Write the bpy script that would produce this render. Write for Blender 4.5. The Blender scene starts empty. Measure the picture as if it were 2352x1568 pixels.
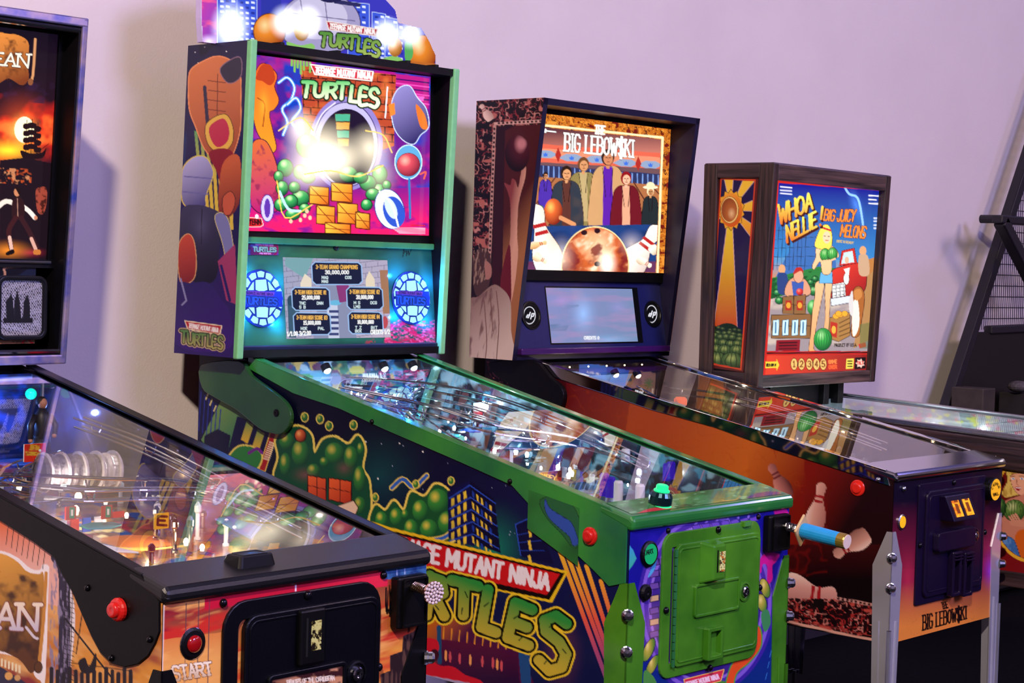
import bpy, bmesh, math, random
import numpy as np
from mathutils import Vector, Matrix
random.seed(7); rng = np.random.default_rng(7)
S = bpy.context.scene
COL = S.collection

# ------------------------------------------------------------------ camera (2352 x 1568 frame)
FPX, PITCH, ROLL, CAMH, HEAD = 4183.2493, -0.0415, 0.0285, 1.3727, 0.848
def _cam_axes():
    c, s = math.cos(-HEAD), math.sin(-HEAD)
    F0 = np.array([0, math.cos(PITCH), math.sin(PITCH)]); U0 = np.array([0, -math.sin(PITCH), math.cos(PITCH)]); R0 = np.array([1., 0, 0])
    cr, sr = math.cos(ROLL), math.sin(ROLL)
    rot = lambda v: np.array([c*v[0]-s*v[1], s*v[0]+c*v[1], v[2]])
    return np.array([0, 0, CAMH]), rot(cr*R0+sr*U0), rot(-sr*R0+cr*U0), rot(F0)
CP, CR, CU, CF = _cam_axes()
cd = bpy.data.cameras.new('camera'); cam = bpy.data.objects.new('camera', cd); COL.objects.link(cam)
m3 = Matrix([[CR[i], CU[i], -CF[i]] for i in range(3)])
cam.matrix_world = Matrix.Translation(Vector(CP)) @ m3.to_4x4()
cd.sensor_width = 36.0; cd.lens = FPX*36.0/2352.0; cd.clip_start = 0.05; cd.clip_end = 100
S.camera = cam

# ------------------------------------------------------------------ world, lamps, exposure
S.view_settings.view_transform = 'Standard'; S.view_settings.look = 'None'
S.view_settings.exposure = 0.0; S.view_settings.gamma = 1.0; S.view_settings.use_curve_mapping = False
S.render.film_transparent = False
for k_, v_ in dict(max_bounces=6, diffuse_bounces=2, glossy_bounces=4, transmission_bounces=4, transparent_max_bounces=12, caustics_reflective=False, caustics_refractive=False, sample_clamp_indirect=6.0, adaptive_threshold=0.06, adaptive_min_samples=16).items():
    try: setattr(S.cycles, k_, v_)
    except Exception: pass
wd = bpy.data.worlds.new('world'); S.world = wd; wd.use_nodes = True
bg = wd.node_tree.nodes['Background']; bg.inputs[0].default_value = (0.34, 0.22, 0.62, 1); bg.inputs[1].default_value = 0.07
def area(name, loc, target, size, power, color, spread=180):
    d = bpy.data.lights.new(name, 'AREA'); d.shape = 'DISK'; d.size = size; d.energy = power; d.color = color; d.spread = math.radians(spread)
    o = bpy.data.objects.new(name, d); COL.objects.link(o); o.location = loc
    o.rotation_euler = (Vector(target)-Vector(loc)).to_track_quat('-Z', 'Y').to_euler(); return o
# ceiling lamps of the arcade: a warm one behind the viewer's left, violet wash lamps to the right, plus an added rose fill
area('warm_ceiling_lamp', (-1.5, -0.85, 4.7), (3.6, 3.2, 1.2), 0.30, 440, (1.0, 0.80, 0.66))
area('violet_wash_lamp', (3.9, -3.3, 4.6), (3.4, 3.6, 1.4), 2.4, 420, (0.52, 0.45, 1.0))
area('rose_wall_fill', (7.8, -2.6, 4.4), (6.6, 3.6, 0.5), 1.6, 46, (1.0, 0.70, 0.64), 110)  # unseen fill, added to warm the lower right of the back wall
area('blue_violet_wash_lamp', (10.2, 0.4, 4.9), (6.6, 3.6, 3.2), 0.8, 60, (0.40, 0.34, 1.0))
# blue tube lamp along the opposite wall, behind the viewer
_t = area('blue_tube_lamp', (3.0, -3.9, 2.3), (3.0, 3.0, 1.0), 1.0, 26, (0.10, 0.20, 1.0)); _t.data.shape = 'RECTANGLE'; _t.data.size = 7.0; _t.data.size_y = 0.10; _t.rotation_euler = (math.radians(82), 0, 0)

# ------------------------------------------------------------------ pixel <-> place helpers
def _hit(x, y, P, N):
    d = CF + CR*(x-1176)/FPX - CU*(y-784)/FPX
    return CP + d*((P-CP) @ N)/(d @ N)
def hit(x, y, P, N): return _hit(x, y, np.array(P, float), np.array(N, float))
class Machine:
    """dimensions and frame of one machine: u to its right, v towards its back, z up"""
    def __init__(s, x, y, a, **k):
        c, sn = math.cos(-HEAD), math.sin(-HEAD)
        s.o = np.array([c*x-sn*y, sn*x+c*y, 0]); s.a = a-HEAD
        s.X = np.array([math.cos(s.a), math.sin(s.a), 0]); s.Y = np.array([-math.sin(s.a), math.cos(s.a), 0]); s.Z = np.array([0, 0, 1.])
        s.__dict__.update(k); s.H = 0.2825
        s.gz0 = s.zt+s.ro-0.004; s.gs = (s.zr-s.zt-s.ro)/s.L          # glass plane z = gz0 + gs*v
    def w(s, u, v, z): return s.o+s.X*u+s.Y*v+s.Z*z
    def loc(s, W): d = W-s.o; return Vector((d @ s.X, d @ s.Y, d @ s.Z))
    def hu(s, x, y, u=None): return s.loc(_hit(x, y, s.w(-s.H if u is None else u, 0, 0), s.X))
    def hv(s, x, y, v=0.0, tilt=0.0): return s.loc(_hit(x, y, s.w(0, v, 0), s.Y-s.Z*tilt))
    def hz(s, x, y, z, tilt=0.0): return s.loc(_hit(x, y, s.w(0, 0, z), s.Z-s.Y*tilt))
    def px(s, P):
        P = np.asarray(P, float); Wd = s.o+P[:, :1]*s.X+P[:, 1:2]*s.Y+P[:, 2:3]*s.Z-CP
        z = Wd @ CF; return 1176+FPX*(Wd @ CR)/z, 784-FPX*(Wd @ CU)/z
M1 = Machine(-.3213, 2.8957, .8577, zt=.8564, zr=1.1308, L=1.1613, Wb=.6958, zb=1.1391, zT=1.8654, vf=1.1458, vft=1.0879, vb=1.33, vbt=1.33, ro=.0251)
M2 = Machine(.4292, 3.7632, .8435, zt=.8601, zr=1.1392, L=1.1568, Wb=.6998, zb=1.1389, zT=1.8766, vf=1.1254, vft=1.0993, vb=1.3566, vbt=1.3265, ro=.0278)
M3 = Machine(1.118, 4.5883, .8462, zt=.8753, zr=1.1068, L=1.1597, Wb=.731, zb=1.1087, zT=1.837, vf=1.166, vft=1.0771, vb=1.3302, vbt=1.3292, ro=.024)
M4 = Machine(1.8024, 4.8742, .8687, zt=.9109, zr=.9919, L=1.1964, Wb=.6966, zb=1.0332, zT=1.6934, vf=1.1181, vft=1.0857, vb=1.33, vbt=1.3333, ro=.0281)

# ------------------------------------------------------------------ colours and materials
def lin(c):
    if isinstance(c, str):
        c = c.lstrip('#'); c = [int(c[i:i+2], 16)/255 for i in (0, 2, 4)]
        return np.array([x/12.92 if x <= .04045 else ((x+.055)/1.055)**2.4 for x in c])
    return np.array(c, float)
MATS = {}
def mat(name, col='#808080', rough=.4, metal=0., emit=None, strength=1., coat=0., noise=0., nscale=60., bump=0., alpha=None, trans=0., ior=1.45, col2=None, spec=.5):
    if name in MATS: return MATS[name]
    m = bpy.data.materials.new(name); m.use_nodes = True; nt = m.node_tree; b = nt.nodes['Principled BSDF']
    c = lin(col); b.inputs['Base Color'].default_value = (*c, 1); b.inputs['Roughness'].default_value = rough; b.inputs['Metallic'].default_value = metal
    b.inputs['Specular IOR Level'].default_value = spec; b.inputs['Coat Weight'].default_value = coat; b.inputs['Coat Roughness'].default_value = .08; b.inputs['IOR'].default_value = ior
    if trans: b.inputs['Transmission Weight'].default_value = trans
    if emit is not None:
        b.inputs['Emission Color'].default_value = (*lin(emit), 1); b.inputs['Emission Strength'].default_value = strength
    if noise or col2 or bump:
        tc = nt.nodes.new('ShaderNodeTexCoord'); nz = nt.nodes.new('ShaderNodeTexNoise'); nz.inputs['Scale'].default_value = nscale; nz.inputs['Detail'].default_value = 4
        nt.links.new(tc.outputs['Object'], nz.inputs['Vector'])
        if noise or col2:
            cr = nt.nodes.new('ShaderNodeValToRGB'); nt.links.new(nz.outputs['Fac'], cr.inputs['Fac'])
            a = c*(1-noise) if not col2 else c; d = np.clip(c*(1+noise), 0, 1) if not col2 else lin(col2)
            cr.color_ramp.elements[0].color = (*a, 1); cr.color_ramp.elements[1].color = (*d, 1)
            cr.color_ramp.elements[0].position = .3; cr.color_ramp.elements[1].position = .7
            nt.links.new(cr.outputs['Color'], b.inputs['Base Color'])
        if bump:
            bp = nt.nodes.new('ShaderNodeBump'); bp.inputs['Strength'].default_value = bump; bp.inputs['Distance'].default_value = .002
            nt.links.new(nz.outputs['Fac'], bp.inputs['Height']); nt.links.new(bp.outputs['Normal'], b.inputs['Normal'])
    MATS[name] = m; return m
def print_mat(name, rough=.35, coat=0., spec=.4, metal=0.):
    """printed sheet: colours come from the print itself"""
    if name in MATS: return MATS[name]
    m = bpy.data.materials.new(name); m.use_nodes = True; nt = m.node_tree; b = nt.nodes['Principled BSDF']
    at = nt.nodes.new('ShaderNodeAttribute'); at.attribute_name = 'print'; nt.links.new(at.outputs['Color'], b.inputs['Base Color'])
    b.inputs['Roughness'].default_value = rough; b.inputs['Coat Weight'].default_value = coat; b.inputs['Coat Roughness'].default_value = .05
    b.inputs['Specular IOR Level'].default_value = spec; b.inputs['Metallic'].default_value = metal
    MATS[name] = m; return m
def lit_mat(name, strength, rough=.08):
    """back-lit print or screen behind clear glass"""
    if name in MATS: return MATS[name]
    m = bpy.data.materials.new(name); m.use_nodes = True; nt = m.node_tree; b = nt.nodes['Principled BSDF']
    at = nt.nodes.new('ShaderNodeAttribute'); at.attribute_name = 'print'; nt.links.new(at.outputs['Color'], b.inputs['Emission Color'])
    b.inputs['Base Color'].default_value = (.004, .004, .004, 1); b.inputs['Roughness'].default_value = rough; b.inputs['Emission Strength'].default_value = strength
    MATS[name] = m; return m
def glass_mat(name, ior=1.52, tint=(1, 1, 1), both=False):
    """clear sheet; both=True adds the mirror image from the sheet's lower face"""
    if name in MATS: return MATS[name]
    m = bpy.data.materials.new(name); m.use_nodes = True; nt = m.node_tree; nt.nodes.clear()
    o = nt.nodes.new('ShaderNodeOutputMaterial'); mx = nt.nodes.new('ShaderNodeMixShader'); fr = nt.nodes.new('ShaderNodeFresnel'); fr.inputs[0].default_value = ior
    t = nt.nodes.new('ShaderNodeBsdfTransparent'); t.inputs[0].default_value = (*tint, 1); g = nt.nodes.new('ShaderNodeBsdfGlossy'); g.inputs['Roughness'].default_value = .0
    ge = nt.nodes.new('ShaderNodeNewGeometry'); io = nt.nodes.new('ShaderNodeMath'); io.operation = 'MULTIPLY_ADD'; io.inputs[1].default_value = 1/ior-ior; io.inputs[2].default_value = ior
    nt.links.new(ge.outputs['Backfacing'], io.inputs[0]); nt.links.new(io.outputs[0], fr.inputs[0]); fac = fr.outputs[0]
    if both:
        a = nt.nodes.new('ShaderNodeMath'); a.operation = 'ADD'; a.inputs[1].default_value = 1.; d = nt.nodes.new('ShaderNodeMath'); d.operation = 'DIVIDE'; k = nt.nodes.new('ShaderNodeMath'); k.operation = 'MULTIPLY'; k.inputs[1].default_value = 2.
        nt.links.new(fac, a.inputs[0]); nt.links.new(fac, k.inputs[0]); nt.links.new(k.outputs[0], d.inputs[0]); nt.links.new(a.outputs[0], d.inputs[1]); fac = d.outputs[0]
    nt.links.new(fac, mx.inputs[0]); nt.links.new(t.outputs[0], mx.inputs[1]); nt.links.new(g.outputs[0], mx.inputs[2]); nt.links.new(mx.outputs[0], o.inputs[0])
    MATS[name] = m; return m
def clear_mat(name='clear_edge'):
    if name in MATS: return MATS[name]
    m = bpy.data.materials.new(name); m.use_nodes = True; nt = m.node_tree; nt.nodes.clear()
    o = nt.nodes.new('ShaderNodeOutputMaterial'); t = nt.nodes.new('ShaderNodeBsdfTransparent'); nt.links.new(t.outputs[0], o.inputs[0]); MATS[name] = m; return m

# ------------------------------------------------------------------ mesh helpers
def link(name, bm, m, parent=None, smooth=False, bevel=0, seg=2, label=None):
    bmesh.ops.recalc_face_normals(bm, faces=bm.faces)
    me = bpy.data.meshes.new(name); bm.to_mesh(me); bm.free()
    if smooth:
        for p in me.polygons: p.use_smooth = True
    me.materials.append(m)
    o = bpy.data.objects.new(name, me); COL.objects.link(o)
    if parent is not None: o.parent = parent
    if bevel:
        b = o.modifiers.new('bevel', 'BEVEL'); b.width = bevel; b.segments = seg; b.limit_method = 'ANGLE'; b.angle_limit = math.radians(40)
    if smooth:
        w = o.modifiers.new('wn', 'WEIGHTED_NORMAL') if False else None
    if label: o['label'] = label
    return o
def empty(name, loc=(0, 0, 0), rz=0., parent=None):
    o = bpy.data.objects.new(name, None); COL.objects.link(o); o.location = loc; o.rotation_euler = (0, 0, rz); o.empty_display_size = .05
    if parent is not None: o.parent = parent
    return o
def tag(o, label, cat, group=None, kind=None):
    if label: o['label'] = label
    if cat: o['category'] = cat
    if group: o['group'] = group
    if kind: o['kind'] = kind
    return o
def box(bm, x0, x1, y0, y1, z0, z1):
    v = [bm.verts.new((x, y, z)) for x in (x0, x1) for y in (y0, y1) for z in (z0, z1)]
    for f in ((0, 1, 3, 2), (4, 6, 7, 5), (0, 4, 5, 1), (2, 3, 7, 6), (0, 2, 6, 4), (1, 5, 7, 3)): bm.faces.new([v[i] for i in f])
def prism(bm, A, B):
    """solid between two matching outlines A and B"""
    a = [bm.verts.new(p) for p in A]; b = [bm.verts.new(p) for p in B]; n = len(a)
    bm.faces.new(a); bm.faces.new(list(reversed(b)))
    for i in range(n): bm.faces.new((a[i], b[i], b[(i+1) % n], a[(i+1) % n]))
def ext(bm, pts, off):
    off = Vector(off); A = [Vector(p) for p in pts]; prism(bm, A, [p+off for p in A])
def new(): return bmesh.new()
def frame_axes(d):
    d = Vector(d).normalized(); t = Vector((0, 0, 1)) if abs(d.z) < .9 else Vector((1, 0, 0))
    x = d.cross(t).normalized(); return x, d.cross(x).normalized(), d
def tube(bm, path, r, n=8, cap=True):
    path = [Vector(p) for p in path]; rings = []
    for i, p in enumerate(path):
        d = (path[min(i+1, len(path)-1)]-path[max(i-1, 0)]); x, y, _ = frame_axes(d)
        if rings:   # keep rings aligned
            x0 = rings[-1][1]; x = (x0-d.normalized()*x0.dot(d.normalized())).normalized(); y = d.normalized().cross(x)
        rr = r[i] if isinstance(r, (list, tuple)) else r
        rings.append(([bm.verts.new(p+x*rr*math.cos(2*math.pi*k/n)+y*rr*math.sin(2*math.pi*k/n)) for k in range(n)], x))
    for (a, _), (b, _) in zip(rings, rings[1:]):
        for k in range(n): bm.faces.new((a[k], a[(k+1) % n], b[(k+1) % n], b[k]))
    if cap: bm.faces.new(list(reversed(rings[0][0]))); bm.faces.new(rings[-1][0])
def lathe(bm, prof, org, axis, n=16):
    """prof: (radius, distance along axis)"""
    x, y, d = frame_axes(axis); org = Vector(org); rings = []
    for r, t in prof:
        c = org+d*t
        rings.append([bm.verts.new(c)] if r < 1e-6 else [bm.verts.new(c+x*r*math.cos(2*math.pi*k/n)+y*r*math.sin(2*math.pi*k/n)) for k in range(n)])
    for a, b in zip(rings, rings[1:]):
        if len(a) == 1 and len(b) == 1: continue
        for k in range(n):
            if len(a) == 1: bm.faces.new((a[0], b[(k+1) % n], b[k]))
            elif len(b) == 1: bm.faces.new((a[k], a[(k+1) % n], b[0]))
            else: bm.faces.new((a[k], a[(k+1) % n], b[(k+1) % n], b[k]))
    if len(rings[0]) > 1: bm.faces.new(list(reversed(rings[0])))
    if len(rings[-1]) > 1: bm.faces.new(rings[-1])
def ball(bm, c, r, n=10, sq=(1, 1, 1)):
    q = bmesh.ops.create_uvsphere(bm, u_segments=n, v_segments=max(5, n//2+1), radius=r)
    for v in q['verts']: v.co = Vector((v.co.x*sq[0], v.co.y*sq[1], v.co.z*sq[2]))+Vector(c)
def rrect(x0, x1, y0, y1, r, n=4):
    out = []
    for cx, cy, a in ((x1-r, y1-r, 0), (x0+r, y1-r, 90), (x0+r, y0+r, 180), (x1-r, y0+r, 270)):
        for i in range(n+1):
            t = math.radians(a+90*i/n); out.append((cx+r*math.cos(t), cy+r*math.sin(t)))
    return out
def smooth_closed(pts, k=4):
    P = [np.array(p, float) for p in pts]; n = len(P); out = []
    for i in range(n):
        a, b, c, d = P[i-1], P[i], P[(i+1) % n], P[(i+2) % n]
        for j in range(k):
            t = j/k; out.append(.5*((2*b)+(-a+c)*t+(2*a-5*b+4*c-d)*t*t+(-a+3*b-3*c+d)*t**3))
    return out
def smooth_open(pts, k=4):
    P = [np.array(p, float) for p in pts]; P = [2*P[0]-P[1]]+P+[2*P[-1]-P[-2]]; out = []
    for i in range(1, len(P)-2):
        a, b, c, d = P[i-1], P[i], P[i+1], P[i+2]
        for j in range(k):
            t = j/k; out.append(.5*((2*b)+(-a+c)*t+(2*a-5*b+4*c-d)*t*t+(-a+3*b-3*c+d)*t**3))
    out.append(P[-2]); return out
# ------------------------------------------------------------------ printed sheets: a fine mesh carrying the print as its colour attribute
GLY = {'A': '0,0 .5,1 1,0|.2,.38 .8,.38', 'B': '0,0 0,1 .7,1 .95,.85 .95,.65 .7,.52 0,.52|.7,.52 1,.4 1,.15 .75,0 0,0', 'C': '1,.82 .75,1 .25,1 0,.75 0,.25 .25,0 .75,0 1,.18',
 'D': '0,0 0,1 .6,1 1,.72 1,.28 .6,0 0,0', 'E': '1,1 0,1 0,0 1,0|0,.52 .8,.52', 'F': '1,1 0,1 0,0|0,.52 .8,.52', 'G': '1,.82 .75,1 .25,1 0,.75 0,.25 .25,0 .75,0 1,.2 1,.48 .6,.48',
 'H': '0,0 0,1|1,0 1,1|0,.5 1,.5', 'I': '.5,0 .5,1', 'J': '1,1 1,.25 .75,0 .3,0 0,.25', 'K': '0,0 0,1|1,1 0,.45|.3,.6 1,0', 'L': '0,1 0,0 1,0', 'M': '0,0 0,1 .5,.35 1,1 1,0',
 'N': '0,0 0,1 1,0 1,1', 'O': '.5,0 .15,.1 0,.35 0,.65 .15,.9 .5,1 .85,.9 1,.65 1,.35 .85,.1 .5,0', 'P': '0,0 0,1 .75,1 1,.85 1,.62 .75,.47 0,.47', 'Q': '.5,0 .15,.1 0,.35 0,.65 .15,.9 .5,1 .85,.9 1,.65 1,.35 .85,.1 .5,0|.6,.25 1,-.05',
 'R': '0,0 0,1 .75,1 1,.85 1,.62 .75,.48 0,.48|.5,.48 1,0', 'S': '1,.85 .75,1 .25,1 0,.82 0,.64 .2,.53 .8,.45 1,.34 1,.18 .75,0 .25,0 0,.15', 'T': '0,1 1,1|.5,1 .5,0',
 'U': '0,1 0,.25 .25,0 .75,0 1,.25 1,1', 'V': '0,1 .5,0 1,1', 'W': '0,1 .25,0 .5,.7 .75,0 1,1', 'X': '0,0 1,1|0,1 1,0', 'Y': '0,1 .5,.5 1,1|.5,.5 .5,0', 'Z': '0,1 1,1 0,0 1,0',
 '0': '.5,0 .1,.15 .05,.5 .1,.85 .5,1 .9,.85 .95,.5 .9,.15 .5,0', '1': '.2,.8 .5,1 .5,0|.2,0 .8,0', '2': '0,.8 .25,1 .75,1 1,.8 1,.6 0,0 1,0', '3': '0,.85 .3,1 .75,1 1,.8 1,.65 .75,.52 .4,.52|.75,.52 1,.4 1,.18 .75,0 .25,0 0,.15',
 '4': '.75,0 .75,1 0,.3 1,.3', '5': '1,1 .1,1 0,.55 .7,.6 1,.42 1,.18 .75,0 .25,0 0,.12', '6': '.9,1 .4,.9 .05,.5 .05,.2 .3,0 .75,0 1,.18 1,.35 .75,.52 .3,.5 .05,.3', '7': '0,1 1,1 .4,0', '8': '.5,.52 .1,.65 .1,.88 .5,1 .9,.88 .9,.65 .5,.52 0,.35 0,.15 .5,0 1,.15 1,.35 .5,.52', '9': '.1,0 .6,.1 .95,.5 .95,.8 .7,1 .25,1 0,.82 0,.65 .25,.48 .7,.5 .95,.7',
 '.': '.45,0 .55,0', ',': '.5,.05 .35,-.15', '-': '.1,.48 .9,.48', '/': '0,0 1,1', '!': '.5,1 .5,.35|.5,.02 .5,0', '#': '.3,0 .4,1|.65,0 .75,1|0,.35 1,.35|0,.68 1,.68', "'": '.5,1 .45,.75', '&': '1,0 .2,.75 .3,1 .6,.95 .6,.75 .1,.35 .1,.1 .35,0 .7,.1 1,.45',
 '$': '1,.85 .75,1 .25,1 0,.82 0,.64 .2,.53 .8,.45 1,.34 1,.18 .75,0 .25,0 0,.15|.42,1.15 .42,-.15|.58,1.15 .58,-.15'}
GLYW = {'I': .35, '.': .35, ',': .35, '!': .4, "'": .3, 'M': 1.2, 'W': 1.3, '1': .7, '-': .7, ' ': .55, 'J': .8, 'L': .85, 'E': .88, 'F': .85}
def glyph(ch): return [[tuple(map(float, q.split(','))) for q in s.split()] for s in GLY.get(ch, '').split('|') if s]
class Canvas:
    def __init__(s, X, Y): s.X, s.Y = X, Y; s.c = np.zeros((len(X), 3)); s.m = None
    def _sel(s, x0, y0, x1, y1, pad=2):
        k = (s.X > x0-pad) & (s.X < x1+pad) & (s.Y > y0-pad) & (s.Y < y1+pad)
        if s.m is not None: k &= s.m
        return np.nonzero(k)[0]
    def _put(s, i, a, col):
        col = lin(col) if not callable(col) else col(s.X[i], s.Y[i])
        s.c[i] = s.c[i]*(1-a[:, None])+col*a[:, None]
    def fill(s, col): s.c[:] = lin(col)
    def grad(s, p0, c0, p1, c1, pts=None, al=1.):
        d = np.array(p1, float)-p0; L = d @ d
        def f(x, y): t = np.clip(((x-p0[0])*d[0]+(y-p0[1])*d[1])/L, 0, 1)[:, None]; return lin(c0)*(1-t)+lin(c1)*t
        if pts is None:
            i = np.arange(len(s.X)); s._put(i, np.full(len(i), al), f)
        else: s.poly(pts, f, al=al)
        return f
    @staticmethod
    def lg(p0, c0, p1, c1):
        d = np.array(p1, float)-p0; L = d @ d; a, b = lin(c0), lin(c1)
        return lambda x, y: a+(b-a)*np.clip(((x-p0[0])*d[0]+(y-p0[1])*d[1])/L, 0, 1)[:, None]
    def _segd(s, x, y, pts, closed):
        n = len(pts); d = np.full(len(x), 1e9)
        for k in range(n if closed else n-1):
            ax, ay = pts[k]; bx, by = pts[(k+1) % n]; ux, uy = bx-ax, by-ay; L = ux*ux+uy*uy+1e-9
            t = np.clip(((x-ax)*ux+(y-ay)*uy)/L, 0, 1); d = np.minimum(d, (x-ax-t*ux)**2+(y-ay-t*uy)**2)
        return np.sqrt(d)
    def poly(s, pts, col, ow=0, oc='#000000', soft=.8, sm=0, al=1.):
        if sm: pts = smooth_closed(pts, sm)
        P = np.array(pts, float); x0, y0 = P.min(0); x1, y1 = P.max(0); i = s._sel(x0, y0, x1, y1, ow+soft+1)
        if not len(i): return
        x, y = s.X[i], s.Y[i]; ins = np.zeros(len(i), bool); n = len(P)
        for k in range(n):
            ax, ay = P[k]; bx, by = P[(k+1) % n]
            if ay == by: continue
            ins ^= ((ay > y) != (by > y)) & (x < (bx-ax)*(y-ay)/(by-ay)+ax)
        d = s._segd(x, y, P, True); sd = np.where(ins, d, -d)
        if ow: a = np.clip((sd+ow)/soft+.5, 0, 1); s._put(i, a*al, oc)
        if col is not None: s._put(i, np.clip(sd/soft+.5, 0, 1)*al, col)
    def blob(s, pts, col, ow=0, oc='#000000', soft=.8, al=1.): s.poly(pts, col, ow, oc, soft, 5, al)
    def line(s, pts, w, col, soft=.9, sm=0, closed=False, al=1.):
        if sm: pts = smooth_closed(pts, sm) if closed else smooth_open(pts, sm)
        P = np.array(pts, float); x0, y0 = P.min(0); x1, y1 = P.max(0); i = s._sel(x0, y0, x1, y1, w+soft+1)
        if len(i): s._put(i, np.clip((w/2-s._segd(s.X[i], s.Y[i], P, closed))/soft+.5, 0, 1)*al, col)
    def ell(s, cx, cy, rx, ry, col, rot=0., soft=.9, ow=0, oc='#000000', al=1.):
        R = max(rx, ry); i = s._sel(cx-R, cy-R, cx+R, cy+R, ow+soft+1)
        if not len(i): return
        c, n = math.cos(rot), math.sin(rot); dx, dy = s.X[i]-cx, s.Y[i]-cy; a, b = dx*c+dy*n, -dx*n+dy*c
        q = np.sqrt((a/rx)**2+(b/ry)**2)+1e-6; sd = (1-q)*np.minimum(np.sqrt(a*a+b*b)/q, R)
        if ow: s._put(i, np.clip((sd+ow)/soft+.5, 0, 1)*al, oc)
        if col is not None: s._put(i, np.clip(sd/soft+.5, 0, 1)*al, col)
    def glow(s, cx, cy, rx, ry, col, amt=1., p=2., rot=0.):
        R = max(rx, ry)*1.05; i = s._sel(cx-R, cy-R, cx+R, cy+R)
        c, n = math.cos(rot), math.sin(rot); dx, dy = s.X[i]-cx, s.Y[i]-cy; a, b = dx*c+dy*n, -dx*n+dy*c
        q = np.clip(1-np.sqrt((a/rx)**2+(b/ry)**2), 0, 1)**p
        s.c[i] += lin(col)*(amt*q)[:, None]
    def ball(s, cx, cy, rx, ry, base, hi, sh, hx=-.3, hy=-.35, ow=0, oc='#000000', rot=0.):
        """a printed round thing with the tones the print gives it"""
        b, h, k = lin(base), lin(hi), lin(sh)
        def f(x, y):
            dx, dy = (x-cx)/rx, (y-cy)/ry; q = np.clip(np.sqrt((dx-hx)**2+(dy-hy)**2), 0, 1.5)[:, None]
            return np.where(q < .55, h+(b-h)*(q/.55), b+(k-b)*np.clip((q-.55)/.85, 0, 1))
        s.ell(cx, cy, rx, ry, f, rot, ow=ow, oc=oc)
    def vn(s, sx, sy=None, seed=0, rot=0., oct=3):
        """smooth value noise 0..1 over the sheet"""
        sy = sy or sx; r = np.random.default_rng(seed); T = r.random((64, 64)); out = 0; A = 0
        c, n = math.cos(rot), math.sin(rot); gx, gy = (s.X*c+s.Y*n)/sx, (-s.X*n+s.Y*c)/sy
        for o in range(oct):
            x, y = gx*2**o+17*o, gy*2**o+31*o; xi, yi = np.floor(x).astype(int), np.floor(y).astype(int); fx, fy = x-xi, y-yi
            fx = fx*fx*(3-2*fx); fy = fy*fy*(3-2*fy); g = lambda a, b: T[a % 64, b % 64]
            out = out+(g(xi, yi)*(1-fx)*(1-fy)+g(xi+1, yi)*fx*(1-fy)+g(xi, yi+1)*(1-fx)*fy+g(xi+1, yi+1)*fx*fy)*.5**o; A += .5**o
        return out/A
    def mixn(s, nz, lo, hi, col, al=1., pts=None):
        """lay a colour where noise nz lies above lo..hi"""
        a = np.clip((nz-lo)/(hi-lo+1e-9), 0, 1)*al
        if pts is not None: a = a*s.mask(pts)
        if s.m is not None: a = a*s.m
        s._put(np.arange(len(s.X)), a, col)
    def mask(s, pts, sm=0):
        if sm: pts = smooth_closed(pts, sm)
        t = Canvas(s.X, s.Y); t.poly(pts, '#ffffff'); return t.c[:, 0]
    def clip(s, pts=None, sm=0): s.m = None if pts is None else s.mask(pts, sm) > .5
    def place(s, txt, p0, p1, h0, h1=None, up=None, gap=.22, arc=0., slab=0., wob=0.):
        """letters along p0->p1 (baseline); returns stroke polylines in sheet coordinates"""
        h1 = h0 if h1 is None else h1; p0, p1 = np.array(p0, float), np.array(p1, float); d = p1-p0; L = np.hypot(*d)
        nrm = np.array(up, float) if up is not None else np.array([d[1], -d[0]])/L
        ws = [GLYW.get(ch, 1.) for ch in txt]; tot = sum(ws)+gap*(len(ws)-1); out = []; x = 0
        for ci, (ch, w) in enumerate(zip(txt, ws)):
            for st in glyph(ch):
                q = [(x+px*w if ch != 'I' else x+.5*w, py) for px, py in st]
                if slab: q = q
                pl = []
                for a, b in q:
                    t = a/tot; h = h0+(h1-h0)*t; off = arc*4*t*(1-t)+wob*math.sin(ci*2.1)
                    pl.append(p0+d*t+nrm*(h*b+off))
                out.append((pl, p0+d*((x+w/2)/tot), h0+(h1-h0)*((x+w/2)/tot)))
            if slab:
                for a, b in {'B': [(0, 0), (0, 1)], 'I': [(.5, 0), (.5, 1)], 'L': [(0, 1), (0, 0)], 'E': [(0, 0), (0, 1)], 'T': [(.5, 0)], 'H': [(0, 0), (0, 1), (1, 0), (1, 1)], 'K': [(0, 0), (0, 1), (1, 0), (1, 1)], 'R': [(0, 0), (0, 1), (1, 0)], 'A': [(0, 0), (1, 0)], 'N': [(0, 0), (0, 1), (1, 1)], 'W': [(0, 1), (1, 1)]}.get(ch, []):
                    pl = []
                    for e in (-slab, slab):
                        t = (x+a*w+e)/tot; h = h0+(h1-h0)*t; pl.append(p0+d*t+nrm*(h*b+arc*4*t*(1-t)))
                    out.append((pl, None, None))
            x += w+gap
        return out
    def strokes(s, st, w, col, soft=.9):
        for pl, _, _ in st: s.line(pl, w, col, soft)
    def text(s, txt, p0, p1, h0, w, col, h1=None, **k): s.strokes(s.place(txt, p0, p1, h0, h1, **k), w, col)

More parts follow.
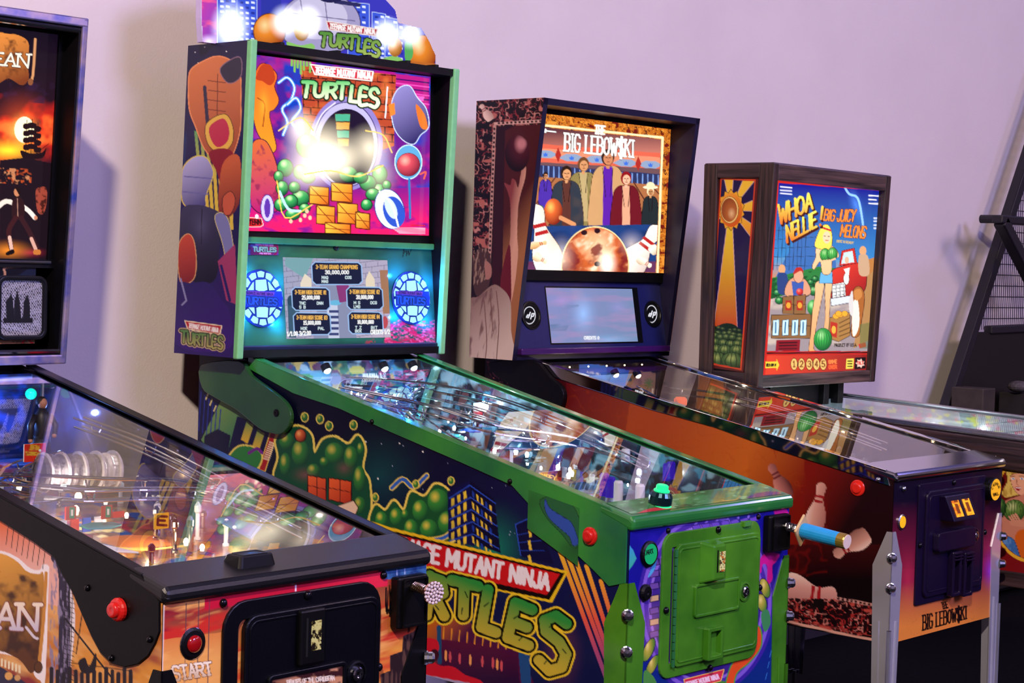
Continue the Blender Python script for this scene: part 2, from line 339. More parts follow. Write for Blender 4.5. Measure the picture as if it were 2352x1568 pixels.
def sheet(name, parent, M, quad, nx, ny, paint, m, ss=None, tt=None, bend=None, label=None):
    """quad: TL, TR, BR, BL in the machine's own coordinates"""
    q = [np.array(p, float) for p in quad]
    ss = np.linspace(0, 1, nx+1) if ss is None else np.asarray(ss); tt = np.linspace(0, 1, ny+1) if tt is None else np.asarray(tt); nx, ny = len(ss)-1, len(tt)-1
    s_, t_ = np.meshgrid(ss, tt); s_, t_ = s_.ravel()[:, None], t_.ravel()[:, None]
    P = (q[0]*(1-s_)+q[1]*s_)*(1-t_)+(q[3]*(1-s_)+q[2]*s_)*t_
    if bend is not None: P = bend(P, s_[:, 0], t_[:, 0])
    X, Y = M.px(P); c = Canvas(X, Y); c.s, c.t = s_[:, 0], t_[:, 0]; paint(c)
    me = bpy.data.meshes.new(name); nv = len(P); me.vertices.add(nv); me.vertices.foreach_set('co', P.ravel())
    ii = np.arange(nx*ny); r, k = ii//nx, ii % nx; a = r*(nx+1)+k; F = np.stack([a, a+nx+1, a+nx+2, a+1], 1)
    me.loops.add(4*nx*ny); me.loops.foreach_set('vertex_index', F.ravel()); me.polygons.add(nx*ny); me.polygons.foreach_set('loop_start', ii*4)
    me.update(calc_edges=True)
    at = me.attributes.new('print', 'FLOAT_COLOR', 'POINT'); at.data.foreach_set('color', np.concatenate([np.clip(c.c, 0, None), np.ones((nv, 1))], 1).astype(np.float32).ravel())
    me.materials.append(m); o = bpy.data.objects.new(name, me); COL.objects.link(o); o.parent = parent
    if label: o['label'] = label
    return o
def qpx(M, how, *pts):
    """quad of local points under four photo pixels on a plane: how = ('u', u) | ('v', v, tilt) | ('z', z, tilt)"""
    f = {'u': M.hu, 'v': M.hv, 'z': M.hz}[how[0]]; return [f(x, y, *how[1:]) for x, y in pts]
# ------------------------------------------------------------------ the room
WALLY = 3.66
def structure(name, x0, x1, y0, y1, z0, z1, m):
    bm = new(); box(bm, x0, x1, y0, y1, z0, z1); o = link(name, bm, m); o['kind'] = 'structure'; return o
structure('floor', -4, 13, -4, WALLY+.2, -.1, 0, mat('floor_carpet', '#0b090d', .9, noise=.4, nscale=40, bump=.3, spec=.08))
structure('wall_back', -4, 13, WALLY, WALLY+.15, 0, 5.2, mat('wall_paint', '#d9d0cc', .62, noise=.03, nscale=3, bump=0))
structure('ceiling', -4, 13, -4, WALLY+.2, 5.2, 5.3, mat('ceiling_paint', '#3a3640', .9, noise=.05, nscale=5))
WPF = mat('wall_paint_plain', '#b8aeb4', .7, noise=.04, nscale=3)
structure('wall_front', -4, 13, -4.15, -4, 0, 5.2, WPF); structure('wall_left', -4.15, -4, -4, WALLY+.15, 0, 5.2, WPF); structure('wall_right', 13, 13.15, -4, WALLY+.15, 0, 5.2, WPF)
structure('baseboard_back', -4, 13, WALLY-.015, WALLY, 0, .10, mat('baseboard_paint', '#2a2530', .5, noise=.1))
wm = MATS['wall_paint'].node_tree
_tc = wm.nodes.new('ShaderNodeTexCoord'); _n = wm.nodes.new('ShaderNodeTexNoise'); _n.inputs['Scale'].default_value = 210; _n.inputs['Detail'].default_value = 3
_b = wm.nodes.new('ShaderNodeBump'); _b.inputs['Strength'].default_value = .22; _b.inputs['Distance'].default_value = .003
wm.links.new(_tc.outputs['Object'], _n.inputs['Vector']); wm.links.new(_n.outputs['Fac'], _b.inputs['Height']); wm.links.new(_b.outputs['Normal'], wm.nodes['Principled BSDF'].inputs['Normal'])

# ------------------------------------------------------------------ common materials
BLACK = mat('black_powder_coat', '#07070a', .38, noise=.25, nscale=900, bump=.15, spec=.3)
SATIN = mat('satin_black_wood', '#060508', .5, noise=.3, nscale=30, spec=.25)
CHROME = mat('chrome', '#dcdce4', .10, 1.0, noise=.04, nscale=8)
LEGCH = mat('leg_chrome', '#e4e6f6', .20, .70, noise=.05, nscale=8)
STEEL = mat('brushed_steel', '#b4b4bc', .28, 1.0, noise=.1, nscale=50)
BOLT = mat('zinc_bolt', '#c8ccd8', .22, 1.0, noise=.08, nscale=90)
RUBBER = mat('white_rubber', '#e8e4dc', .6, noise=.05)
CLEARP = glass_mat('clear_plastic', 1.35, (.93, .97, 1.0))
GLASS = glass_mat('playfield_glass', 1.52, both=True)
EDGE = clear_mat()

def gz(M, v): return M.gz0+M.gs*v
def pz(M, v): return gz(M, v)-.066-.140*v/M.L            # playfield surface
def cabinet(M, root, m, zfb, zrb, vr=1.343):
    H = M.H; bm = new(); t = .018
    top = lambda v: min(gz(M, v)-.006, M.zb-.003)
    vk = (M.zb-.003+.006-M.gz0)/M.gs; vk = min(max(vk, .3), vr-.01)
    prof = [(0, zfb), (0, top(0)), (vk, top(vk)), (vr, top(vr)), (vr, zrb)]
    for u in (-H, H-t): ext(bm, [(u, v, z) for v, z in prof], (t, 0, 0))
    box(bm, -H, H, 0, t, zfb, M.zt); box(bm, -H, H, vr-t, vr, zrb, top(vr))
    ext(bm, [(-H, 0, zfb), (-H, vr, zrb), (-H, vr, zrb+.012), (-H, 0, zfb+.012)], (2*H, 0, 0))
    o = link('cabinet', bm, m, root)
    M.top, M.zfb, M.zrb, M.vr = top, zfb, zrb, vr
    return o
def side_bend(M):
    def f(P, s, t):
        v = P[:, 1]; zt = np.minimum(gz(M, v)-.006, M.zb-.003); zb = M.zfb+(M.zrb-M.zfb)*v/M.vr
        P = P.copy(); P[:, 2] = zt+(zb-zt)*t; return P
    return f
def mirrored(o):
    c = o.copy(); COL.objects.link(c); c.parent = o.parent; c.scale = (-1, 1, 1); return o    # the same print on the far side
def side_sheet(M, cab, nx, ny, paint, m, v0=0., v1=None, ss=None, tt=None):
    u = -M.H-.0008; v1 = M.vr if v1 is None else v1
    o = sheet('side_artwork', cab, M, [(u, v1, 1), (u, v0, 1), (u, v0, .5), (u, v1, .5)], nx, ny, paint, m, bend=side_bend(M), ss=ss, tt=tt)
    return mirrored(o)
def rails(M, root, m, low, name='side_rail', v0=.05, vend=None):
    """low: outline of the lower edge as (v, z) from the back to the front"""
    H = M.H; ve = M.L if vend is None else vend
    for sg in (-1, 1):
        bm = new(); out = [(v0, gz(M, v0)+.007), (ve, gz(M, ve)+.007)]+list(low)
        ext(bm, [(sg*(H+.0045), v, z) for v, z in out], (-sg*.004, 0, 0))
        ext(bm, [(sg*(H+.0045), v0, gz(M, v0)+.003), (sg*(H+.0045), ve, gz(M, ve)+.003), (sg*(H+.0045), ve, gz(M, ve)+.007), (sg*(H+.0045), v0, gz(M, v0)+.007)], (-sg*.026, 0, 0))
        link(name, bm, m, root, bevel=.0012)
def lockbar(M, root, m, r=.010, dv=.078, drop=0.):
    H = M.H+.005; bm = new(); z0 = M.zt-drop; zf = gz(M, 0)+.004; zb = gz(M, dv)+.008
    A = [(-.010, z0), (-.012, zf-.006), (-.004, zf+.002), (dv, zb), (dv, zb-.022), (.0, z0)]
    ext(bm, [(-H, v, z) for v, z in A], (2*H, 0, 0)); return link('lockbar', bm, m, root, bevel=r, seg=3)
def glass(M, root, v0=.07, v1=None):
    v1 = M.L-.005 if v1 is None else v1; bm = new(); H = M.H-.014
    ext(bm, [(-H, v0, gz(M, v0)), (-H, v1, gz(M, v1)), (-H, v1, gz(M, v1)-.004), (-H, v0, gz(M, v0)-.004)], (2*H, 0, 0))
    bmesh.ops.recalc_face_normals(bm, faces=bm.faces)
    o = link('playfield_glass', bm, GLASS, root); o.data.materials.append(EDGE)
    for p in o.data.polygons: p.material_index = 0 if p.normal.z > .5 else 1
    return o
def leg(M, root, m, su, front, zt, bolts=True, wide=.058, tip=.020, narrow=.036):
    """folded sheet leg: one flange on the side, one on the front or back"""
    H = M.H+.0035; v0, sv = (-.0035, 1) if front else (M.vr+.0035, -1); t = .0028
    zs = [zt, zt-.085, zt-.20, 0.06]; ws = [tip, wide, wide*.93, narrow]
    bm = new(); x = su*H
    ext(bm, [(x, v0, z) for z in zs]+[(x, v0+sv*w, z) for z, w in reversed(list(zip(zs, ws)))], (-su*t, 0, 0))
    ext(bm, [(x, v0, z) for z in zs]+[(x-su*w, v0, z) for z, w in reversed(list(zip(zs, ws)))], (0, sv*t, 0))
    for k, off in ((.45, .0035), (.45, .0035)):
        tube(bm, [(x, v0, zt-.24), (x, v0, .08)], .006, 8)
    for w in (.022,):
        tube(bm, [(x, v0+sv*.03, zt-.22), (x, v0+sv*.022, .10)], .0035, 6); tube(bm, [(x-su*.03, v0, zt-.22), (x-su*.022, v0, .10)], .0035, 6)
    tube(bm, [(x-su*.012, v0+sv*.012, .07), (x-su*.012, v0+sv*.012, .02)], .007, 8)
    lathe(bm, [(.03, 0), (.03, .006), (.012, .022)], (x-su*.012, v0+sv*.012, 0), (0, 0, 1), 14)
    o = link('leg', bm, m, root)
    if bolts:
        for dz in (.062, .135):
            b = new(); d = Vector((su, -sv, 0)).normalized(); c = Vector((x, v0, zt-dz))-d*.004
            lathe(b, [(.0125, 0), (.0125, .006), (.0105, .007), (.0105, .014), (.0075, .018), (0, .019)], c, d, 6 if False else 12); link('leg_bolt', b, BOLT, o, smooth=False)
    return o
def round_button(M, parent, c, d, r, m, name='flipper_button', depth=.012, ring=None):
    b = new(); lathe(b, [(r*1.35, 0), (r*1.35, depth*.35), (r*1.2, depth*.55), (r*.98, depth*.6)], c, d, 20); o = link(name, b, ring or m, parent, smooth=False, bevel=.001)
    b = new(); lathe(b, [(r*.9, 0), (r*.9, depth*.9), (r*.72, depth*1.1), (r*.3, depth*1.0), (0, depth*.97)], c, d, 20); link('button_cap', b, m, parent if False else o, smooth=True)
    return o
def screw(parent, c, d, r, m, name='rivet', n=10):
    b = new(); lathe(b, [(r, 0), (r*.95, r*.45), (r*.6, r*.8), (0, r*.95)], c, d, n); return link(name, b, m, parent, smooth=True)
def backbox(M, root, m, t=.018, back=None, topgap=0.):
    w = M.Wb/2; bm = new(); P = [(M.vf, M.zb), (M.vft, M.zT), (M.vbt, M.zT), (M.vb, M.zb)]
    for u in (-w, w-t): ext(bm, [(u, v, z) for v, z in P], (t, 0, 0))
    fr = lambda z: M.vf+(M.vft-M.vf)*(z-M.zb)/(M.zT-M.zb); bk = lambda z: M.vb+(M.vbt-M.vb)*(z-M.zb)/(M.zT-M.zb)
    for z0, z1 in ((M.zb, M.zb+t), (M.zT-t, M.zT)):
        ext(bm, [(-w, fr(z0), z0), (-w, fr(z1), z1), (-w, bk(z1), z1), (-w, bk(z0), z0)], (2*w, 0, 0))
    ext(bm, [(-w, M.vb-.01, M.zb), (-w, M.vbt-.01, M.zT), (-w, M.vbt, M.zT), (-w, M.vb, M.zb)], (2*w, 0, 0))
    M.fr = fr; return link('backbox', bm, m, root)
def box_side_sheet(M, bb, nx, ny, paint, m, inset=0.):
    u = -M.Wb/2-.0008; return mirrored(sheet('side_artwork', bb, M, [(u, M.vbt, M.zT), (u, M.vft, M.zT), (u, M.vf, M.zb), (u, M.vb, M.zb)], nx, ny, paint, m))
def neck(M, root, m):
    """the narrower pedestal between cabinet and backbox"""
    bm = new(); z0 = M.top(M.vr); box(bm, -.24, .24, M.vf+.03, M.vr-.01, z0-.02, M.zb+.004); return link('backbox_pedestal', bm, m, root)
def door_rect(bm, u0, u1, z0, z1, r, v0, v1):
    R = rrect(u0, u1, z0, z1, r, 5); ext(bm, [(u, v0, z) for u, z in R], (0, v1-v0, 0))
def ring_rect(bm, u0, u1, z0, z1, r, w, v0, v1):
    A = rrect(u0, u1, z0, z1, r, 5); B = rrect(u0+w, u1-w, z0+w, z1-w, max(r-w, .002), 5); n = len(A)
    va = [[bm.verts.new((u, v, z)) for u, z in Q] for Q in (A, B) for v in (v0, v1)]
    for i in range(n):
        j = (i+1) % n
        bm.faces.new((va[0][i], va[0][j], va[1][j], va[1][i])); bm.faces.new((va[2][i], va[3][i], va[3][j], va[2][j]))
        bm.faces.new((va[1][i], va[1][j], va[3][j], va[3][i])); bm.faces.new((va[0][i], va[2][i], va[2][j], va[0][j]))
def speaker_mesh(parent, M, c, nrm, r): pass
# ------------------------------------------------------------------ the prints, in the photograph's 2352 x 1568 coordinates
def slab_logo(c, segs, w, y0, y1, k, x0, top='#2f9440', bot='#c0b040', hi=None, out='#000000', rim='#e8c830', ow=10, rw=19):
    for s in segs: c.line(s, w+rw, rim)
    for s in segs: c.line(s, w+ow, out)
    a, b = lin(top), lin(bot); m = (a+b)/2
    f = lambda x, y: a+(b-a)*np.clip((y-k*(x-x0)-y0)/(y1-y0), 0, 1)[:, None]
    for s in segs: c.line(s, w, f)
TURT = {'T': [[(0, 1), (1, .96)], [(.48, .98), (.42, 0)]], 'U': [[(.05, 1), (.08, .3), (.3, .04), (.7, .06), (.92, .3), (.95, 1)]], 'R': [[(.1, 1), (.08, 0)], [(.1, .98), (.75, .95), (.9, .7), (.6, .48), (.1, .45)], [(.5, .45), (.95, 0)]], 'L': [[(.25, 1), (.12, .05), (.95, .0)]],
        'E': [[(.9, .97), (.2, 1), (.1, .02), (.95, .0)], [(.15, .52), (.78, .5)]], 'S': [[(.95, .8), (.7, 1), (.25, .95), (.1, .72), (.4, .52), (.8, .42), (.92, .2), (.6, 0), (.1, .1)]]}
def turtles(c, pts, w, col, out, ow, rim=None, rw=0, y0=0, y1=1):
    """pts: for each of 7 letters (left x, base y, width, height, lean); heavy hand-drawn caps"""
    S = []
    for ch, (x, y, wd, h, ln) in zip('TURTLES', pts):
        for st in TURT[ch]: S.append(smooth_open([(x+a*wd+ln*b, y-b*h+a*wd*y0) for a, b in st], 3) if len(st) > 3 else [(x+a*wd+ln*b, y-b*h+a*wd*y0) for a, b in st])
    if rim:
        for s in S: c.line(s, w+rw, rim)
    for s in S: c.line(s, w+ow, out)
    for s in S: c.line(s, w, col)
def pin(c, bx, by, tx, ty, r, col='#d8a898', sh='#7a4a48', stripe='#9a1c24', hi='#f0d0c4', ow=0, oc='#20080a'):
    """bowling pin from base centre to head"""
    B, T = np.array([bx, by], float), np.array([tx, ty], float); d = T-B; n = np.array([-d[1], d[0]])/np.hypot(*d)
    pr = [(0, .62), (.08, .85), (.25, 1.0), (.40, .92), (.55, .62), (.66, .42), (.74, .38), (.82, .46), (.90, .52), (.96, .42), (1., .12)]
    L = [B+d*t+n*r*k for t, k in pr]; R_ = [B+d*t-n*r*k for t, k in reversed(pr)]
    a, b, h = lin(col), lin(sh), lin(hi)
    def f(x, y):
        q = ((x-bx)*n[0]+(y-by)*n[1])/r; q = np.clip(q*.5+.5, 0, 1)[:, None]; return np.where(q < .35, h+(a-h)*(q/.35), a+(b-a)*((q-.35)/.65))
    c.poly(L+R_, f, ow, oc, sm=2)
    for t in (.62, .72):
        c.poly([B+d*(t-.025)+n*r*.47, B+d*(t+.025)+n*r*.42, B+d*(t+.025)-n*r*.42, B+d*(t-.025)-n*r*.47], stripe)
def carpet(c, pts, base, cols, sc, seed=0, clip=True):
    """woven scroll pattern"""
    c.clip(pts); c.poly(pts, base); a = c.vn(sc, seed=seed, oct=2); b = c.vn(sc*.8, seed=seed+5, oct=2)
    c.mixn(1-np.abs(a-.5)*14, .2, .7, cols[0]); c.mixn(1-np.abs(b-.5)*16, .2, .7, cols[1]); d = c.vn(sc*1.1, seed=seed+9, oct=1); c.mixn(d, .72, .78, cols[2]); c.mixn(1-d, .78, .84, cols[3]); c.clip()
def windows(c, p0, du, dv, nu, nv, w, h, col, skip=0., seed=1):
    r = random.Random(seed)
    for i in range(nu):
        for j in range(nv):
            if r.random() < skip: continue
            x, y = p0[0]+du[0]*i+dv[0]*j, p0[1]+du[1]*i+dv[1]*j; c.poly([(x, y), (x+w, y+w*du[1]/max(abs(du[0]), 1e-3)*np.sign(du[0])), (x+w, y+h+w*du[1]/max(abs(du[0]), 1e-3)*np.sign(du[0])), (x, y+h)], col)
def slime(c, x, y, rx, ry, rot=0., a='#2c7c34', h='#d8cc58', s='#0e3f2c', ow=4, oc='#e8d060'):
    c.ball(x, y, rx+2, ry+2, '#081808', '#081808', '#081808', ow=ow, oc=oc, rot=rot); c.ball(x, y, rx, ry, a, h, s, -.25, -.45, rot=rot)

# ---- green machine
def paint_m2_side(c):
    c.fill('#05062e'); c.grad((900, 1000), '#040520', (1250, 1300), '#0a1248'); c.glow(1130, 1260, 110, 130, '#12a070', .55); c.glow(870, 1090, 150, 150, '#0a6060', .4); c.glow(560, 1010, 90, 130, '#0f7060', .6)
    c.poly([(462, 1010), (510, 915), (560, 940), (600, 975), (560, 1060), (500, 1060)], c.lg((500, 930), '#6f9450', (570, 1010), '#1c6a54'))
    c.poly([(455, 840), (520, 860), (500, 935), (455, 1020)], '#080c40')
    for i in range(6): c.line([(462+i*9, 900+i*8), (456+i*9, 990+i*4)], 2.2, '#1c2c90'); c.line([(478+(i % 3)*9, 862+i*14), (473+(i % 3)*9, 874+i*14)], 3, '#d8d090')
    c.poly([(470, 1000), (500, 985), (530, 1000), (520, 1060), (465, 1060)], '#070a30'); c.poly([(545, 955), (640, 990), (610, 1100), (520, 1050)], '#090b3a')
    for x, y in ((567, 966), (592, 985)): c.poly([(x, y), (x+16, y+10), (x+2, y+52), (x-14, y+44)], c.lg((x, y), '#5a8a4a', (x-8, y+48), '#d8b030'))
    c.poly([(622, 992), (634, 998), (608, 1082), (596, 1076)], '#a01c1c', 2, '#e8d060')
    for i in range(9): c.line([(606+i*1.6, 1052-i*4.6), (618+i*1.6, 1056-i*4.6)], 2.4, '#f0e0c0')
    rs_ = random.Random(3)
    for i in range(46): x, y = rs_.uniform(820, 1230), rs_.uniform(960, 1230); c.ell(x, y, .9, .9, '#c8d8ff')
    for x, y in ((840, 1014), (868, 1099), (971, 1037), (918, 1018)): c.ell(x, y, 1.7, 1.7, '#ffffff')
    # slime splashes with round bubbles, gold-rimmed, and orange crates
    c.blob([(632, 1100), (640, 1050), (634, 1010), (655, 985), (690, 980), (715, 1000), (722, 1040), (742, 1010), (770, 1004), (800, 1020), (822, 1000), (838, 1030), (832, 1075), (848, 1110), (842, 1195), (760, 1180), (690, 1130)], '#0f4a30', 5, '#e0cc60')
    for x, y, rx, ry in ((658, 1012, 17, 20), (690, 1040, 20, 30), (655, 1066, 13, 26), (720, 1080, 15, 15), (768, 1040, 22, 24), (806, 1050, 16, 26), (826, 1100, 14, 30), (828, 1030, 8, 14), (745, 1060, 11, 11), (826, 1160, 14, 20)): c.ball(x, y, rx, ry, '#2f7a34', '#c8bc50', '#0f402c')
    c.glow(700, 1090, 40, 26, '#b01060', .35); c.glow(790, 1075, 30, 26, '#b01060', .3)
    for x, y in ((640, 968), (735, 962), (756, 978), (700, 958), (812, 976)): c.ball(x, y, 7, 9, '#2f7a34', '#c8bc50', '#0f402c', ow=2.5, oc='#e0cc60')
    c.ball(690, 1000, 12, 14, '#c8602c', '#f0b070', '#6a2010', ow=2, oc='#200808')
    for x0, x1, y in ((708, 748, 1092), (756, 806, 1098)): c.poly([(x0, y), (x1, y+8), (x1, y+60), (x0, y+48)], c.lg((x0, y), '#e8642c', (x1, y+60), '#a82810'), 2.5, '#200808'); c.line([(x0, y+22), (x1, y+32)], 2, '#5a1408'); c.line([((x0+x1)/2, y+4), ((x0+x1)/2, y+54)], 2, '#5a1408')
    c.poly([(776, 1162), (812, 1150), (822, 1166), (812, 1190), (780, 1180)], '#e8c8b0', 2, '#300c08')
    c.blob([(525, 1060), (545, 1028), (575, 1026), (600, 1045), (590, 1075), (560, 1090)], '#2a7a38', 4, '#e0cc60'); c.line([(572, 1040), (590, 1030), (602, 1040)], 7, '#6a1c8a', sm=3)
    c.blob([(850, 1200), (862, 1160), (885, 1172), (905, 1150), (928, 1172), (944, 1130), (975, 1140), (1000, 1112), (1030, 1128), (1040, 1165), (1058, 1195), (1046, 1236), (1000, 1250), (930, 1235), (880, 1215)], '#12502c', 5, '#e8d060')
    for x, y, rx, ry in ((1006, 1150, 24, 28), (965, 1172, 18, 24), (1028, 1200, 22, 26), (985, 1214, 20, 22), (944, 1214, 16, 22), (910, 1186, 15, 20), (876, 1192, 14, 18), (930, 1180, 8, 10)): c.ball(x, y, rx, ry, '#348a38', '#e0cc50', '#0f4a2c')
    for p in ([(900, 1120), (925, 1100), (950, 1118), (980, 1092)], [(960, 1238), (985, 1240), (1020, 1234), (1046, 1214)]): c.line(p, 13, '#e8d060', sm=4); c.line(p, 8, '#2a60c0', sm=4)
    for x, y in ((862, 1142), (1050, 1140), (1036, 1104), (955, 1112)): c.ball(x, y, 6, 8, '#348a38', '#e0cc50', '#0f4a2c', ow=2.5, oc='#e8d060')
    # two night buildings
    c.poly([(1028, 1128), (1078, 1103), (1112, 1196), (1150, 1264), (1040, 1230)], '#060a3c'); c.poly([(1078, 1103), (1136, 1146), (1150, 1270), (1085, 1245)], '#04062c'); c.poly([(1028, 1132), (1078, 1103), (1090, 1255), (1030, 1235)], '#070c48')
    for k in range(5):
        y = 1128+k*26; c.line([(1032, y+16-k*1.5), (1079+k*2, y-14+k*2)], 2.2, '#2850d0'); c.line([(1079+k*2, y-14+k*2), (1138+k*2, y+28)], 2.2, '#2850d0')
        for j in range(3):
            c.poly([(1036+j*14, y+18-j*8), (1043+j*14, y+14-j*8), (1044+j*14, y+31-j*8), (1037+j*14, y+35-j*8)], c.lg((0, y+10), '#e8c838', (0, y+34), '#b0a040'))
        for j in range(5): c.poly([(1084+j*10, y-2+j*8), (1089+j*10, y+2+j*8), (1090+j*10, y+17+j*8), (1085+j*10, y+13+j*8)], '#e0c040' if (j+k) % 3 else '#1838a0')
    c.poly([(1185, 1204), (1232, 1180), (1272, 1296), (1196, 1278)], '#050a38'); c.line([(1184, 1204), (1233, 1182)], 2, '#2850d0'); c.line([(1184, 1204), (1196, 1275)], 2, '#2850d0')
    for k in range(3): c.line([(1190, 1228+k*18), (1250, 1216+k*24)], 1.6, '#2040b0'); c.poly([(1212, 1208+k*34), (1218, 1206+k*34), (1222, 1232+k*30), (1216, 1234+k*30)], '#e0c040')
    # long slanted light streaks at the right
    for x0, y0, x1, y1 in ((1264, 1206, 1408, 1600), (1288, 1234, 1424, 1600), (1316, 1268, 1432, 1600), (1347, 1300, 1440, 1590), (1380, 1334, 1446, 1560)):
        c.line([(x0, y0), (x1, y1)], 9.5, lambda x, y: np.stack([np.interp(y, [1200, 1330, 1420, 1500, 1568], v) for v in ([.80, .80, .75, .40, .25], [.52, .34, .10, .06, .08], [.03, .03, .06, .20, .25])], 1))
    c.poly([(975, 1420), (1200, 1490), (1340, 1600), (975, 1600)], '#3a0a40', al=.0)
    c.grad((1000, 1420), '#c06018', (1060, 1470), '#4a0c40', [(975, 1400), (1180, 1460), (1240, 1600), (975, 1600)])
    c.poly([(1012, 1468), (1115, 1478), (1188, 1510), (1196, 1600), (1012, 1560)], c.lg((1100, 1460), '#5a0c3a', (1100, 1560), '#2a0838'))
    for i, x in enumerate((1024, 1034, 1056, 1080, 1108, 1132, 1142, 1152)): c.ell(x, 1505+i*3.4, 3, 13, '#d05060' if i % 3 else '#f0a060')
    for i in range(10): c.line([(1020+i*18, 1440+i*4), (1018+i*18, 1466+i*3)], 3, '#e0902c')
    c.line([(1008, 1440), (1010, 1520)], 10, '#1c4a7a'); c.poly([(1190, 1490), (1216, 1505), (1222, 1600), (1200, 1600)], '#1c4a8a')
    c.blob([(960, 1480), (1000, 1468), (1008, 1490), (995, 1512), (1010, 1528), (1040, 1530), (1070, 1550), (1110, 1568), (1110, 1620), (950, 1620)], '#c8142c'); c.ell(998, 1504, 10, 14, '#3a0820'); c.poly([(940, 1542), (1080, 1568), (1080, 1620), (940, 1620)], '#a89ac8')
    c.glow(1290, 1500, 60, 120, '#c85a10', .25)
    # banner and lettering
    c.poly([(830, 1190), (905, 1213), (1305, 1312), (1268, 1384), (840, 1290)], '#e8c020'); c.poly([(830, 1200), (905, 1220), (1297, 1316), (1262, 1377), (840, 1290)], '#0c0404')
    c.poly([(830, 1208), (940, 1234), (1286, 1318), (1256, 1366), (840, 1270)], '#c4141c')
    c.text('TEENAGE MUTANT NINJA', (868, 1261), (1259, 1354), 38, 8.2, '#ece4f4', h1=34, up=(.10, -.995), gap=.3)
    R_ = [[(800, 1272), (890, 1290)], [(845, 1280), (838, 1372)], [(905, 1300), (900, 1370), (925, 1392), (955, 1385), (962, 1312)], [(987, 1322), (980, 1412)], [(987, 1324), (1014, 1334), (1018, 1362), (990, 1374)], [(1000, 1374), (1020, 1414)], [(1038, 1332), (1098, 1346)], [(1067, 1340), (1064, 1412)], [(1121, 1354), (1106, 1440), (1139, 1452)],
          [(1222, 1400), (1184, 1384), (1166, 1464), (1214, 1482)], [(1178, 1428), (1210, 1440)], [(1301, 1432), (1277, 1414), (1251, 1424), (1254, 1450), (1284, 1474), (1300, 1502), (1290, 1532), (1262, 1540), (1238, 1516)]]
    slab_logo(c, R_, 25, 1328, 1450, .42, 1060, '#2c8c3c', '#c8b038')
    for a, b in (((1068, 1358), (1074, 1372)), ((1112, 1392), (1122, 1384)), ((1180, 1420), (1190, 1414)), ((1262, 1440), (1272, 1434)), ((1292, 1490), (1300, 1500)), ((1250, 1524), (1258, 1514)), ((1000, 1390), (1008, 1400)), ((1062, 1396), (1060, 1410)), ((1192, 1470), (1200, 1462))): c.line([a, b], 2.6, '#0c3018')
def paint_m2_front(c):
    c.fill('#14128c'); c.mixn(c.vn(60, seed=2), .4, .8, '#2a1cb0'); c.grad((1600, 1430), '#14128c', (1620, 1568), '#0a2c78', [(1430, 1430), (1820, 1400), (1820, 1700), (1430, 1700)])
    c.ell(1622, 1385, 158, 212, '#3a2298', rot=.05); c.ell(1622, 1385, 150, 203, '#7c5cc8', rot=.05); c.ell(1622, 1385, 142, 194, '#4a2ca0', rot=.05); c.ell(1622, 1385, 132, 182, '#8a68c8', rot=.05); c.ell(1622, 1385, 126, 176, '#3c2484', rot=.05)
    for i in range(7): c.line([(1585+i*24, 1222-i*3), (1600+i*24, 1200-i*3)], 5, '#9a7ae0'); c.poly([(1590+i*22, 1208-i*3), (1606+i*22, 1204-i*3), (1610+i*22, 1212-i*3), (1594+i*22, 1217-i*3)], '#6a48c0', 1.5, '#24106a')
    for i, y in enumerate((1282, 1308, 1336, 1364, 1392, 1418, 1446)):
        for j in range(2): c.poly([(1493+j*22, y+6-j*4), (1512+j*22, y+2-j*4), (1513+j*22, y+14-j*4), (1494+j*22, y+18-j*4)], '#c8a878' if (i+j) % 2 and i > 2 else '#6a4a9a', 1.8, '#1a0c50')
    c.glow(1500, 1440, 40, 90, '#c89060', .35)
    c.poly([(1443, 1248), (1454, 1262), (1462, 1282), (1452, 1300), (1443, 1310)], c.lg((1440, 1250), '#3a9ad0', (1460, 1300), '#3ab090')); c.blob([(1488, 1325), (1498, 1300), (1508, 1284), (1504, 1306), (1494, 1322)], '#4aa8d8')
    c.blob([(1745, 1285), (1760, 1270), (1790, 1272), (1782, 1290), (1774, 1300), (1774, 1330), (1762, 1340), (1762, 1300), (1752, 1296), (1748, 1315), (1742, 1310)], '#d01890'); c.blob([(1778, 1172), (1800, 1166), (1812, 1180), (1806, 1200), (1786, 1190)], '#c81c90')
    for x, y, rx, ry, r in ((1757, 1350, 10, 22, -.3), (1750, 1384, 10, 20, -.2), (1490, 1492, 10, 28, .4), (1498, 1528, 9, 26, .5)): c.ball(x, y, rx, ry, '#b8b040', '#f0e080', '#5a8a30', ow=2, oc='#101038', rot=r)
    c.blob([(1748, 1410), (1764, 1400), (1770, 1430), (1756, 1450)], '#3c8a50'); c.blob([(1480, 1540), (1500, 1552), (1510, 1580), (1480, 1580)], '#4a9040')
    c.blob([(1738, 1440), (1748, 1456), (1745, 1488), (1720, 1520), (1690, 1548), (1680, 1600), (1665, 1590), (1680, 1530), (1710, 1490)], '#e05020', 3, '#4a9a40')
    c.poly([(1572, 1560), (1662, 1538), (1655, 1562), (1575, 1585)], '#d83048', 2, '#f0c860'); c.text('TEENAGE MUTANT NINJA', (1578, 1577), (1652, 1558), 11, 2.2, '#f8d8e0')
    c.line([(1580, 1598), (1660, 1572)], 18, '#4a8a30')
    for i in range(8): c.line([(1758+i*5, 1560-i*26), (1762+i*5, 1545-i*26)], 1.2, '#3a8ad0')
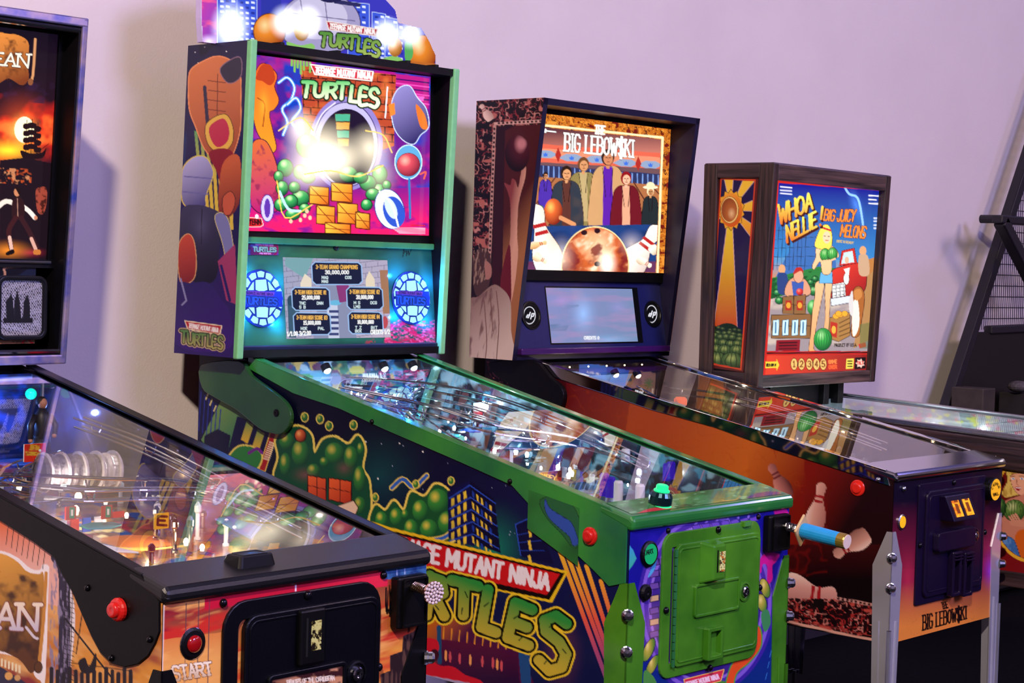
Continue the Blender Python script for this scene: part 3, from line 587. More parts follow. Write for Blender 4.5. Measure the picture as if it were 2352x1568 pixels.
def paint_m2_box(c):
    c.grad((480, 100), '#0e0c38', (470, 800), '#2a1464'); c.mixn(c.vn(40, seed=4), .5, .9, '#0a3a70', .8, [(400, 300), (570, 300), (560, 480), (400, 480)])
    for x, y in ((455, 145), (520, 118), (448, 120), (540, 150), (470, 108)): c.ell(x, y, 1.3, 1.3, '#ffffff')
    c.poly([(430, 300), (470, 262), (560, 250), (548, 620), (420, 460)], '#141048')
    for i in range(7): c.poly([(446+i*13, 300+i*4), (453+i*13, 302+i*4), (470+i*11, 480+i*8), (462+i*11, 478+i*8)], c.lg((0, 300), '#5aa060', (0, 420), '#e0c040'))
    # rusty tank on stilts, steel dome below it, red drape
    tan = c.lg((440, 150), '#d87a44', (560, 430), '#8a3018')
    c.blob([(434, 190), (440, 160), (470, 140), (500, 130), (530, 140), (550, 165), (552, 230), (550, 300), (530, 360), (500, 370), (470, 340), (450, 290), (436, 250)], tan, 2.5, '#f09860')
    for i in range(6): c.line([(478, 185+i*22), (518, 190+i*22)], 1.8, '#6a2410')
    c.line([(500, 170), (498, 320)], 1.8, '#6a2410'); c.blob([(506, 160), (530, 138), (552, 134), (552, 175), (525, 190)], '#2a2238', 2, '#8a6a80'); c.line([(470, 200), (478, 300)], 8, '#2a2440')
    c.blob([(474, 285), (515, 262), (534, 290), (532, 330), (505, 350), (478, 330)], '#e8b848', 1.5, '#4a2008'); c.blob([(482, 290), (512, 272), (526, 295), (522, 325), (500, 338), (484, 318)], '#c02848')
    c.blob([(480, 350), (530, 345), (545, 400), (520, 470), (500, 400)], '#8a1420'); c.blob([(510, 380), (550, 360), (548, 470), (505, 500)], c.lg((510, 380), '#c86030', (550, 480), '#7a2818'))
    dome = c.lg((420, 370), '#b8b4e8', (480, 470), '#3a3478')
    c.blob([(418, 420), (422, 385), (445, 362), (472, 362), (488, 390), (486, 412), (472, 450), (470, 475), (440, 478), (420, 462)], dome, 2.5, '#e0c860'); c.line([(420, 440), (478, 446)], 3, '#6a68a8'); c.line([(424, 405), (486, 410)], 3, '#6a68a8')
    c.blob([(418, 480), (450, 470), (490, 480), (510, 500), (505, 560), (495, 640), (450, 650), (418, 600), (412, 540)], c.lg((420, 480), '#3c3858', (480, 640), '#0c0a1c')); c.glow(462, 520, 34, 60, '#6a6a90', .35); c.line([(464, 480), (462, 560)], 1.5, '#08060e')
    c.blob([(494, 500), (512, 490), (528, 520), (540, 620), (528, 640), (512, 560)], '#7a7ab0', 1.5, '#d8c880'); c.blob([(512, 455), (530, 440), (540, 460), (530, 490), (515, 490)], '#c85a38', 1.5, '#301008')
    c.blob([(412, 560), (430, 538), (444, 552), (450, 600), (444, 640), (418, 650), (410, 610)], c.lg((412, 545), '#c84830', (440, 650), '#7a1418'), 2, '#e0a870')
    c.blob([(405, 660), (440, 650), (480, 650), (510, 690), (528, 720), (528, 800), (404, 790)], c.lg((420, 650), '#241860', (500, 800), '#3a1478')); c.line([(415, 640), (428, 690), (418, 700)], 4, '#8a88b8')
    c.poly([(500, 600), (540, 560), (545, 700), (520, 690)], '#a03868'); c.line([(508, 610), (528, 690)], 6, '#1c1460')
    c.poly([(423, 735), (511, 747), (506, 770), (430, 756)], '#f0e0c0'); c.poly([(426, 738), (508, 749), (503, 767), (432, 754)], '#b8242c'); c.text('TEENAGE MUTANT NINJA', (433, 752), (501, 763), 9.5, 2.0, '#f8f0f0', gap=.3)
    turtles(c, [(416, 786, 14, 27, 0), (431, 790, 13, 25, 0), (446, 792, 13, 25, 0), (459, 793, 13, 26, 0), (475, 796, 10, 27, 0), (486, 798, 11, 27, 0), (500, 802, 12, 29, 0)], 4.6, c.lg((0, 765), '#5a8a48', (0, 795), '#b0a860'), '#101010', 4.5, '#d8c090', 8)
def paint_m2_panel(c):
    c.grad((560, 560), '#256a42', (1000, 780), '#1c5a50'); c.mixn(c.vn(60, 30, seed=5), .4, .8, '#124638'); c.glow(640, 780, 90, 40, '#5a8a20', .22); c.glow(760, 575, 160, 30, '#6aa020', .2)
    m = [(880, 790), (895, 745), (920, 732), (960, 738), (1000, 735), (1006, 800), (880, 800)]; c.mixn(c.vn(9, 5, seed=6), .42, .6, '#d0204c', 1., m); c.mixn(c.vn(5, 3, seed=8), .55, .7, '#f06080', 1., m); c.glow(930, 770, 30, 14, '#105020', .0)
    c.mixn(c.vn(6, 4, seed=3), .55, .7, '#c03040', .8, [(840, 780), (860, 778), (865, 790), (838, 790)])
    c.line([(925, 590), (930, 570), (928, 560), (926, 582), (934, 576), (933, 588), (938, 576), (939, 586), (945, 572)], 1.6, '#06121c')
def paint_m2_screen(c):
    c.grad((650, 600), '#a0a4c0', (890, 770), '#c0b0c8'); br = (np.abs(((c.Y+c.X*.12) % 13)-6.5) > 5.6) | (np.abs(((c.X+14*np.floor((c.Y+c.X*.12)/13 % 2)) % 28)-14) > 13.2)
    c._put(np.nonzero(br)[0], np.full(br.sum(), .5), '#5a5878'); c.poly([(655, 592), (720, 592), (700, 640), (655, 610)], '#7aa8b0'); c.poly([(690, 650), (700, 628), (715, 640), (716, 662), (690, 662)], '#e8dcc8'); c.poly([(840, 640), (848, 622), (860, 640), (862, 662), (840, 662)], '#e8d8c0')
    c.poly([(735, 655), (800, 655), (820, 780), (720, 780)], '#8a90b0'); c.poly([(750, 700), (775, 700), (780, 780), (755, 780)], '#c8d0e8'); c.ell(770, 695, 14, 6, '#6ab8e0'); c.poly([(772, 655), (800, 650), (806, 690), (780, 695)], '#8a3878'); c.poly([(660, 690), (690, 700), (680, 775), (664, 775)], '#3a5a70'); c.ell(668, 690, 8, 12, '#284860')
    for i in range(5): c.poly([(756, 712+i*13), (778, 712+i*13), (778, 718+i*13), (756, 718+i*13)], '#3a4478')
    c.poly([(872, 620), (892, 620), (898, 720), (880, 720)], '#a87858'); c.ell(884, 740, 7, 14, '#c04a50')
    def bx(x0, y0, x1, y1, t1, t2, t3):
        k = 7; P = [(x0+k, y0), (x1-k, y0+1), (x1, y0+k), (x1+2, y1-k), (x1-k+2, y1), (x0+k+2, y1), (x0+2, y1-k), (x0, y0+k)]; c.poly(P, '#141c3c', 2.6, '#9cc0f0'); cx = (x0+x1)/2; wd = x1-x0
        c.text(t1, (x0+wd*.08, y0+14), (x1-wd*.07, y0+14.5), 8.5, 1.7, '#f0b858', gap=.4); c.text(t2, (cx-wd*.23, y0+26), (cx+wd*.25, y0+26), 8, 1.9, '#ffffff', gap=.4)
        for tx, px_, py_ in t3: c.text(tx, (x0+wd*px_, y0+py_), (x0+wd*px_+4.6*len(tx), y0+py_), 6, 1.5, '#d8ecf0', gap=.4)
    bx(717, 603, 829, 652, '3-TEAM GRAND CHAMPIONS', '30,000,000', [('MAQ', .2, 37), ('COS', .68, 37), ('MAG', .2, 46)])
    bx(671, 661, 755, 711, '3-TEAM HIGH SCORE #1', '25,000,000', [('TNC', .2, 38), ('DNN', .68, 38), ('S B', .2, 47)]); bx(797, 660, 877, 709, '3-TEAM HIGH SCORE #2', '20,000,000', [('M S', .2, 38), ('DCG', .68, 38), ('LMG', .2, 47)])
    bx(675, 719, 757, 767, '3-TEAM HIGH SCORE #3', '15,000,000', [('HOE', .2, 38), ('PAL', .68, 38)]); bx(801, 717, 877, 765, '3-TEAM HIGH SCORE #4', '10,000,000', [('T Z', .2, 38), ('BIT', .68, 38), ('BOX', .2, 46)])
    c.text('1/1.00 3/2.00', (660, 771), (714, 769), 9, 2.2, '#ffffff', gap=.3); c.text('CREDITS 1/2', (852, 767), (895, 766), 9, 2.2, '#ffffff', gap=.3)
def paint_m2_glass(c):
    c.grad((570, 150), '#1c1c8c', (980, 520), '#7a1080'); c.mixn(c.vn(40, seed=3), .45, .75, '#0a3ab0'); c.mixn(c.vn(34, seed=11), .55, .8, '#b01878')
    c.grad((700, 440), '#8a1480', (700, 530), '#f01860', [(555, 470), (640, 440), (985, 430), (990, 545), (550, 545)]); c.mixn(c.vn(26, 14, seed=8), .5, .8, '#4a1090', .8, [(555, 470), (985, 470), (985, 540), (555, 540)])
    c.poly([(860, 162), (986, 180), (984, 250), (900, 240), (860, 215)], '#b0187c'); 
    for i in range(6): c.line([(862, 176+i*9), (985, 190+i*10)], 3, '#e84ab0' if i % 2 else '#3a0a60')
    c.poly([(905, 215), (975, 222), (972, 232), (905, 226)], '#ff60c0')
    # brick wall with a round tunnel mouth
    W_ = [(690, 150), (910, 172), (905, 335), (860, 350), (700, 330)]; c.poly(W_, '#b04428'); yy = c.Y-c.X*.06
    br = ((np.abs((yy % 17)-8.5) > 7.4) | (np.abs(((c.X+17*np.floor((yy/17) % 2)) % 34)-17) > 15.8)) & (c.mask(W_) > .5); c._put(np.nonzero(br)[0], np.ones(br.sum()), '#3a0c10'); c.mixn(c.vn(24, seed=2), .5, .8, '#e07838', .6, W_)
    c.ell(795, 330, 84, 108, '#8a7ac0'); c.ell(795, 332, 72, 96, '#b8b0e0', ow=2, oc='#2a1c58'); c.ell(796, 338, 64, 88, '#180c28'); c.line([(722, 300), (740, 262), (770, 236)], 3, '#e0d8ff', sm=4)
    for i in range(7): c.line([(670+i*7, 138+i), (670+i*7, 150+((i*37) % 23))], 5, '#7ab050')
    # plume, sparks and pools of colour around a painted glare standing in for lamps behind the sheet
    c.blob([(575, 205), (590, 160), (605, 146), (625, 158), (636, 175), (630, 200), (640, 230), (630, 250), (618, 260), (626, 300), (634, 340), (620, 350), (604, 325), (590, 300), (580, 260), (575, 240)], c.lg((600, 160), '#e06020', (610, 340), '#e09020'), 2, '#4a1030'); c.blob([(588, 180), (600, 150), (622, 150), (632, 180), (620, 196), (602, 186)], '#b03818'); c.line([(592, 225), (608, 240), (604, 290)], 3, '#8a3a10', sm=3); c.glow(606, 240, 20, 60, '#ffb030', .4)
    for p in ([(640, 190), (660, 178), (676, 200), (668, 230), (648, 250), (660, 280), (650, 310)], [(660, 240), (680, 225), (690, 250), (670, 280), (690, 300)], [(575, 330), (590, 345), (570, 380), (585, 400)]): c.line(p, 7, '#3a90ff', sm=4); c.line(p, 3, '#e0f0ff', sm=4)
    c.blob([(560, 400), (580, 330), (606, 322), (625, 350), (640, 400), (650, 470), (600, 490), (565, 450)], c.lg((590, 330), '#d06030', (610, 480), '#b01868'), 2, '#30082c'); c.mixn(c.vn(16, seed=6), .5, .62, '#7a1848', .7, [(565, 400), (600, 330), (640, 400), (645, 470), (600, 485)])
    c.blob([(900, 240), (915, 205), (940, 198), (958, 225), (978, 250), (984, 290), (965, 310), (950, 330), (925, 320), (905, 290)], c.lg((900, 210), '#8a80c0', (970, 320), '#201858'), 2, '#c8d8ff'); c.blob([(955, 240), (975, 262), (982, 295), (965, 290)], '#e07028'); c.poly([(893, 240), (906, 236), (908, 262), (896, 268)], '#e88030'); c.line([(885, 270), (890, 200)], 3, '#f0f4ff')
    c.ell(938, 372, 30, 38, '#5aa0d0', ow=2, oc='#d0f0ff'); c.ball(938, 378, 26, 26, '#d04858', '#ffb0a0', '#7a1830', ow=1, oc='#40081c'); c.line([(940, 412), (942, 500)], 5, '#2a70b8'); c.line([(965, 400), (978, 395), (974, 410)], 4, '#e05848', sm=3)
    g = lambda x, y, rx, ry, r=0.: c.ball(x, y, rx, ry, '#3aa858', '#d8ffb8', '#0f5a34', -.2, -.5, ow=2, oc='#082818', rot=r)
    for x, y, rx, ry in ((655, 385, 17, 19), (690, 395, 15, 16), (705, 335, 24, 26), (800, 400, 20, 17), (872, 400, 16, 20), (870, 440, 17, 17), (690, 455, 20, 17), (645, 470, 14, 14), (845, 420, 18, 17), (640, 405, 10, 12), (888, 425, 9, 10), (672, 492, 16, 12)): g(x, y, rx, ry)
    for x, y, rx, ry in ((648, 432, 13, 16), (668, 462, 15, 14), (720, 440, 12, 12), (708, 408, 15, 12), (828, 408, 16, 12), (856, 446, 15, 13), (842, 470, 12, 12), (820, 500, 11, 15), (676, 430, 12, 12), (700, 478, 12, 10)): g(x, y, rx, ry)
    c.line([(642, 440), (662, 480), (690, 485)], 6, '#b8e8ff', sm=3); c.line([(636, 415), (655, 500), (720, 468)], 2.5, '#ffd050', sm=4)
    for x, y, w_, h_ in ((712, 428, 42, 38), (762, 420, 46, 40), (728, 472, 40, 40), (776, 466, 44, 44), (748, 512, 56, 24), (818, 488, 30, 34)): c.poly([(x, y), (x+w_, y+4), (x+w_, y+h_+4), (x, y+h_)], c.lg((x, y), '#ffc040', (x+w_, y+h_), '#d05c10'), 2.5, '#5a1c08'); c.line([(x, y+h_*.5), (x+w_, y+h_*.5+4)], 2, '#8a3c10'); c.line([(x, y), (x+w_, y+h_+4)], 2, '#8a3c10')
    c.ell(895, 480, 32, 46, '#dfe8ff', ow=2, oc='#1c2a80', rot=-.3); c.ell(905, 486, 24, 36, '#2a50c0', rot=-.3); c.ell(898, 478, 12, 26, '#c8d8ff', rot=-.4); c.line([(872, 440), (900, 470), (915, 520)], 4, '#ffffff', sm=3)
    c.ell(566, 470, 9, 32, '#90b0f0', ow=2, oc='#1c2a80'); c.ell(614, 478, 14, 30, '#c8c0ff', ow=2, oc='#3a1c80'); c.ell(614, 478, 7, 22, '#5a30a0')
    for x, y in ((668, 508), (690, 505), (700, 495), (712, 500), (705, 485)): c.ell(x, y, 4, 5, '#ffc0a0')
    for k in range(4): c.poly([(770+k*2, 262+k*19), (804-k, 262+k*19), (803-k, 278+k*19), (771+k*2, 278+k*19)], '#e0a048' if k % 2 else '#48a888', 1.2, '#503010')
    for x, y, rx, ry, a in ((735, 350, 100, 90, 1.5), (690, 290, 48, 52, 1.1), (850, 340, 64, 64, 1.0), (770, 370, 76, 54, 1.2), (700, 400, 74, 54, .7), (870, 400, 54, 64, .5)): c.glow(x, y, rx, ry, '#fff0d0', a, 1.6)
    for p in ([(640, 300), (690, 270), (720, 300)], [(700, 400), (760, 392), (820, 405), (880, 380)], [(840, 300), (880, 310), (900, 350)]): c.line(p, 3, '#ffd070', sm=4)
    # banner and name
    c.poly([(712, 147), (859, 163), (855, 187), (722, 172)], '#f8e8e0'); c.poly([(715, 150), (855, 165), (851, 184), (724, 170)], '#c42838'); c.text('TEENAGE MUTANT NINJA', (724, 168), (850, 181), 14, 3.3, '#fff8f8', gap=.3)
    turtles(c, [(692, 222, 24, 34, 4), (720, 222, 24, 30, 3), (748, 224, 24, 32, 3), (774, 226, 24, 36, 2), (802, 234, 18, 36, 2), (824, 240, 20, 38, 1), (848, 246, 22, 42, 0)], 8.4, c.lg((0, 185), '#58b868', (0, 236), '#f0f8d0'), '#0a2814', 5, '#102008', 7)
    c.poly([(560, 505), (566, 500), (600, 502), (604, 516), (598, 520), (564, 520)], '#c81c24', 1.5, '#f0d0c8'); st = c.place('STERN', (565, 516), (599, 515), 11, gap=.2); c.strokes(st, 2.6, '#200408')
    c.ell(590, 497, 4, 5, '#f0f0ff'); c.line([(945, 517), (976, 518)], 2.4, '#d01c30'); 
    for i in range(5): c.line([(900+i*4, 523+i*3), (976, 524+i*3)], 1.1, '#f0d0e8')
def paint_m2_topper(c):
    c.fill('#3a38c0'); c.grad((465, 0), '#c83ab0', (560, 40), '#4a50d8', [(400, -120), (570, -120), (550, 200), (400, 200)]); c.mixn(c.vn(30, 12, seed=4), .45, .7, '#ff60a0', .9, [(455, -100), (520, -100), (510, 110), (455, 110)])
    for x0, x1, y0 in ((500, 545, -20), (545, 590, -5), (800, 848, 5), (855, 885, 28), (885, 912, 40)):
        c.poly([(x0, y0), (x1, y0+5), (x1, 130), (x0, 130)], '#3c5ae0', 1.5, '#c8d8ff')
        for i in range(9):
            for j in range(3): c.poly([(x0+6+j*13, y0+8+i*12), (x0+14+j*13, y0+9+i*12), (x0+14+j*13, y0+14+i*12), (x0+6+j*13, y0+13+i*12)], '#e8f0ff' if (i*3+j) % 4 else '#2030a0')
    c.poly([(600, -20), (640, -30), (650, 30), (600, 40)], '#2a34a8'); c.ell(735, 55, 92, 72, '#a8a0cc', ow=2, oc='#3a3068'); c.ell(728, 40, 70, 50, '#d0c8e8'); c.line([(690, 0), (700, 60)], 2, '#6a6090'); c.line([(745, -10), (752, 50)], 2, '#6a6090'); c.line([(670, 30), (815, 48)], 2, '#6a6090'); c.poly([(765, -2), (830, 8), (826, 16), (768, 8)], '#2a2a60'); c.ell(760, -8, 30, 14, '#1c1c50')
    for x, y, rx, ry in ((619, 72, 36, 40), (971, 122, 31, 40)):
        c.ball(x, y, rx, ry, '#f08c28', '#ffe0a0', '#a04010', ow=2, oc='#4a1c08')
    c.blob([(585, 102), (620, 98), (654, 104), (652, 116), (590, 112)], '#c86a28'); c.ball(693, 68, 18, 26, '#e0b060', '#fff8d0', '#a06820'); c.blob([(660, 96), (690, 104), (716, 100), (722, 112), (690, 116), (664, 110)], '#8ac868')
    c.blob([(880, 135), (905, 128), (925, 138), (910, 146), (884, 144)], '#8ac868'); c.ball(908, 108, 16, 22, '#e8a050', '#fff0c0', '#a05c18'); c.blob([(930, 100), (945, 95), (948, 130), (932, 140)], '#5ab060'); c.line([(945, 146), (998, 150)], 9, '#c06a28'); c.poly([(575, 112), (600, 104), (870, 140), (870, 150)], '#c8d0f0')
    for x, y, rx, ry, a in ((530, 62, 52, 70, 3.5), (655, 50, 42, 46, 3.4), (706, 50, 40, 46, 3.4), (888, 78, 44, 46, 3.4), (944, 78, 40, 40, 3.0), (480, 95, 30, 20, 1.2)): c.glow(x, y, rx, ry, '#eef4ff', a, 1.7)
    c.poly([(748, 47), (869, 66), (864, 84), (754, 69)], '#f0e0e0'); c.poly([(751, 50), (866, 68), (861, 81), (756, 67)], '#b82434'); c.text('TEENAGE MUTANT NINJA', (757, 65), (860, 79), 11, 2.7, '#fff4f4', gap=.3)
    turtles(c, [(734, 106, 20, 30, 3), (757, 106, 19, 26, 2), (779, 108, 19, 27, 2), (799, 112, 19, 30, 2), (820, 118, 14, 30, 1), (836, 124, 16, 31, 1), (854, 130, 18, 34, 0)], 7, c.lg((0, 80), '#5a9440', (0, 125), '#a8c060'), '#0a1c08', 5)
# ---- left machine
def paint_m1_glass(c):
    c.fill('#120a20'); c.grad((60, 60), '#0c0818', (60, 600), '#3a1420'); fire = c.vn(36, seed=4)
    P = [(0, 210), (60, 200), (100, 190), (135, 215), (130, 390), (0, 390)]; vf_ = np.clip(1-np.abs(c.Y-300)/115, 0, 1)**.6; c.mixn(fire*vf_, .30, .52, '#c02018', 1.); c.mixn(fire*vf_, .48, .70, '#f07030', 1.)
    P2 = [(0, 190), (135, 190), (135, 240), (0, 230)]; c.mixn(c.vn(24, seed=9), .5, .7, '#2a1430', 1., P2)
    c.glow(50, 300, 90, 110, '#ff5a10', .8); c.glow(20, 345, 90, 36, '#ffc020', 1.6); c.ell(56, 298, 23, 30, '#fff4d0'); c.glow(54, 300, 46, 52, '#ffd060', 1.0)
    for m, h, wd in ((62, 276, 7), (74, 274, 9), (87, 282, 7)):   # sailing ship
        c.line([(m, h), (m-3, 352)], 1.6, '#14060a')
        for k in range(4): c.blob([(m-wd, h+8+k*16), (m+wd, h+10+k*16), (m+wd-2, h+20+k*16), (m-wd-1, h+19+k*16)], '#1c080c')
    c.blob([(48, 345), (70, 352), (96, 350), (106, 340), (98, 362), (60, 366), (50, 358)], '#18060c'); c.line([(92, 345), (112, 330)], 1.5, '#14060a'); c.line([(60, 366), (118, 380)], 4, '#c03068')
    c.poly([(0, 368), (60, 362), (130, 378), (120, 600), (0, 600)], '#180a14'); c.mixn(c.vn(10, 8, seed=3), .55, .7, '#c85020', .8, [(0, 385), (75, 388), (72, 425), (0, 420)]); c.mixn(c.vn(8, 12, seed=12), .62, .72, '#e09060', .7, [(0, 385), (75, 388), (72, 425), (0, 420)])
    c.glow(20, 575, 70, 30, '#ff9020', .9); c.glow(70, 580, 50, 16, '#c02040', .6)
    # fencer in a white shirt
    c.line([(40, 470), (14, 462), (-6, 476)], 11, '#f0dcd0', sm=3); c.line([(44, 468), (66, 484), (80, 500)], 10, '#f0e0d8', sm=3); c.ell(82, 500, 4, 5, '#c88060')
    c.blob([(30, 458), (46, 452), (56, 470), (54, 500), (30, 502), (27, 480)], '#2a1014'); c.line([(40, 456), (41, 496)], 2, '#a87868'); c.ell(39, 441, 7, 10, '#c8805a'); c.blob([(32, 436), (38, 428), (47, 434), (46, 450), (36, 434)], '#180808')
    c.line([(36, 500), (20, 530), (26, 570)], 11, '#3a1418', sm=3); c.line([(48, 500), (66, 530), (84, 568)], 11, '#34141a', sm=3); c.line([(22, 545), (27, 574)], 8, '#e0b0a0'); c.line([(72, 548), (82, 572)], 8, '#d8a090'); c.blob([(14, 580), (30, 572), (32, 582), (16, 586)], '#100406'); c.blob([(78, 574), (92, 574), (92, 584), (78, 584)], '#c07030')
    c.blob([(82, 440), (92, 430), (106, 432), (108, 460), (100, 490), (86, 485)], '#9a4030'); c.mixn(c.vn(7, seed=5), .5, .65, '#30100c', .9, [(80, 430), (108, 430), (106, 490), (84, 490)])
    # scroll with the end of the name
    c.blob([(-10, 84), (20, 78), (45, 82), (66, 100), (64, 150), (66, 180), (50, 196), (20, 180), (-10, 186)], c.lg((0, 80), '#e0883c', (40, 190), '#7a3818')); c.mixn(c.vn(16, seed=2), .5, .75, '#4a2010', .8, [(-10, 84), (60, 90), (60, 190), (-10, 180)])
    c.line([(81, 90), (76, 170), (69, 190)], 6, '#d09060', sm=3); c.ell(70, 188, 6, 8, '#8a5030')
    st = c.place('EAN', (-16, 147), (64, 155), 26, 30, gap=.2, slab=.22); c.strokes(st, 7, '#30140c'); c.strokes(st, 4.4, '#f4e8d8')
def paint_m1_panel(c):
    c.fill('#0a0a18'); c.poly([(30, 640), (75, 610), (110, 635), (108, 720), (80, 720)], '#141c34'); c.line([(0, 650), (12, 630), (10, 615), (40, 612), (62, 610)], 5, '#b08468', sm=3)
    P = [(0, 752), (112, 740), (112, 800), (0, 800)]; c.poly(P, '#b87c54'); c.mixn(c.vn(10, 8, seed=3), .5, .6, '#6a4028', .8, P); c.line([(50, 764), (74, 788)], 5, '#c82020'); c.line([(72, 762), (52, 786)], 5, '#c82020')
def paint_m1_side(c):
    c.grad((60, 1190), '#c85030', (200, 1500), '#d89038'); c.mixn(c.vn(90, 40, seed=2, rot=.5), .45, .8, '#8a2a30'); c.mixn(c.vn(60, 30, seed=6, rot=.5), .5, .8, '#f0c080', .6)
    c.grad((0, 1200), '#e06838', (0, 1300), '#e8b0a8', [(-200, 1100), (140, 1250), (160, 1400), (-200, 1300)])
    c.line([(150, 1330), (165, 1420), (150, 1568)], 16, '#e8e0f0', sm=3); c.line([(130, 1280), (148, 1330), (146, 1600)], 26, '#2a2440', sm=3); c.mixn(c.vn(5, 22, seed=5), .5, .62, '#8a80a8', .9, [(118, 1280), (165, 1300), (160, 1600), (112, 1600)])
    # torn parchment
    c.blob([(-60, 1262), (0, 1264), (40, 1280), (70, 1305), (92, 1308), (98, 1296), (112, 1300), (112, 1330), (104, 1560), (92, 1562), (80, 1552), (70, 1530), (40, 1510), (0, 1500), (-60, 1495)], '#f4ecf8'); 
    c.blob([(-60, 1268), (0, 1270), (38, 1288), (62, 1312), (88, 1318), (100, 1318), (98, 1400), (94, 1480), (84, 1530), (70, 1545), (45, 1515), (0, 1494), (-60, 1488)], c.lg((0, 1280), '#e0a040', (90, 1480), '#5a3010'))
    c.mixn(c.vn(26, seed=3), .45, .72, '#3a1c0c', .95, [(-60, 1300), (60, 1320), (92, 1340), (90, 1520), (40, 1500), (-60, 1490)]); c.line([(106, 1316), (100, 1420), (90, 1525)], 8, '#c88838', sm=3); c.ell(88, 1532, 8, 12, '#5a3414', ow=2, oc='#201008')
    st = c.place('CARIBBEAN', (-330, 1424), (84, 1446), 46, 58, gap=.2, slab=.2); c.strokes(st, 13, '#7a3020'); c.strokes(st, 9, c.lg((0, 1380), '#f8e8d8', (0, 1450), '#c8c0e0'))
    c.line([(60, 1440), (78, 1462), (86, 1466)], 6, '#d8d0e8', sm=3)
    # rigging
    for x in (152, 160, 168): c.line([(x, 1325), (x-8, 1560)], 1.8, '#1a1018')
    for i in range(22): c.line([(147, 1335+i*11), (170, 1342+i*11)], 1.5, '#1a1018')
    c.line([(150, 1420), (260, 1560)], 4, '#140c14'); c.line([(150, 1520), (300, 1540)], 2, '#140c14'); c.line([(175, 1500), (190, 1400)], 3, '#5a3418'); c.blob([(180, 1520), (195, 1510), (205, 1530), (220, 1498), (218, 1540), (190, 1545)], '#140c14')
    for i in range(14): c.line([(118+i*14, 1535+(i % 3)*6), (118+i*14, 1600)], 9, '#1c1420')
    for i in range(8): c.line([(20+i*12, 1200+i*9), (14+i*12, 1250+i*8)], 1.6, '#2a1420')
    for i in range(6): c.poly([(2+i*8, 1512+i*3), (7+i*8, 1512+i*3), (7+i*8, 1530+i*3), (2+i*8, 1530+i*3)], '#f0e0c0'); 
    c.poly([(-60, 1510), (0, 1530), (80, 1580), (-60, 1640)], '#2a2848'); c.ell(20, 1552, 9, 9, '#e0a860'); c.ell(40, 1556, 7, 7, '#d0a068')
def paint_m1_front(c):
    c.grad((600, 1360), '#7a1030', (640, 1568), '#e8a040'); n = c.vn(120, 26, seed=4, rot=-.25); c.mixn(n, .4, .7, '#c83028'); c.grad((420, 1460), '#d88040', (430, 1520), '#e8a858', [(360, 1470), (520, 1450), (520, 1640), (360, 1640)]); c.mixn(c.vn(90, 16, seed=7, rot=-.3), .52, .72, '#f0b060', .9); c.mixn(c.vn(70, 18, seed=9, rot=-.3), .6, .8, '#8a1c30', .8, [(370, 1385), (560, 1350), (560, 1450), (370, 1450)])
    c.grad((700, 1350), '#c01838', (860, 1330), '#e02848', [(470, 1360), (890, 1290), (890, 1345), (470, 1400)])
    c.poly([(880, 1290), (984, 1285), (984, 1330), (880, 1330)], '#3a6aa0'); c.mixn(c.vn(14, seed=3), .4, .7, '#1c3c78', 1., [(880, 1290), (984, 1285), (984, 1340), (880, 1340)])
    for x in (428, 457, 482): c.line([(x, 1385-(x-428)*.2), (x-5, 1568)], 1.8, '#5a4048')
    for x in (679,): c.line([(x, 1340), (x, 1356)], 4, '#f0d8e8')
    c.line([(912, 1300), (912, 1320)], 2, '#a8c0e8'); c.line([(930, 1298), (930, 1318)], 2, '#a8c0e8')
    rr = random.Random(5)
    for i in range(60): x = rr.uniform(885, 950); c.line([(x, 1340+rr.uniform(0, 60)), (x-rr.uniform(2, 10)+6, 1400+rr.uniform(0, 55)*((x-880)/60))], 2.6, '#0a0810')
    P = [(874, 1568), (874, 1548), (896, 1540), (896, 1505), (924, 1495), (926, 1460), (950, 1450), (958, 1440), (984, 1440), (984, 1640), (874, 1640)]; c.poly(P, '#2a1c20'); c.mixn(c.vn(5, 40, seed=2), .5, .62, '#5a4038', .9, P); c.poly([(955, 1440), (984, 1430), (984, 1640), (940, 1640)], '#0c0c28')
    st = c.place('START', (400, 1563), (488, 1548), 33, 28, gap=.25, slab=.16); c.strokes(st, 8, '#6a3020'); c.strokes(st, 5.4, c.lg((0, 1525), '#f8ecd0', (0, 1562), '#c8a880'))
    c.line([(376, 1390), (372, 1568)], 3, '#f0e8e8')

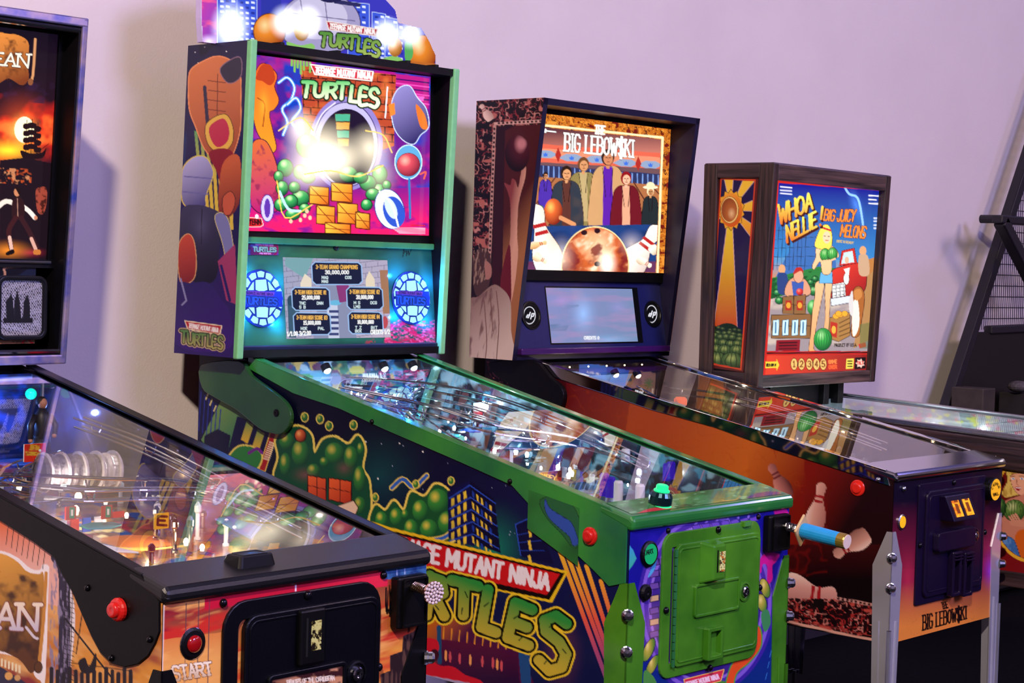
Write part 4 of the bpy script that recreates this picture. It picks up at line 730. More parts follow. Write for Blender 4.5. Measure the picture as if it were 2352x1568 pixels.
# ---- bowling machine
def paint_m3_side(c):
    c.grad((1300, 900), '#6a1018', (1560, 1000), '#b04a20'); c.grad((1520, 990), '#b04a20', (1720, 1030), '#c8641e', [(1450, 900), (1720, 950), (1720, 1250), (1400, 1250)]); c.grad((1720, 1030), '#c8641e', (1850, 1110), '#7a1408', [(1718, 940), (2060, 1050), (2060, 1600), (1718, 1600)])
    c.grad((1850, 1110), '#7a1408', (1960, 1180), '#1c0206', [(1848, 1000), (2060, 1060), (2060, 1600), (1848, 1600)]); c.grad((1850, 1250), '#3a0508', (1850, 1330), '#080104', [(1780, 1250), (2060, 1250), (2060, 1600), (1780, 1600)], .9)
    n = c.vn(30, seed=5, oct=2); c.mixn(1-np.abs(n-.5)*30, .3, .9, '#a84010', .35, [(1300, 880), (1850, 1020), (1850, 1150), (1300, 1050)]); c.mixn(1-np.abs(c.vn(26, seed=8, oct=2)-.5)*10, .2, .9, '#7a0c08', .45, [(1790, 1130), (1900, 1120), (1900, 1320), (1790, 1330)])
    for k in (1, 1.5, 2): c.line([(1770-30*k+60, 1040), (1775, 1030-8*k), (1782, 1050)], 1.4, '#9a3a10', sm=3)
    c.grad((1130, 830), '#1c0408', (1300, 900), '#4a0c14', [(1040, 800), (1300, 860), (1300, 960), (1040, 960)])
    pin(c, 1810, 1142, 1769, 1066, 20, '#b87068', '#4a1c20', '#5a1018', '#d89080'); pin(c, 1868, 1222, 1888, 1108, 23, '#d8a090', '#a86860', '#9a1c20'); pin(c, 1994, 1226, 1916, 1276, 24, '#d09888', '#8a5850', '#8a1820'); pin(c, 1775, 1352, 1922, 1370, 42, '#d89c94', '#9a5a5c', '#a01820')
    carpet(c, [(1700, 1372), (1925, 1375), (2012, 1392), (2012, 1450), (1960, 1462), (1700, 1410)], '#1c0408', ['#d08078', '#a02828', '#0a0204', '#b84840'], 13, 3)
    c.line([(1920, 1373), (2012, 1390)], 7, '#c89088'); 
    for i in range(9): c.ell(1926+i*10, 1374+i*1.9, 3, 3, '#2a0508')
    c.line([(1700, 1402), (1960, 1461), (2012, 1470)], 6, '#d8a090'); c.line([(1700, 1396), (2012, 1462)], 2, '#8a2c28'); c.poly([(1700, 1406), (2012, 1475), (2012, 1640), (1700, 1640)], '#020103')
    carpet(c, [(1118, 830), (1160, 838), (1172, 900), (1130, 885)], '#140408', ['#a86060', '#6a1c28', '#0a0204', '#8a3c40'], 9, 7)
def paint_m3_front(c):
    c.grad((2150, 1150), '#0c0420', (2150, 1330), '#8a1c3c'); c.grad((2150, 1330), '#8a1c3c', (2160, 1430), '#e08838', [(2000, 1320), (2330, 1270), (2330, 1560), (2000, 1560)]); c.glow(2275, 1310, 26, 60, '#6a40ff', .55); c.glow(2085, 1330, 30, 110, '#c03040', .35); c.glow(2270, 1260, 30, 60, '#a01060', .4)
    n = c.vn(9, seed=5, oct=1); c.mixn(1-np.abs(n-.5)*18, .3, .9, '#b06028', .4, [(2080, 1410), (2140, 1400), (2130, 1460), (2080, 1470)]); c.mixn(1-np.abs(n-.5)*18, .3, .9, '#b06028', .4, [(2210, 1380), (2265, 1360), (2260, 1420), (2210, 1440)])
    st = c.place('THE', (2165, 1398), (2178, 1395), 15, gap=.3, slab=.2); c.strokes(st, 2.6, '#180808'); st = c.place('BIG LEBOW$KI', (2120, 1447), (2220, 1420), 34, 28, up=(0, -1), gap=.35, slab=.22); c.strokes(st, 3.6, '#140608')
def paint_m3_box(c):
    c.grad((1180, 300), '#240410', (1190, 800), '#3a0c14'); c.grad((1165, 500), '#4a1414', (1225, 540), '#b07048', [(1160, 300), (1260, 250), (1200, 830), (1150, 830)], .9)
    c.poly([(1078, 225), (1135, 290), (1128, 830), (1060, 830)], '#180408')
    carpet(c, [(1092, 228), (1252, 222), (1245, 285), (1140, 290), (1128, 610), (1086, 610)], '#1c060a', ['#c88880', '#8a3038', '#060204', '#b86860'], 12, 2)
    c.line([(1138, 284), (1245, 278)], 7, '#d8a8a0'); c.line([(1136, 290), (1124, 600)], 7, '#c89890')
    for i in range(11): c.ell(1146+i*9.5, 283-i*.5, 3, 2.4, '#3a1014')
    for i in range(30): c.ell(1135.5-i*.38, 296+i*10.3, 2.4, 3, '#30101a')
    pin(c, 1128, 276, 1104, 240, 11, '#e8c8c0', '#b89088', '#8a3838')
    # raised arm and ball
    c.blob([(1160, 650), (1166, 600), (1172, 540), (1172, 470), (1166, 440), (1158, 420), (1172, 425), (1176, 410), (1184, 415), (1190, 430), (1196, 400), (1200, 380), (1208, 376), (1206, 410), (1196, 445), (1190, 480), (1188, 540), (1190, 580), (1184, 640), (1172, 700), (1158, 690)], c.lg((1165, 500), '#8a3c40', (1192, 505), '#e0a490')); c.blob([(1150, 640), (1170, 560), (1174, 640), (1172, 700), (1154, 680)], '#6a1424')
    c.ball(1188, 352, 28, 42, '#4a1020', '#e0909a', '#120208', .25, -.5); c.ell(1200, 330, 8, 10, '#c88088', soft=8)
    # watcher with long hair, seen from behind, in a pale robe
    c.blob([(1088, 590), (1104, 568), (1120, 575), (1128, 600), (1126, 640), (1118, 665), (1095, 680), (1086, 640)], '#4a3030'); c.mixn(c.vn(4, 16, seed=3, rot=.2), .5, .62, '#a88878', .8, [(1088, 575), (1118, 570), (1118, 640), (1086, 660)]); c.blob([(1114, 600), (1128, 610), (1128, 635), (1116, 640)], '#b07870')
    c.blob([(1070, 700), (1100, 680), (1130, 655), (1150, 660), (1172, 690), (1174, 760), (1178, 840), (1060, 840)], c.lg((1075, 690), '#8a6a64', (1170, 790), '#e0c8c0')); c.mixn(c.vn(9, 40, seed=5, rot=.2), .5, .7, '#6a4448', .8, [(1070, 700), (1130, 660), (1150, 830), (1060, 830)])
    for p in ([(1112, 690), (1118, 780), (1114, 830)], [(1140, 668), (1146, 740), (1140, 830)], [(1126, 676), (1132, 760)]): c.line(p, 2, '#7a5450', sm=3)
def paint_m3_glass(c):
    c.fill('#c87a28'); carpet(c, [(1200, 250), (1560, 280), (1545, 640), (1195, 640)], '#b8641c', ['#4a1c0c', '#e09030', '#6a140c', '#d88830'], 8, 4)
    I = [(1248, 292), (1518, 320), (1506, 626), (1206, 622)]; c.line([(1236, 286), (1522, 316)], 5, '#ffe8b0'); c.line([(1522, 316), (1510, 630)], 5, '#ffe8b0'); c.poly(I, '#6a4a50'); c.clip(I)
    c.grad((1380, 300), '#5a3038', (1380, 360), '#c87868', [(1240, 285), (1525, 315), (1520, 365), (1240, 345)]); c.poly([(1238, 330), (1525, 352), (1522, 388), (1236, 372)], '#d86048'); c.poly([(1238, 340), (1525, 362), (1522, 382), (1236, 362)], '#e08868')
    for x, y in ((1253, 354), (1313, 362), (1371, 366), (1438, 374), (1494, 378)): c.poly([(x-30, y), (x-12, y-9), (x+12, y-8), (x+28, y+1), (x+12, y+9), (x-12, y+8)], '#8a9ab8'); c.poly([(x-6, y-4), (x-3, y), (x, y-5), (x+3, y), (x+6, y-4), (x+4, y+5), (x-4, y+5)], '#3a6ad0')
    for x, y in ((1282, 356), (1466, 376)): c.poly([(x, y-18), (x+7, y), (x, y+17), (x-7, y)], '#a82820')
    c.poly([(1230, 378), (1520, 400), (1518, 430), (1228, 410)], '#28305a')
    for i in range(24): c.line([(1236+i*12, 380+i), (1236+i*12, 408+i)], 2.5, '#7a9ad8')
    c.poly([(1225, 405), (1518, 425), (1512, 530), (1215, 530)], '#a86840')
    for i in range(9): c.line([(1240+i*36, 404+i*2.5), (1110+i*70, 540)], 3, '#5a2c20')
    # five plain bowlers standing side by side
    def fig(x, y, hd, sh, coat, skin, hair, wd, hgt, v=None):
        c.blob([(x-wd, y+hgt), (x-wd*.95, y+hgt*.35), (x-wd*.6, y+hd*1.5), (x, y+hd*1.25), (x+wd*.6, y+hd*1.5), (x+wd*.95, y+hgt*.35), (x+wd, y+hgt)], coat, 1, '#200c0c')
        if v: c.poly([(x-wd*.25, y+hd*1.3), (x+wd*.25, y+hd*1.3), (x+wd*.3, y+hgt), (x-wd*.3, y+hgt)], v)
        c.poly([(x-hd*.35, y+hd*.6), (x+hd*.35, y+hd*.6), (x+hd*.2, y+hd*1.6), (x-hd*.2, y+hd*1.6)], skin); c.ell(x, y-1, hd*.92, hd*1.18, hair); c.ell(x+1, y+hd*.18, hd*.68, hd*.86, skin); c.line([(x-hd*.3, y), (x-hd*.08, y)], 1.8, '#30140c'); c.line([(x+hd*.2, y), (x+hd*.42, y)], 1.8, '#30140c'); c.line([(x-hd*.1, y+hd*.62), (x+hd*.25, y+hd*.62)], 1.5, '#7a3024'); c.line([(x+hd*.06, y+hd*.08), (x+hd*.1, y+hd*.36)], 1.2, '#a06040'); c.line([(x-wd*.3, y+hd*1.5), (x-wd*.12, y+hgt*.5)], 1.4, '#1c0c10'); c.line([(x+wd*.3, y+hd*1.5), (x+wd*.14, y+hgt*.5)], 1.4, '#1c0c10')
    fig(1253, 404, 7, 1, '#4a2ca0', '#c88860', '#2a1408', 14, 70); fig(1340, 378, 14, 1, '#8a7a48', '#d09060', '#6a4020', 34, 130, '#b8a070'); fig(1301, 398, 14, 1, '#2c3440', '#d89868', '#281408', 34, 130, '#5a3028')
    fig(1396, 362, 16, 1, '#c89868', '#c88058', '#30180c', 40, 180, '#5a1ca0'); fig(1438, 410, 13, 1, '#6a1420', '#e8b090', '#8a1018', 32, 130, '#e0a080'); fig(1494, 440, 9, 1, '#20282c', '#c08858', '#e8d8b0', 18, 90)
    c.ell(1494, 430, 17, 4, '#f0e4c0'); c.blob([(1485, 430), (1487, 420), (1494, 418), (1502, 421), (1504, 431)], '#e8d8b0')
    c.ball(1271, 486, 21, 30, '#d8622c', '#ffc060', '#7a1c10'); c.line([(1288, 500), (1318, 515)], 10, '#d89060'); c.ell(1240, 478, 9, 7, '#2a8a50')
    c.poly([(1205, 520), (1520, 515), (1510, 640), (1200, 640)], '#1c3c78'); c.mixn(c.vn(40, 20, seed=3), .5, .8, '#0c1c48', .8, [(1205, 520), (1520, 515), (1510, 640), (1200, 640)]); c.poly([(1200, 600), (1520, 600), (1510, 640), (1200, 640)], '#7a2830', al=.6)
    pin(c, 1270, 640, 1228, 470, 34, '#fff4e8', '#d8c0b0', '#b02020', '#ffffff', 1.5, '#3a1c18'); pin(c, 1425, 640, 1515, 520, 34, '#fff4e8', '#d0b8b0', '#b02020', '#ffffff', 1.5, '#3a1c18')
    pin(c, 1216, 566, 1256, 556, 9, '#f0c890', '#c08850', '#b03020'); pin(c, 1226, 586, 1256, 602, 11, '#fff0d0', '#c8a070', '#b03020'); pin(c, 1465, 592, 1496, 612, 11, '#fff4e0', '#c8a888', '#b03020'); pin(c, 1494, 580, 1520, 556, 12, '#fff4e0', '#c8a888', '#b03020')
    c.ball(1367, 610, 76, 88, '#c85c2c', '#ffd8a8', '#4a1428', .1, -.5, ow=2.5, oc='#ffe0a0'); nn = c.vn(26, 18, seed=9, rot=-.6); mk = [(1367+75*math.cos(a/9), 610+86*math.sin(a/9)) for a in range(57)]; c.mixn(nn, .52, .68, '#f0a878', .9, mk); c.mixn(nn, .66, .8, '#ffe8d0', .8, mk); c.mixn(1-nn, .56, .7, '#7a1c20', .9, mk)
    for x, y in ((1342, 534), (1372, 530), (1372, 606)): c.ell(x, y, 7, 6, '#280c18')
    c.glow(1394, 605, 30, 44, '#fff8e8', 2.0); c.glow(1290, 590, 40, 60, '#ffe8d0', .7); c.glow(1450, 560, 40, 40, '#ffe8d0', .5); c.clip()
    st = c.place('THE', (1366, 306), (1388, 308), 18, gap=.3, slab=.2); c.strokes(st, 4, '#fff8f0'); st = c.place('BIG LEBOW$KI', (1297, 346), (1455, 361), 40, 38, up=(.03, -1), gap=.32, slab=.2); c.strokes(st, 6.0, '#2a1014'); c.strokes(st, 4.3, '#fffaf4')
    c.line([(1258, 301), (1276, 303)], 3, '#e8f4f0'); c.ell(1252, 300, 4, 5, '#e8f4f0')
def paint_m3_screen(c):
    c.grad((1260, 670), '#8a90c8', (1460, 780), '#7a90b8'); c.mixn(c.vn(60, 14, seed=4), .4, .8, '#a890c0', .9); c.glow(1340, 720, 40, 60, '#70c0ff', .55); c.glow(1290, 690, 50, 20, '#b060c0', .25); c.glow(1420, 705, 40, 26, '#b06ad0', .22); c.mixn(c.vn(70, 10, seed=9, rot=-.1), .5, .8, '#5a78a0', .8, [(1260, 700), (1330, 700), (1300, 760), (1260, 760)]); c.glow(1400, 780, 90, 20, '#30b0d8', .4)
    c.text('CREDITS 0', (1342, 779), (1376, 779), 6.5, 1.8, '#f4f8ff', gap=.3)

# ---- melon machine
def melon(c, x, y, rx, ry, rot=0., hi='#b8e890', base='#3aa048', dk='#0c4a24', n=6, ow=1.2):
    c.ball(x, y, rx, ry, base, hi, dk, -.2, -.4, ow=ow, oc='#06200e', rot=rot)
    for i in range(n):
        k = -1+2*(i+.5)/n; c.line([(x+rx*k*.55-0, y-ry*.92*math.sqrt(max(0, 1-(k*.55)**2))), (x+rx*k*.95, y), (x+rx*k*.55, y+ry*.92*math.sqrt(max(0, 1-(k*.55)**2)))], max(1.4, rx*.09), dk, sm=4, al=.75)
def paint_m4_box(c):
    c.fill('#5a1414'); c.poly([(1655, 408), (1736, 412), (1703, 850), (1627, 836)], '#d84820'); c.poly([(1658, 412), (1733, 416), (1700, 846), (1630, 832)], '#120a48'); c.clip([(1658, 412), (1733, 416), (1700, 846), (1630, 832)])
    cx, cy = 1679, 482
    for a, b, l in ((-105, -85, 120), (-62, -44, 120), (-18, 2, 90), (28, 46, 150), (150, 170, 60)):
        P = [(cx, cy)]+[(cx+l*math.cos(math.radians(t)), cy+l*1.3*math.sin(math.radians(t))) for t in (a, b)]; c.poly(P, c.lg((cx, cy), '#f8c838', (cx+40, cy+120), '#e85818'), 1.5, '#c8a8b0')
    c.poly([(1670, 520), (1682, 520), (1693, 760), (1640, 752)], c.lg((1675, 530), '#f0d030', (1668, 760), '#c03818'), 1.5, '#d0a8b8')
    c.poly([(cx+(31 if i % 2 else 26)*math.cos(i*math.pi/14)*1.0, cy+(47 if i % 2 else 39)*math.sin(i*math.pi/14)) for i in range(28)], '#f0b030', 1.2, '#3a1808'); c.ell(cx, cy, 26, 39, c.lg((cx-20, cy-30), '#f0a030', (cx+20, cy+36), '#d85010')); c.ell(cx-3, cy, 20, 30, '#f8d880', ow=1, oc='#5a2408'); c.ball(cx-4, cy, 18, 27, '#b86830', '#f0c890', '#8a4018', .3, .3)
    c.blob([(1632, 770), (1650, 748), (1672, 742), (1695, 752), (1712, 790), (1712, 860), (1620, 850)], '#0c2408')
    r = random.Random(4)
    for y, n, s in ((752, 6, 5), (761, 6, 7), (772, 5, 9), (786, 4, 12), (804, 3, 17), (828, 2, 27)):
        for i in range(n): melon(c, 1634+(i+.5)*70/n+r.uniform(-3, 3), y+r.uniform(-2, 2)+i*1.5, s*1.05, s*.72, .2, '#a0b468', '#47683a', '#14240c', 4)
    c.clip()
def paint_m4_glass(c):
    c.fill('#c02018'); I = [(1789, 420), (2022, 438), (1993, 806), (1762, 806)]; c.poly(I, '#1428a0'); c.clip(I)
    c.grad((1900, 430), '#10148a', (1890, 610), '#3a88c8', I); c.grad((1880, 600), '#5a90c0', (1880, 640), '#c88858', [(1760, 590), (2020, 600), (2010, 660), (1760, 660)])
    c.poly([(1800, 600), (1830, 548), (1860, 524), (1890, 560), (1920, 600), (1920, 640), (1780, 640)], '#3a6ab0'); c.line([(1938, 425), (1950, 445), (1970, 455), (1980, 500), (1984, 540)], 5, '#90c0ff', sm=4); c.glow(1966, 470, 20, 60, '#60a0ff', .5, rot=-.3)
    for i in range(9): c.line([(1780+i*9, 520), (1776+i*9, 620)], 1.2, '#20385a')
    for i in range(5): c.line([(1776, 530+i*20), (1880, 522+i*22)], 1.0, '#20385a')
    c.poly([(1765, 640), (1880, 612), (1920, 616), (1920, 700), (1765, 700)], '#2a7a38'); c.mixn(c.vn(12, 7, seed=3), .5, .65, '#0f4a20', .9, [(1765, 640), (1900, 615), (1900, 700), (1765, 700)]); c.poly([(1940, 612), (2012, 590), (2006, 650), (1960, 660)], '#b87840')
    c.poly([(1760, 690), (1860, 660), (2005, 640), (1998, 810), (1758, 810)], '#9a8a90'); c.mixn(c.vn(30, 16, seed=5), .5, .75, '#c8b4a8', .9, [(1760, 690), (1860, 660), (2005, 640), (1998, 810), (1758, 810)]); c.poly([(1985, 640), (2008, 620), (1998, 780), (1960, 800)], '#b08050')
    for x, y, s in ((1838, 648, 8), (1860, 655, 8), (1872, 640, 7), (1785, 672, 8), (1862, 648, 7), (1850, 672, 10), (1870, 668, 12), (1790, 690, 9), (1800, 660, 7), (1884, 655, 7)): melon(c, x, y, s, s*.85, 0, '#b0e8a0', '#2c9048', '#0c4a28', 4)
    # red pickup
    c.blob([(1912, 622), (1935, 612), (1965, 604), (1985, 610), (1990, 640), (1984, 668), (1960, 690), (1925, 694), (1908, 680), (1906, 650)], c.lg((1915, 610), '#e03828', (1980, 690), '#8a1014'), 1.5, '#30060a'); c.poly([(1928, 610), (1934, 576), (1962, 570), (1968, 604)], '#c82c24', 1, '#40080a'); c.poly([(1932, 606), (1938, 580), (1958, 576), (1962, 602)], '#c8e0f0'); c.ell(1945, 597, 5, 8, '#e0b090')
    c.poly([(1910, 654), (1940, 648), (1942, 678), (1912, 684)], '#f0f0f0', 1, '#401010'); 
    for i in range(4): c.line([(1911+i*9, 652), (1912+i*9, 684)], 1.4, '#3a3a44'); c.line([(1910, 656+i*8), (1942, 651+i*8)], 1.2, '#3a3a44')
    c.poly([(1908, 686), (1960, 678), (1964, 692), (1910, 702)], '#d8dce4', 1, '#3a3a44'); c.ell(1944, 640, 6, 13, '#f4f0e8', ow=1.2, oc='#301010'); c.poly([(1938, 618), (1952, 614), (1950, 632), (1944, 630)], '#f8f0e8')
    for x, y in ((1982, 590), (1796, 632)): c.ell(x, y-14, 8, 11, '#e0a070'); c.blob([(x-10, y), (x, y-6), (x+12, y), (x+14, y+40), (x-8, y+40)], '#28407a' if x < 1900 else '#c8a080')
    # picker behind the crates
    c.blob([(1802, 672), (1812, 645), (1832, 636), (1852, 645), (1862, 672), (1840, 682), (1815, 682)], '#d89878', 1, '#40180c'); c.poly([(1818, 646), (1846, 646), (1844, 678), (1822, 678)], '#3a58a8'); c.ell(1834, 634, 11, 15, '#e0a080', ow=1, oc='#40180c'); c.blob([(1822, 630), (1828, 616), (1840, 614), (1846, 626), (1838, 622)], '#b82820'); c.ball(1837, 670, 8, 8, '#e03838', '#ff9080', '#901818')
    for x0, y0, x1, y1 in ((1798, 682, 1822, 720), (1824, 680, 1850, 722), (1772, 724, 1862, 776)): c.poly([(x0, y0), (x1, y0-3), (x1, y1), (x0, y1)], '#8a6038', 1.2, '#2a1408'); c.line([(x0, (y0+y1)/2), (x1, (y0+y1)/2-2)], 1.5, '#4a2c14')
    for x in (1804, 1830): c.poly([(x, 690), (x+14, 689), (x+14, 712), (x, 713)], '#a82c20'); c.ell(x+7, 701, 5, 7, '#e8a030')
    c.poly([(1862, 722), (1876, 712), (1872, 766), (1860, 776)], '#6a4626')
    for x in (1776, 1798, 1820, 1839): c.poly([(x, 736), (x+13, 734), (x+12, 769), (x-1, 770)], '#c8ecff', 1.2, '#2a4a60'); c.line([(x+6, 740), (x+5, 764)], 3.5, '#3a6a90')
    c.ball(1868, 706, 14, 18, '#3a9a48', '#b0f0a0', '#0c4a24'); c.blob([(1866, 712), (1874, 698), (1878, 712), (1874, 726)], '#e83830')
    c.poly([(1906, 730), (1938, 722), (1952, 718), (1952, 770), (1926, 784), (1904, 776)], '#a87840', 1.2, '#2a1408'); c.poly([(1908, 738), (1924, 742), (1922, 776), (1906, 770)], '#b83020'); c.ell(1915, 757, 5, 9, '#f0b040')
    for i in range(4): c.line([(1928, 742+i*10), (1952, 730+i*11)], 2, '#5a3818')
    for x, y in ((1920, 726), (1930, 722), (1940, 720), (1926, 720)): c.ell(x, y, 7, 6, '#f0a830', ow=.8, oc='#7a4010')
    # sheepdog
    c.blob([(1954, 690), (1962, 664), (1974, 658), (1984, 672), (1984, 700), (1978, 740), (1972, 770), (1956, 770), (1956, 730)], '#a86028', 1.2, '#301408'); c.blob([(1958, 700), (1970, 690), (1974, 740), (1966, 768), (1958, 766)], '#f4ead8'); c.blob([(1962, 668), (1976, 664), (1980, 680), (1966, 690)], '#c88040'); c.blob([(1950, 690), (1958, 668), (1960, 720), (1952, 720)], '#d8d0d0')
    # woman in cut-off shorts with a melon in each hand
    sk = c.lg((1870, 520), '#f8d0a0', (1905, 800), '#e0a068'); c.blob([(1874, 650), (1892, 650), (1884, 700), (1876, 740), (1868, 795), (1872, 806), (1858, 806), (1862, 770), (1866, 720), (1872, 680)], sk, 1, '#5a2c18'); c.blob([(1896, 648), (1911, 648), (1906, 690), (1904, 740), (1900, 772), (1892, 770), (1896, 720)], sk, 1, '#5a2c18'); c.poly([(1885, 626), (1911, 624), (1912, 650), (1882, 650)], '#68b0e0', 1, '#1c3c60')
    c.blob([(1874, 572), (1885, 562), (1905, 562), (1922, 575), (1926, 590), (1912, 594), (1908, 626), (1890, 628), (1884, 600), (1870, 618), (1866, 610), (1874, 590)], sk, 1, '#5a2c18'); c.blob([(1876, 545), (1888, 520), (1902, 517), (1910, 535), (1910, 562), (1900, 575), (1886, 572), (1872, 565)], '#f8dc58', 1, '#5a3810'); c.ell(1899, 545, 9, 14, '#f8d0a8'); c.line([(1893, 542), (1896, 542)], 1.8, '#3a2418'); c.line([(1902, 543), (1905, 543)], 1.8, '#3a2418'); c.line([(1896, 552), (1902, 552)], 1.8, '#c02838'); c.line([(1890, 523), (1908, 529)], 4, '#c82030')
    melon(c, 1895, 585, 11, 14, 0, '#c0f0a0', '#50b850', '#1c6a2c', 4); melon(c, 1912, 583, 11, 14, 0, '#c0f0a0', '#50b850', '#1c6a2c', 4); c.line([(1888, 600), (1900, 598)], 4, '#f0c090'); c.line([(1908, 598), (1918, 594)], 4, '#f0c090'); melon(c, 1890, 779, 20, 25, .1, '#b0f0a0', '#38a848', '#0c5a28', 6)
    c.poly([(1783, 781), (1838, 780), (1836, 806), (1781, 806)], '#8a1420'); 
    for i in range(3): c.line([(1790, 787+i*7), (1830, 786+i*7)], 3, '#3a0810')
    c.text('PRODUCT OF U.S.A.', (1917, 796), (1968, 795), 6.5, 1.5, '#140808'); c.poly([(1972, 790), (1988, 786), (1990, 796), (1974, 800)], '#c82028'); c.poly([(1975, 745), (1998, 740), (1994, 800), (1975, 800)], '#2a6a38', al=.5)
    def zig(t, p0, p1, h0, h1, w, up):
        s = c.place(t, p0, p1, h0, h1, up=up, gap=.25); c.strokes([([q+np.array([3, 4]) for q in a], b, d) for a, b, d in s], w+2, '#401008'); c.strokes(s, w, c.lg((0, p0[1]-h0*1.6), '#f8f060', (0, p0[1]-4), '#f07020'))
    zig('WHOA', (1790, 515), (1866, 478), 44, 36, 5.6, (-.05, -1)); zig('NELLIE', (1808, 556), (1875, 520), 38, 34, 5.2, (-.05, -1)); zig('!', (1878, 520), (1890, 514), 42, 42, 5.4, (.12, -1))
    for t, p0, p1, h in (('BIG', (1892, 505), (1915, 507), 24), ('JUICY', (1922, 508), (1962, 508), 26), ('MELONS', (1930, 542), (1986, 547), 26)): s = c.place(t, p0, p1, h, gap=.2, up=(.18, -1)); c.strokes(s, 5.6, '#401008'); c.strokes(s, 3.4, '#f88838')
    c.text('RIPE N READY', (1922, 556), (1960, 560), 5, 1.3, '#c8a868')
    for i in range(3): c.line([(1793, 429+i*7.5), (1818, 431+i*7.5)], 3.2, '#d8d8f0'); c.line([(1996, 449+i*9), (2018-(i == 1)*6, 450+i*9)], 3.4, '#e0e0f4')
    for y in (501, 508, 517, 524): c.line([(2008, y), (2015, y)], 4, '#c8d0f0')
    c.clip(); S_ = [(1762, 816), (1993, 814), (1990, 856), (1757, 860)]; c.poly(S_, '#b82c1c'); c.grad((1770, 840), '#d84028', (1990, 840), '#8a1a18', S_); c.line([(1762, 811), (1995, 809)], 3, '#200808')
    c.poly([(1758, 830), (1784, 830), (1784, 824), (1790, 838), (1784, 851), (1784, 845), (1758, 845)], '#e8c838'); c.text('MELON IN PLAY', (1760, 841), (1783, 841), 6, 1.4, '#201008')
    for i, x in enumerate((1824, 1841, 1859, 1875, 1891)): c.ell(x, 836, 7, 13, '#e8b868', ow=1.4, oc='#4a1408'); c.text('12345'[i], (x-3, 842), (x+3, 842), 13, 2.6, '#7a4018')
    c.text('GAME', (1904, 835), (1922, 834), 8, 2.2, '#f08040'); c.text('OVER', (1904, 847), (1922, 846), 8, 2.2, '#f06030'); c.poly([(1944, 824), (1961, 823), (1960, 846), (1943, 847)], '#e8d050'); 
    for i in range(3): c.line([(1947, 829+i*6), (1957, 829+i*6)], 2.4, '#3a2808')
    c.poly([(1964, 821), (1989, 820), (1988, 846), (1963, 848)], '#14080c'); c.poly([(1976+(11 if i % 2 else 7)*math.cos(i*.449), 834+(11 if i % 2 else 7)*math.sin(i*.449)) for i in range(14)], '#f0c0b0'); c.text('TILT', (1969, 837), (1984, 836), 6, 1.8, '#c81c1c')
def paint_m4_side(c):
    c.fill('#1c1218'); c.mixn(c.vn(180, 7, seed=4, rot=.12), .45, .7, '#3a2a30'); c.poly([(2220, 1040), (2480, 1075), (2480, 1345), (2220, 1310)], '#7a1016'); 
    cx, cy = 2368, 1168; c.ell(cx, cy, 92, 124, '#e8b030'); c.ell(cx, cy, 87, 116, '#6a0c10'); c.clip([(cx+86*math.cos(a/8), cy+115*math.sin(a/8)) for a in range(51)])
    c.blob([(2312, 1075), (2335, 1064), (2370, 1066), (2380, 1100), (2370, 1140), (2340, 1136), (2310, 1142), (2302, 1130), (2314, 1104)], '#e0c060', 1, '#5a3810'); c.mixn(c.vn(6, 24, seed=4), .5, .65, '#a87c28', .8, [(2305, 1070), (2372, 1066), (2368, 1140), (2304, 1140)]); c.line([(2322, 1062), (2345, 1054), (2375, 1060)], 8, '#7a1418', sm=3)
    c.blob([(2322, 1092), (2345, 1086), (2362, 1090), (2362, 1118), (2350, 1136), (2336, 1132), (2324, 1112)], '#e8a888', 1, '#6a2c20'); c.ell(2327, 1099, 4, 2.2, '#f0f4f8'); c.ell(2328, 1099, 1.8, 2, '#3060b0'); c.ell(2347, 1099, 4.5, 2.4, '#f0f4f8'); c.ell(2347, 1099, 2, 2.2, '#3060b0'); c.line([(2322, 1094), (2331, 1093)], 1.6, '#5a3010'); c.line([(2341, 1093), (2352, 1094)], 1.6, '#5a3010'); c.blob([(2331, 1119), (2338, 1117), (2346, 1119), (2339, 1127)], '#a02030'); c.line([(2333, 1120), (2344, 1120)], 2, '#fff0f0'); c.line([(2336, 1101), (2334, 1111), (2338, 1113)], 1.4, '#a86450')
    c.blob([(2300, 1160), (2330, 1142), (2380, 1140), (2380, 1240), (2310, 1240), (2300, 1200)], '#c88068'); melon(c, 2330, 1172, 25, 24, 0, '#e0e8a0', '#6a9040', '#24481c', 7); melon(c, 2298, 1166, 12, 22, 0, '#a0c060', '#3a6a30', '#102c10', 4); c.poly([(2352, 1150), (2400, 1150), (2400, 1200), (2360, 1190)], '#1c0a0a')
    for i in range(4): c.line([(2318+i*5, 1186-i*2), (2326+i*6, 1198)], 4, '#d89478')
    c.line([(2326, 1200), (2360, 1205)], 14, '#d08c70'); c.blob([(2334, 1225), (2352, 1215), (2400, 1220), (2400, 1290), (2342, 1285), (2332, 1250)], '#d06018'); c.blob([(2296, 1238), (2325, 1236), (2340, 1270), (2344, 1295), (2290, 1295)], '#3a6ab0', 1, '#10203c'); c.mixn(c.vn(5, 18, seed=2), .5, .65, '#6a9ad8', .7, [(2296, 1238), (2325, 1236), (2342, 1290), (2292, 1290)]); c.clip()
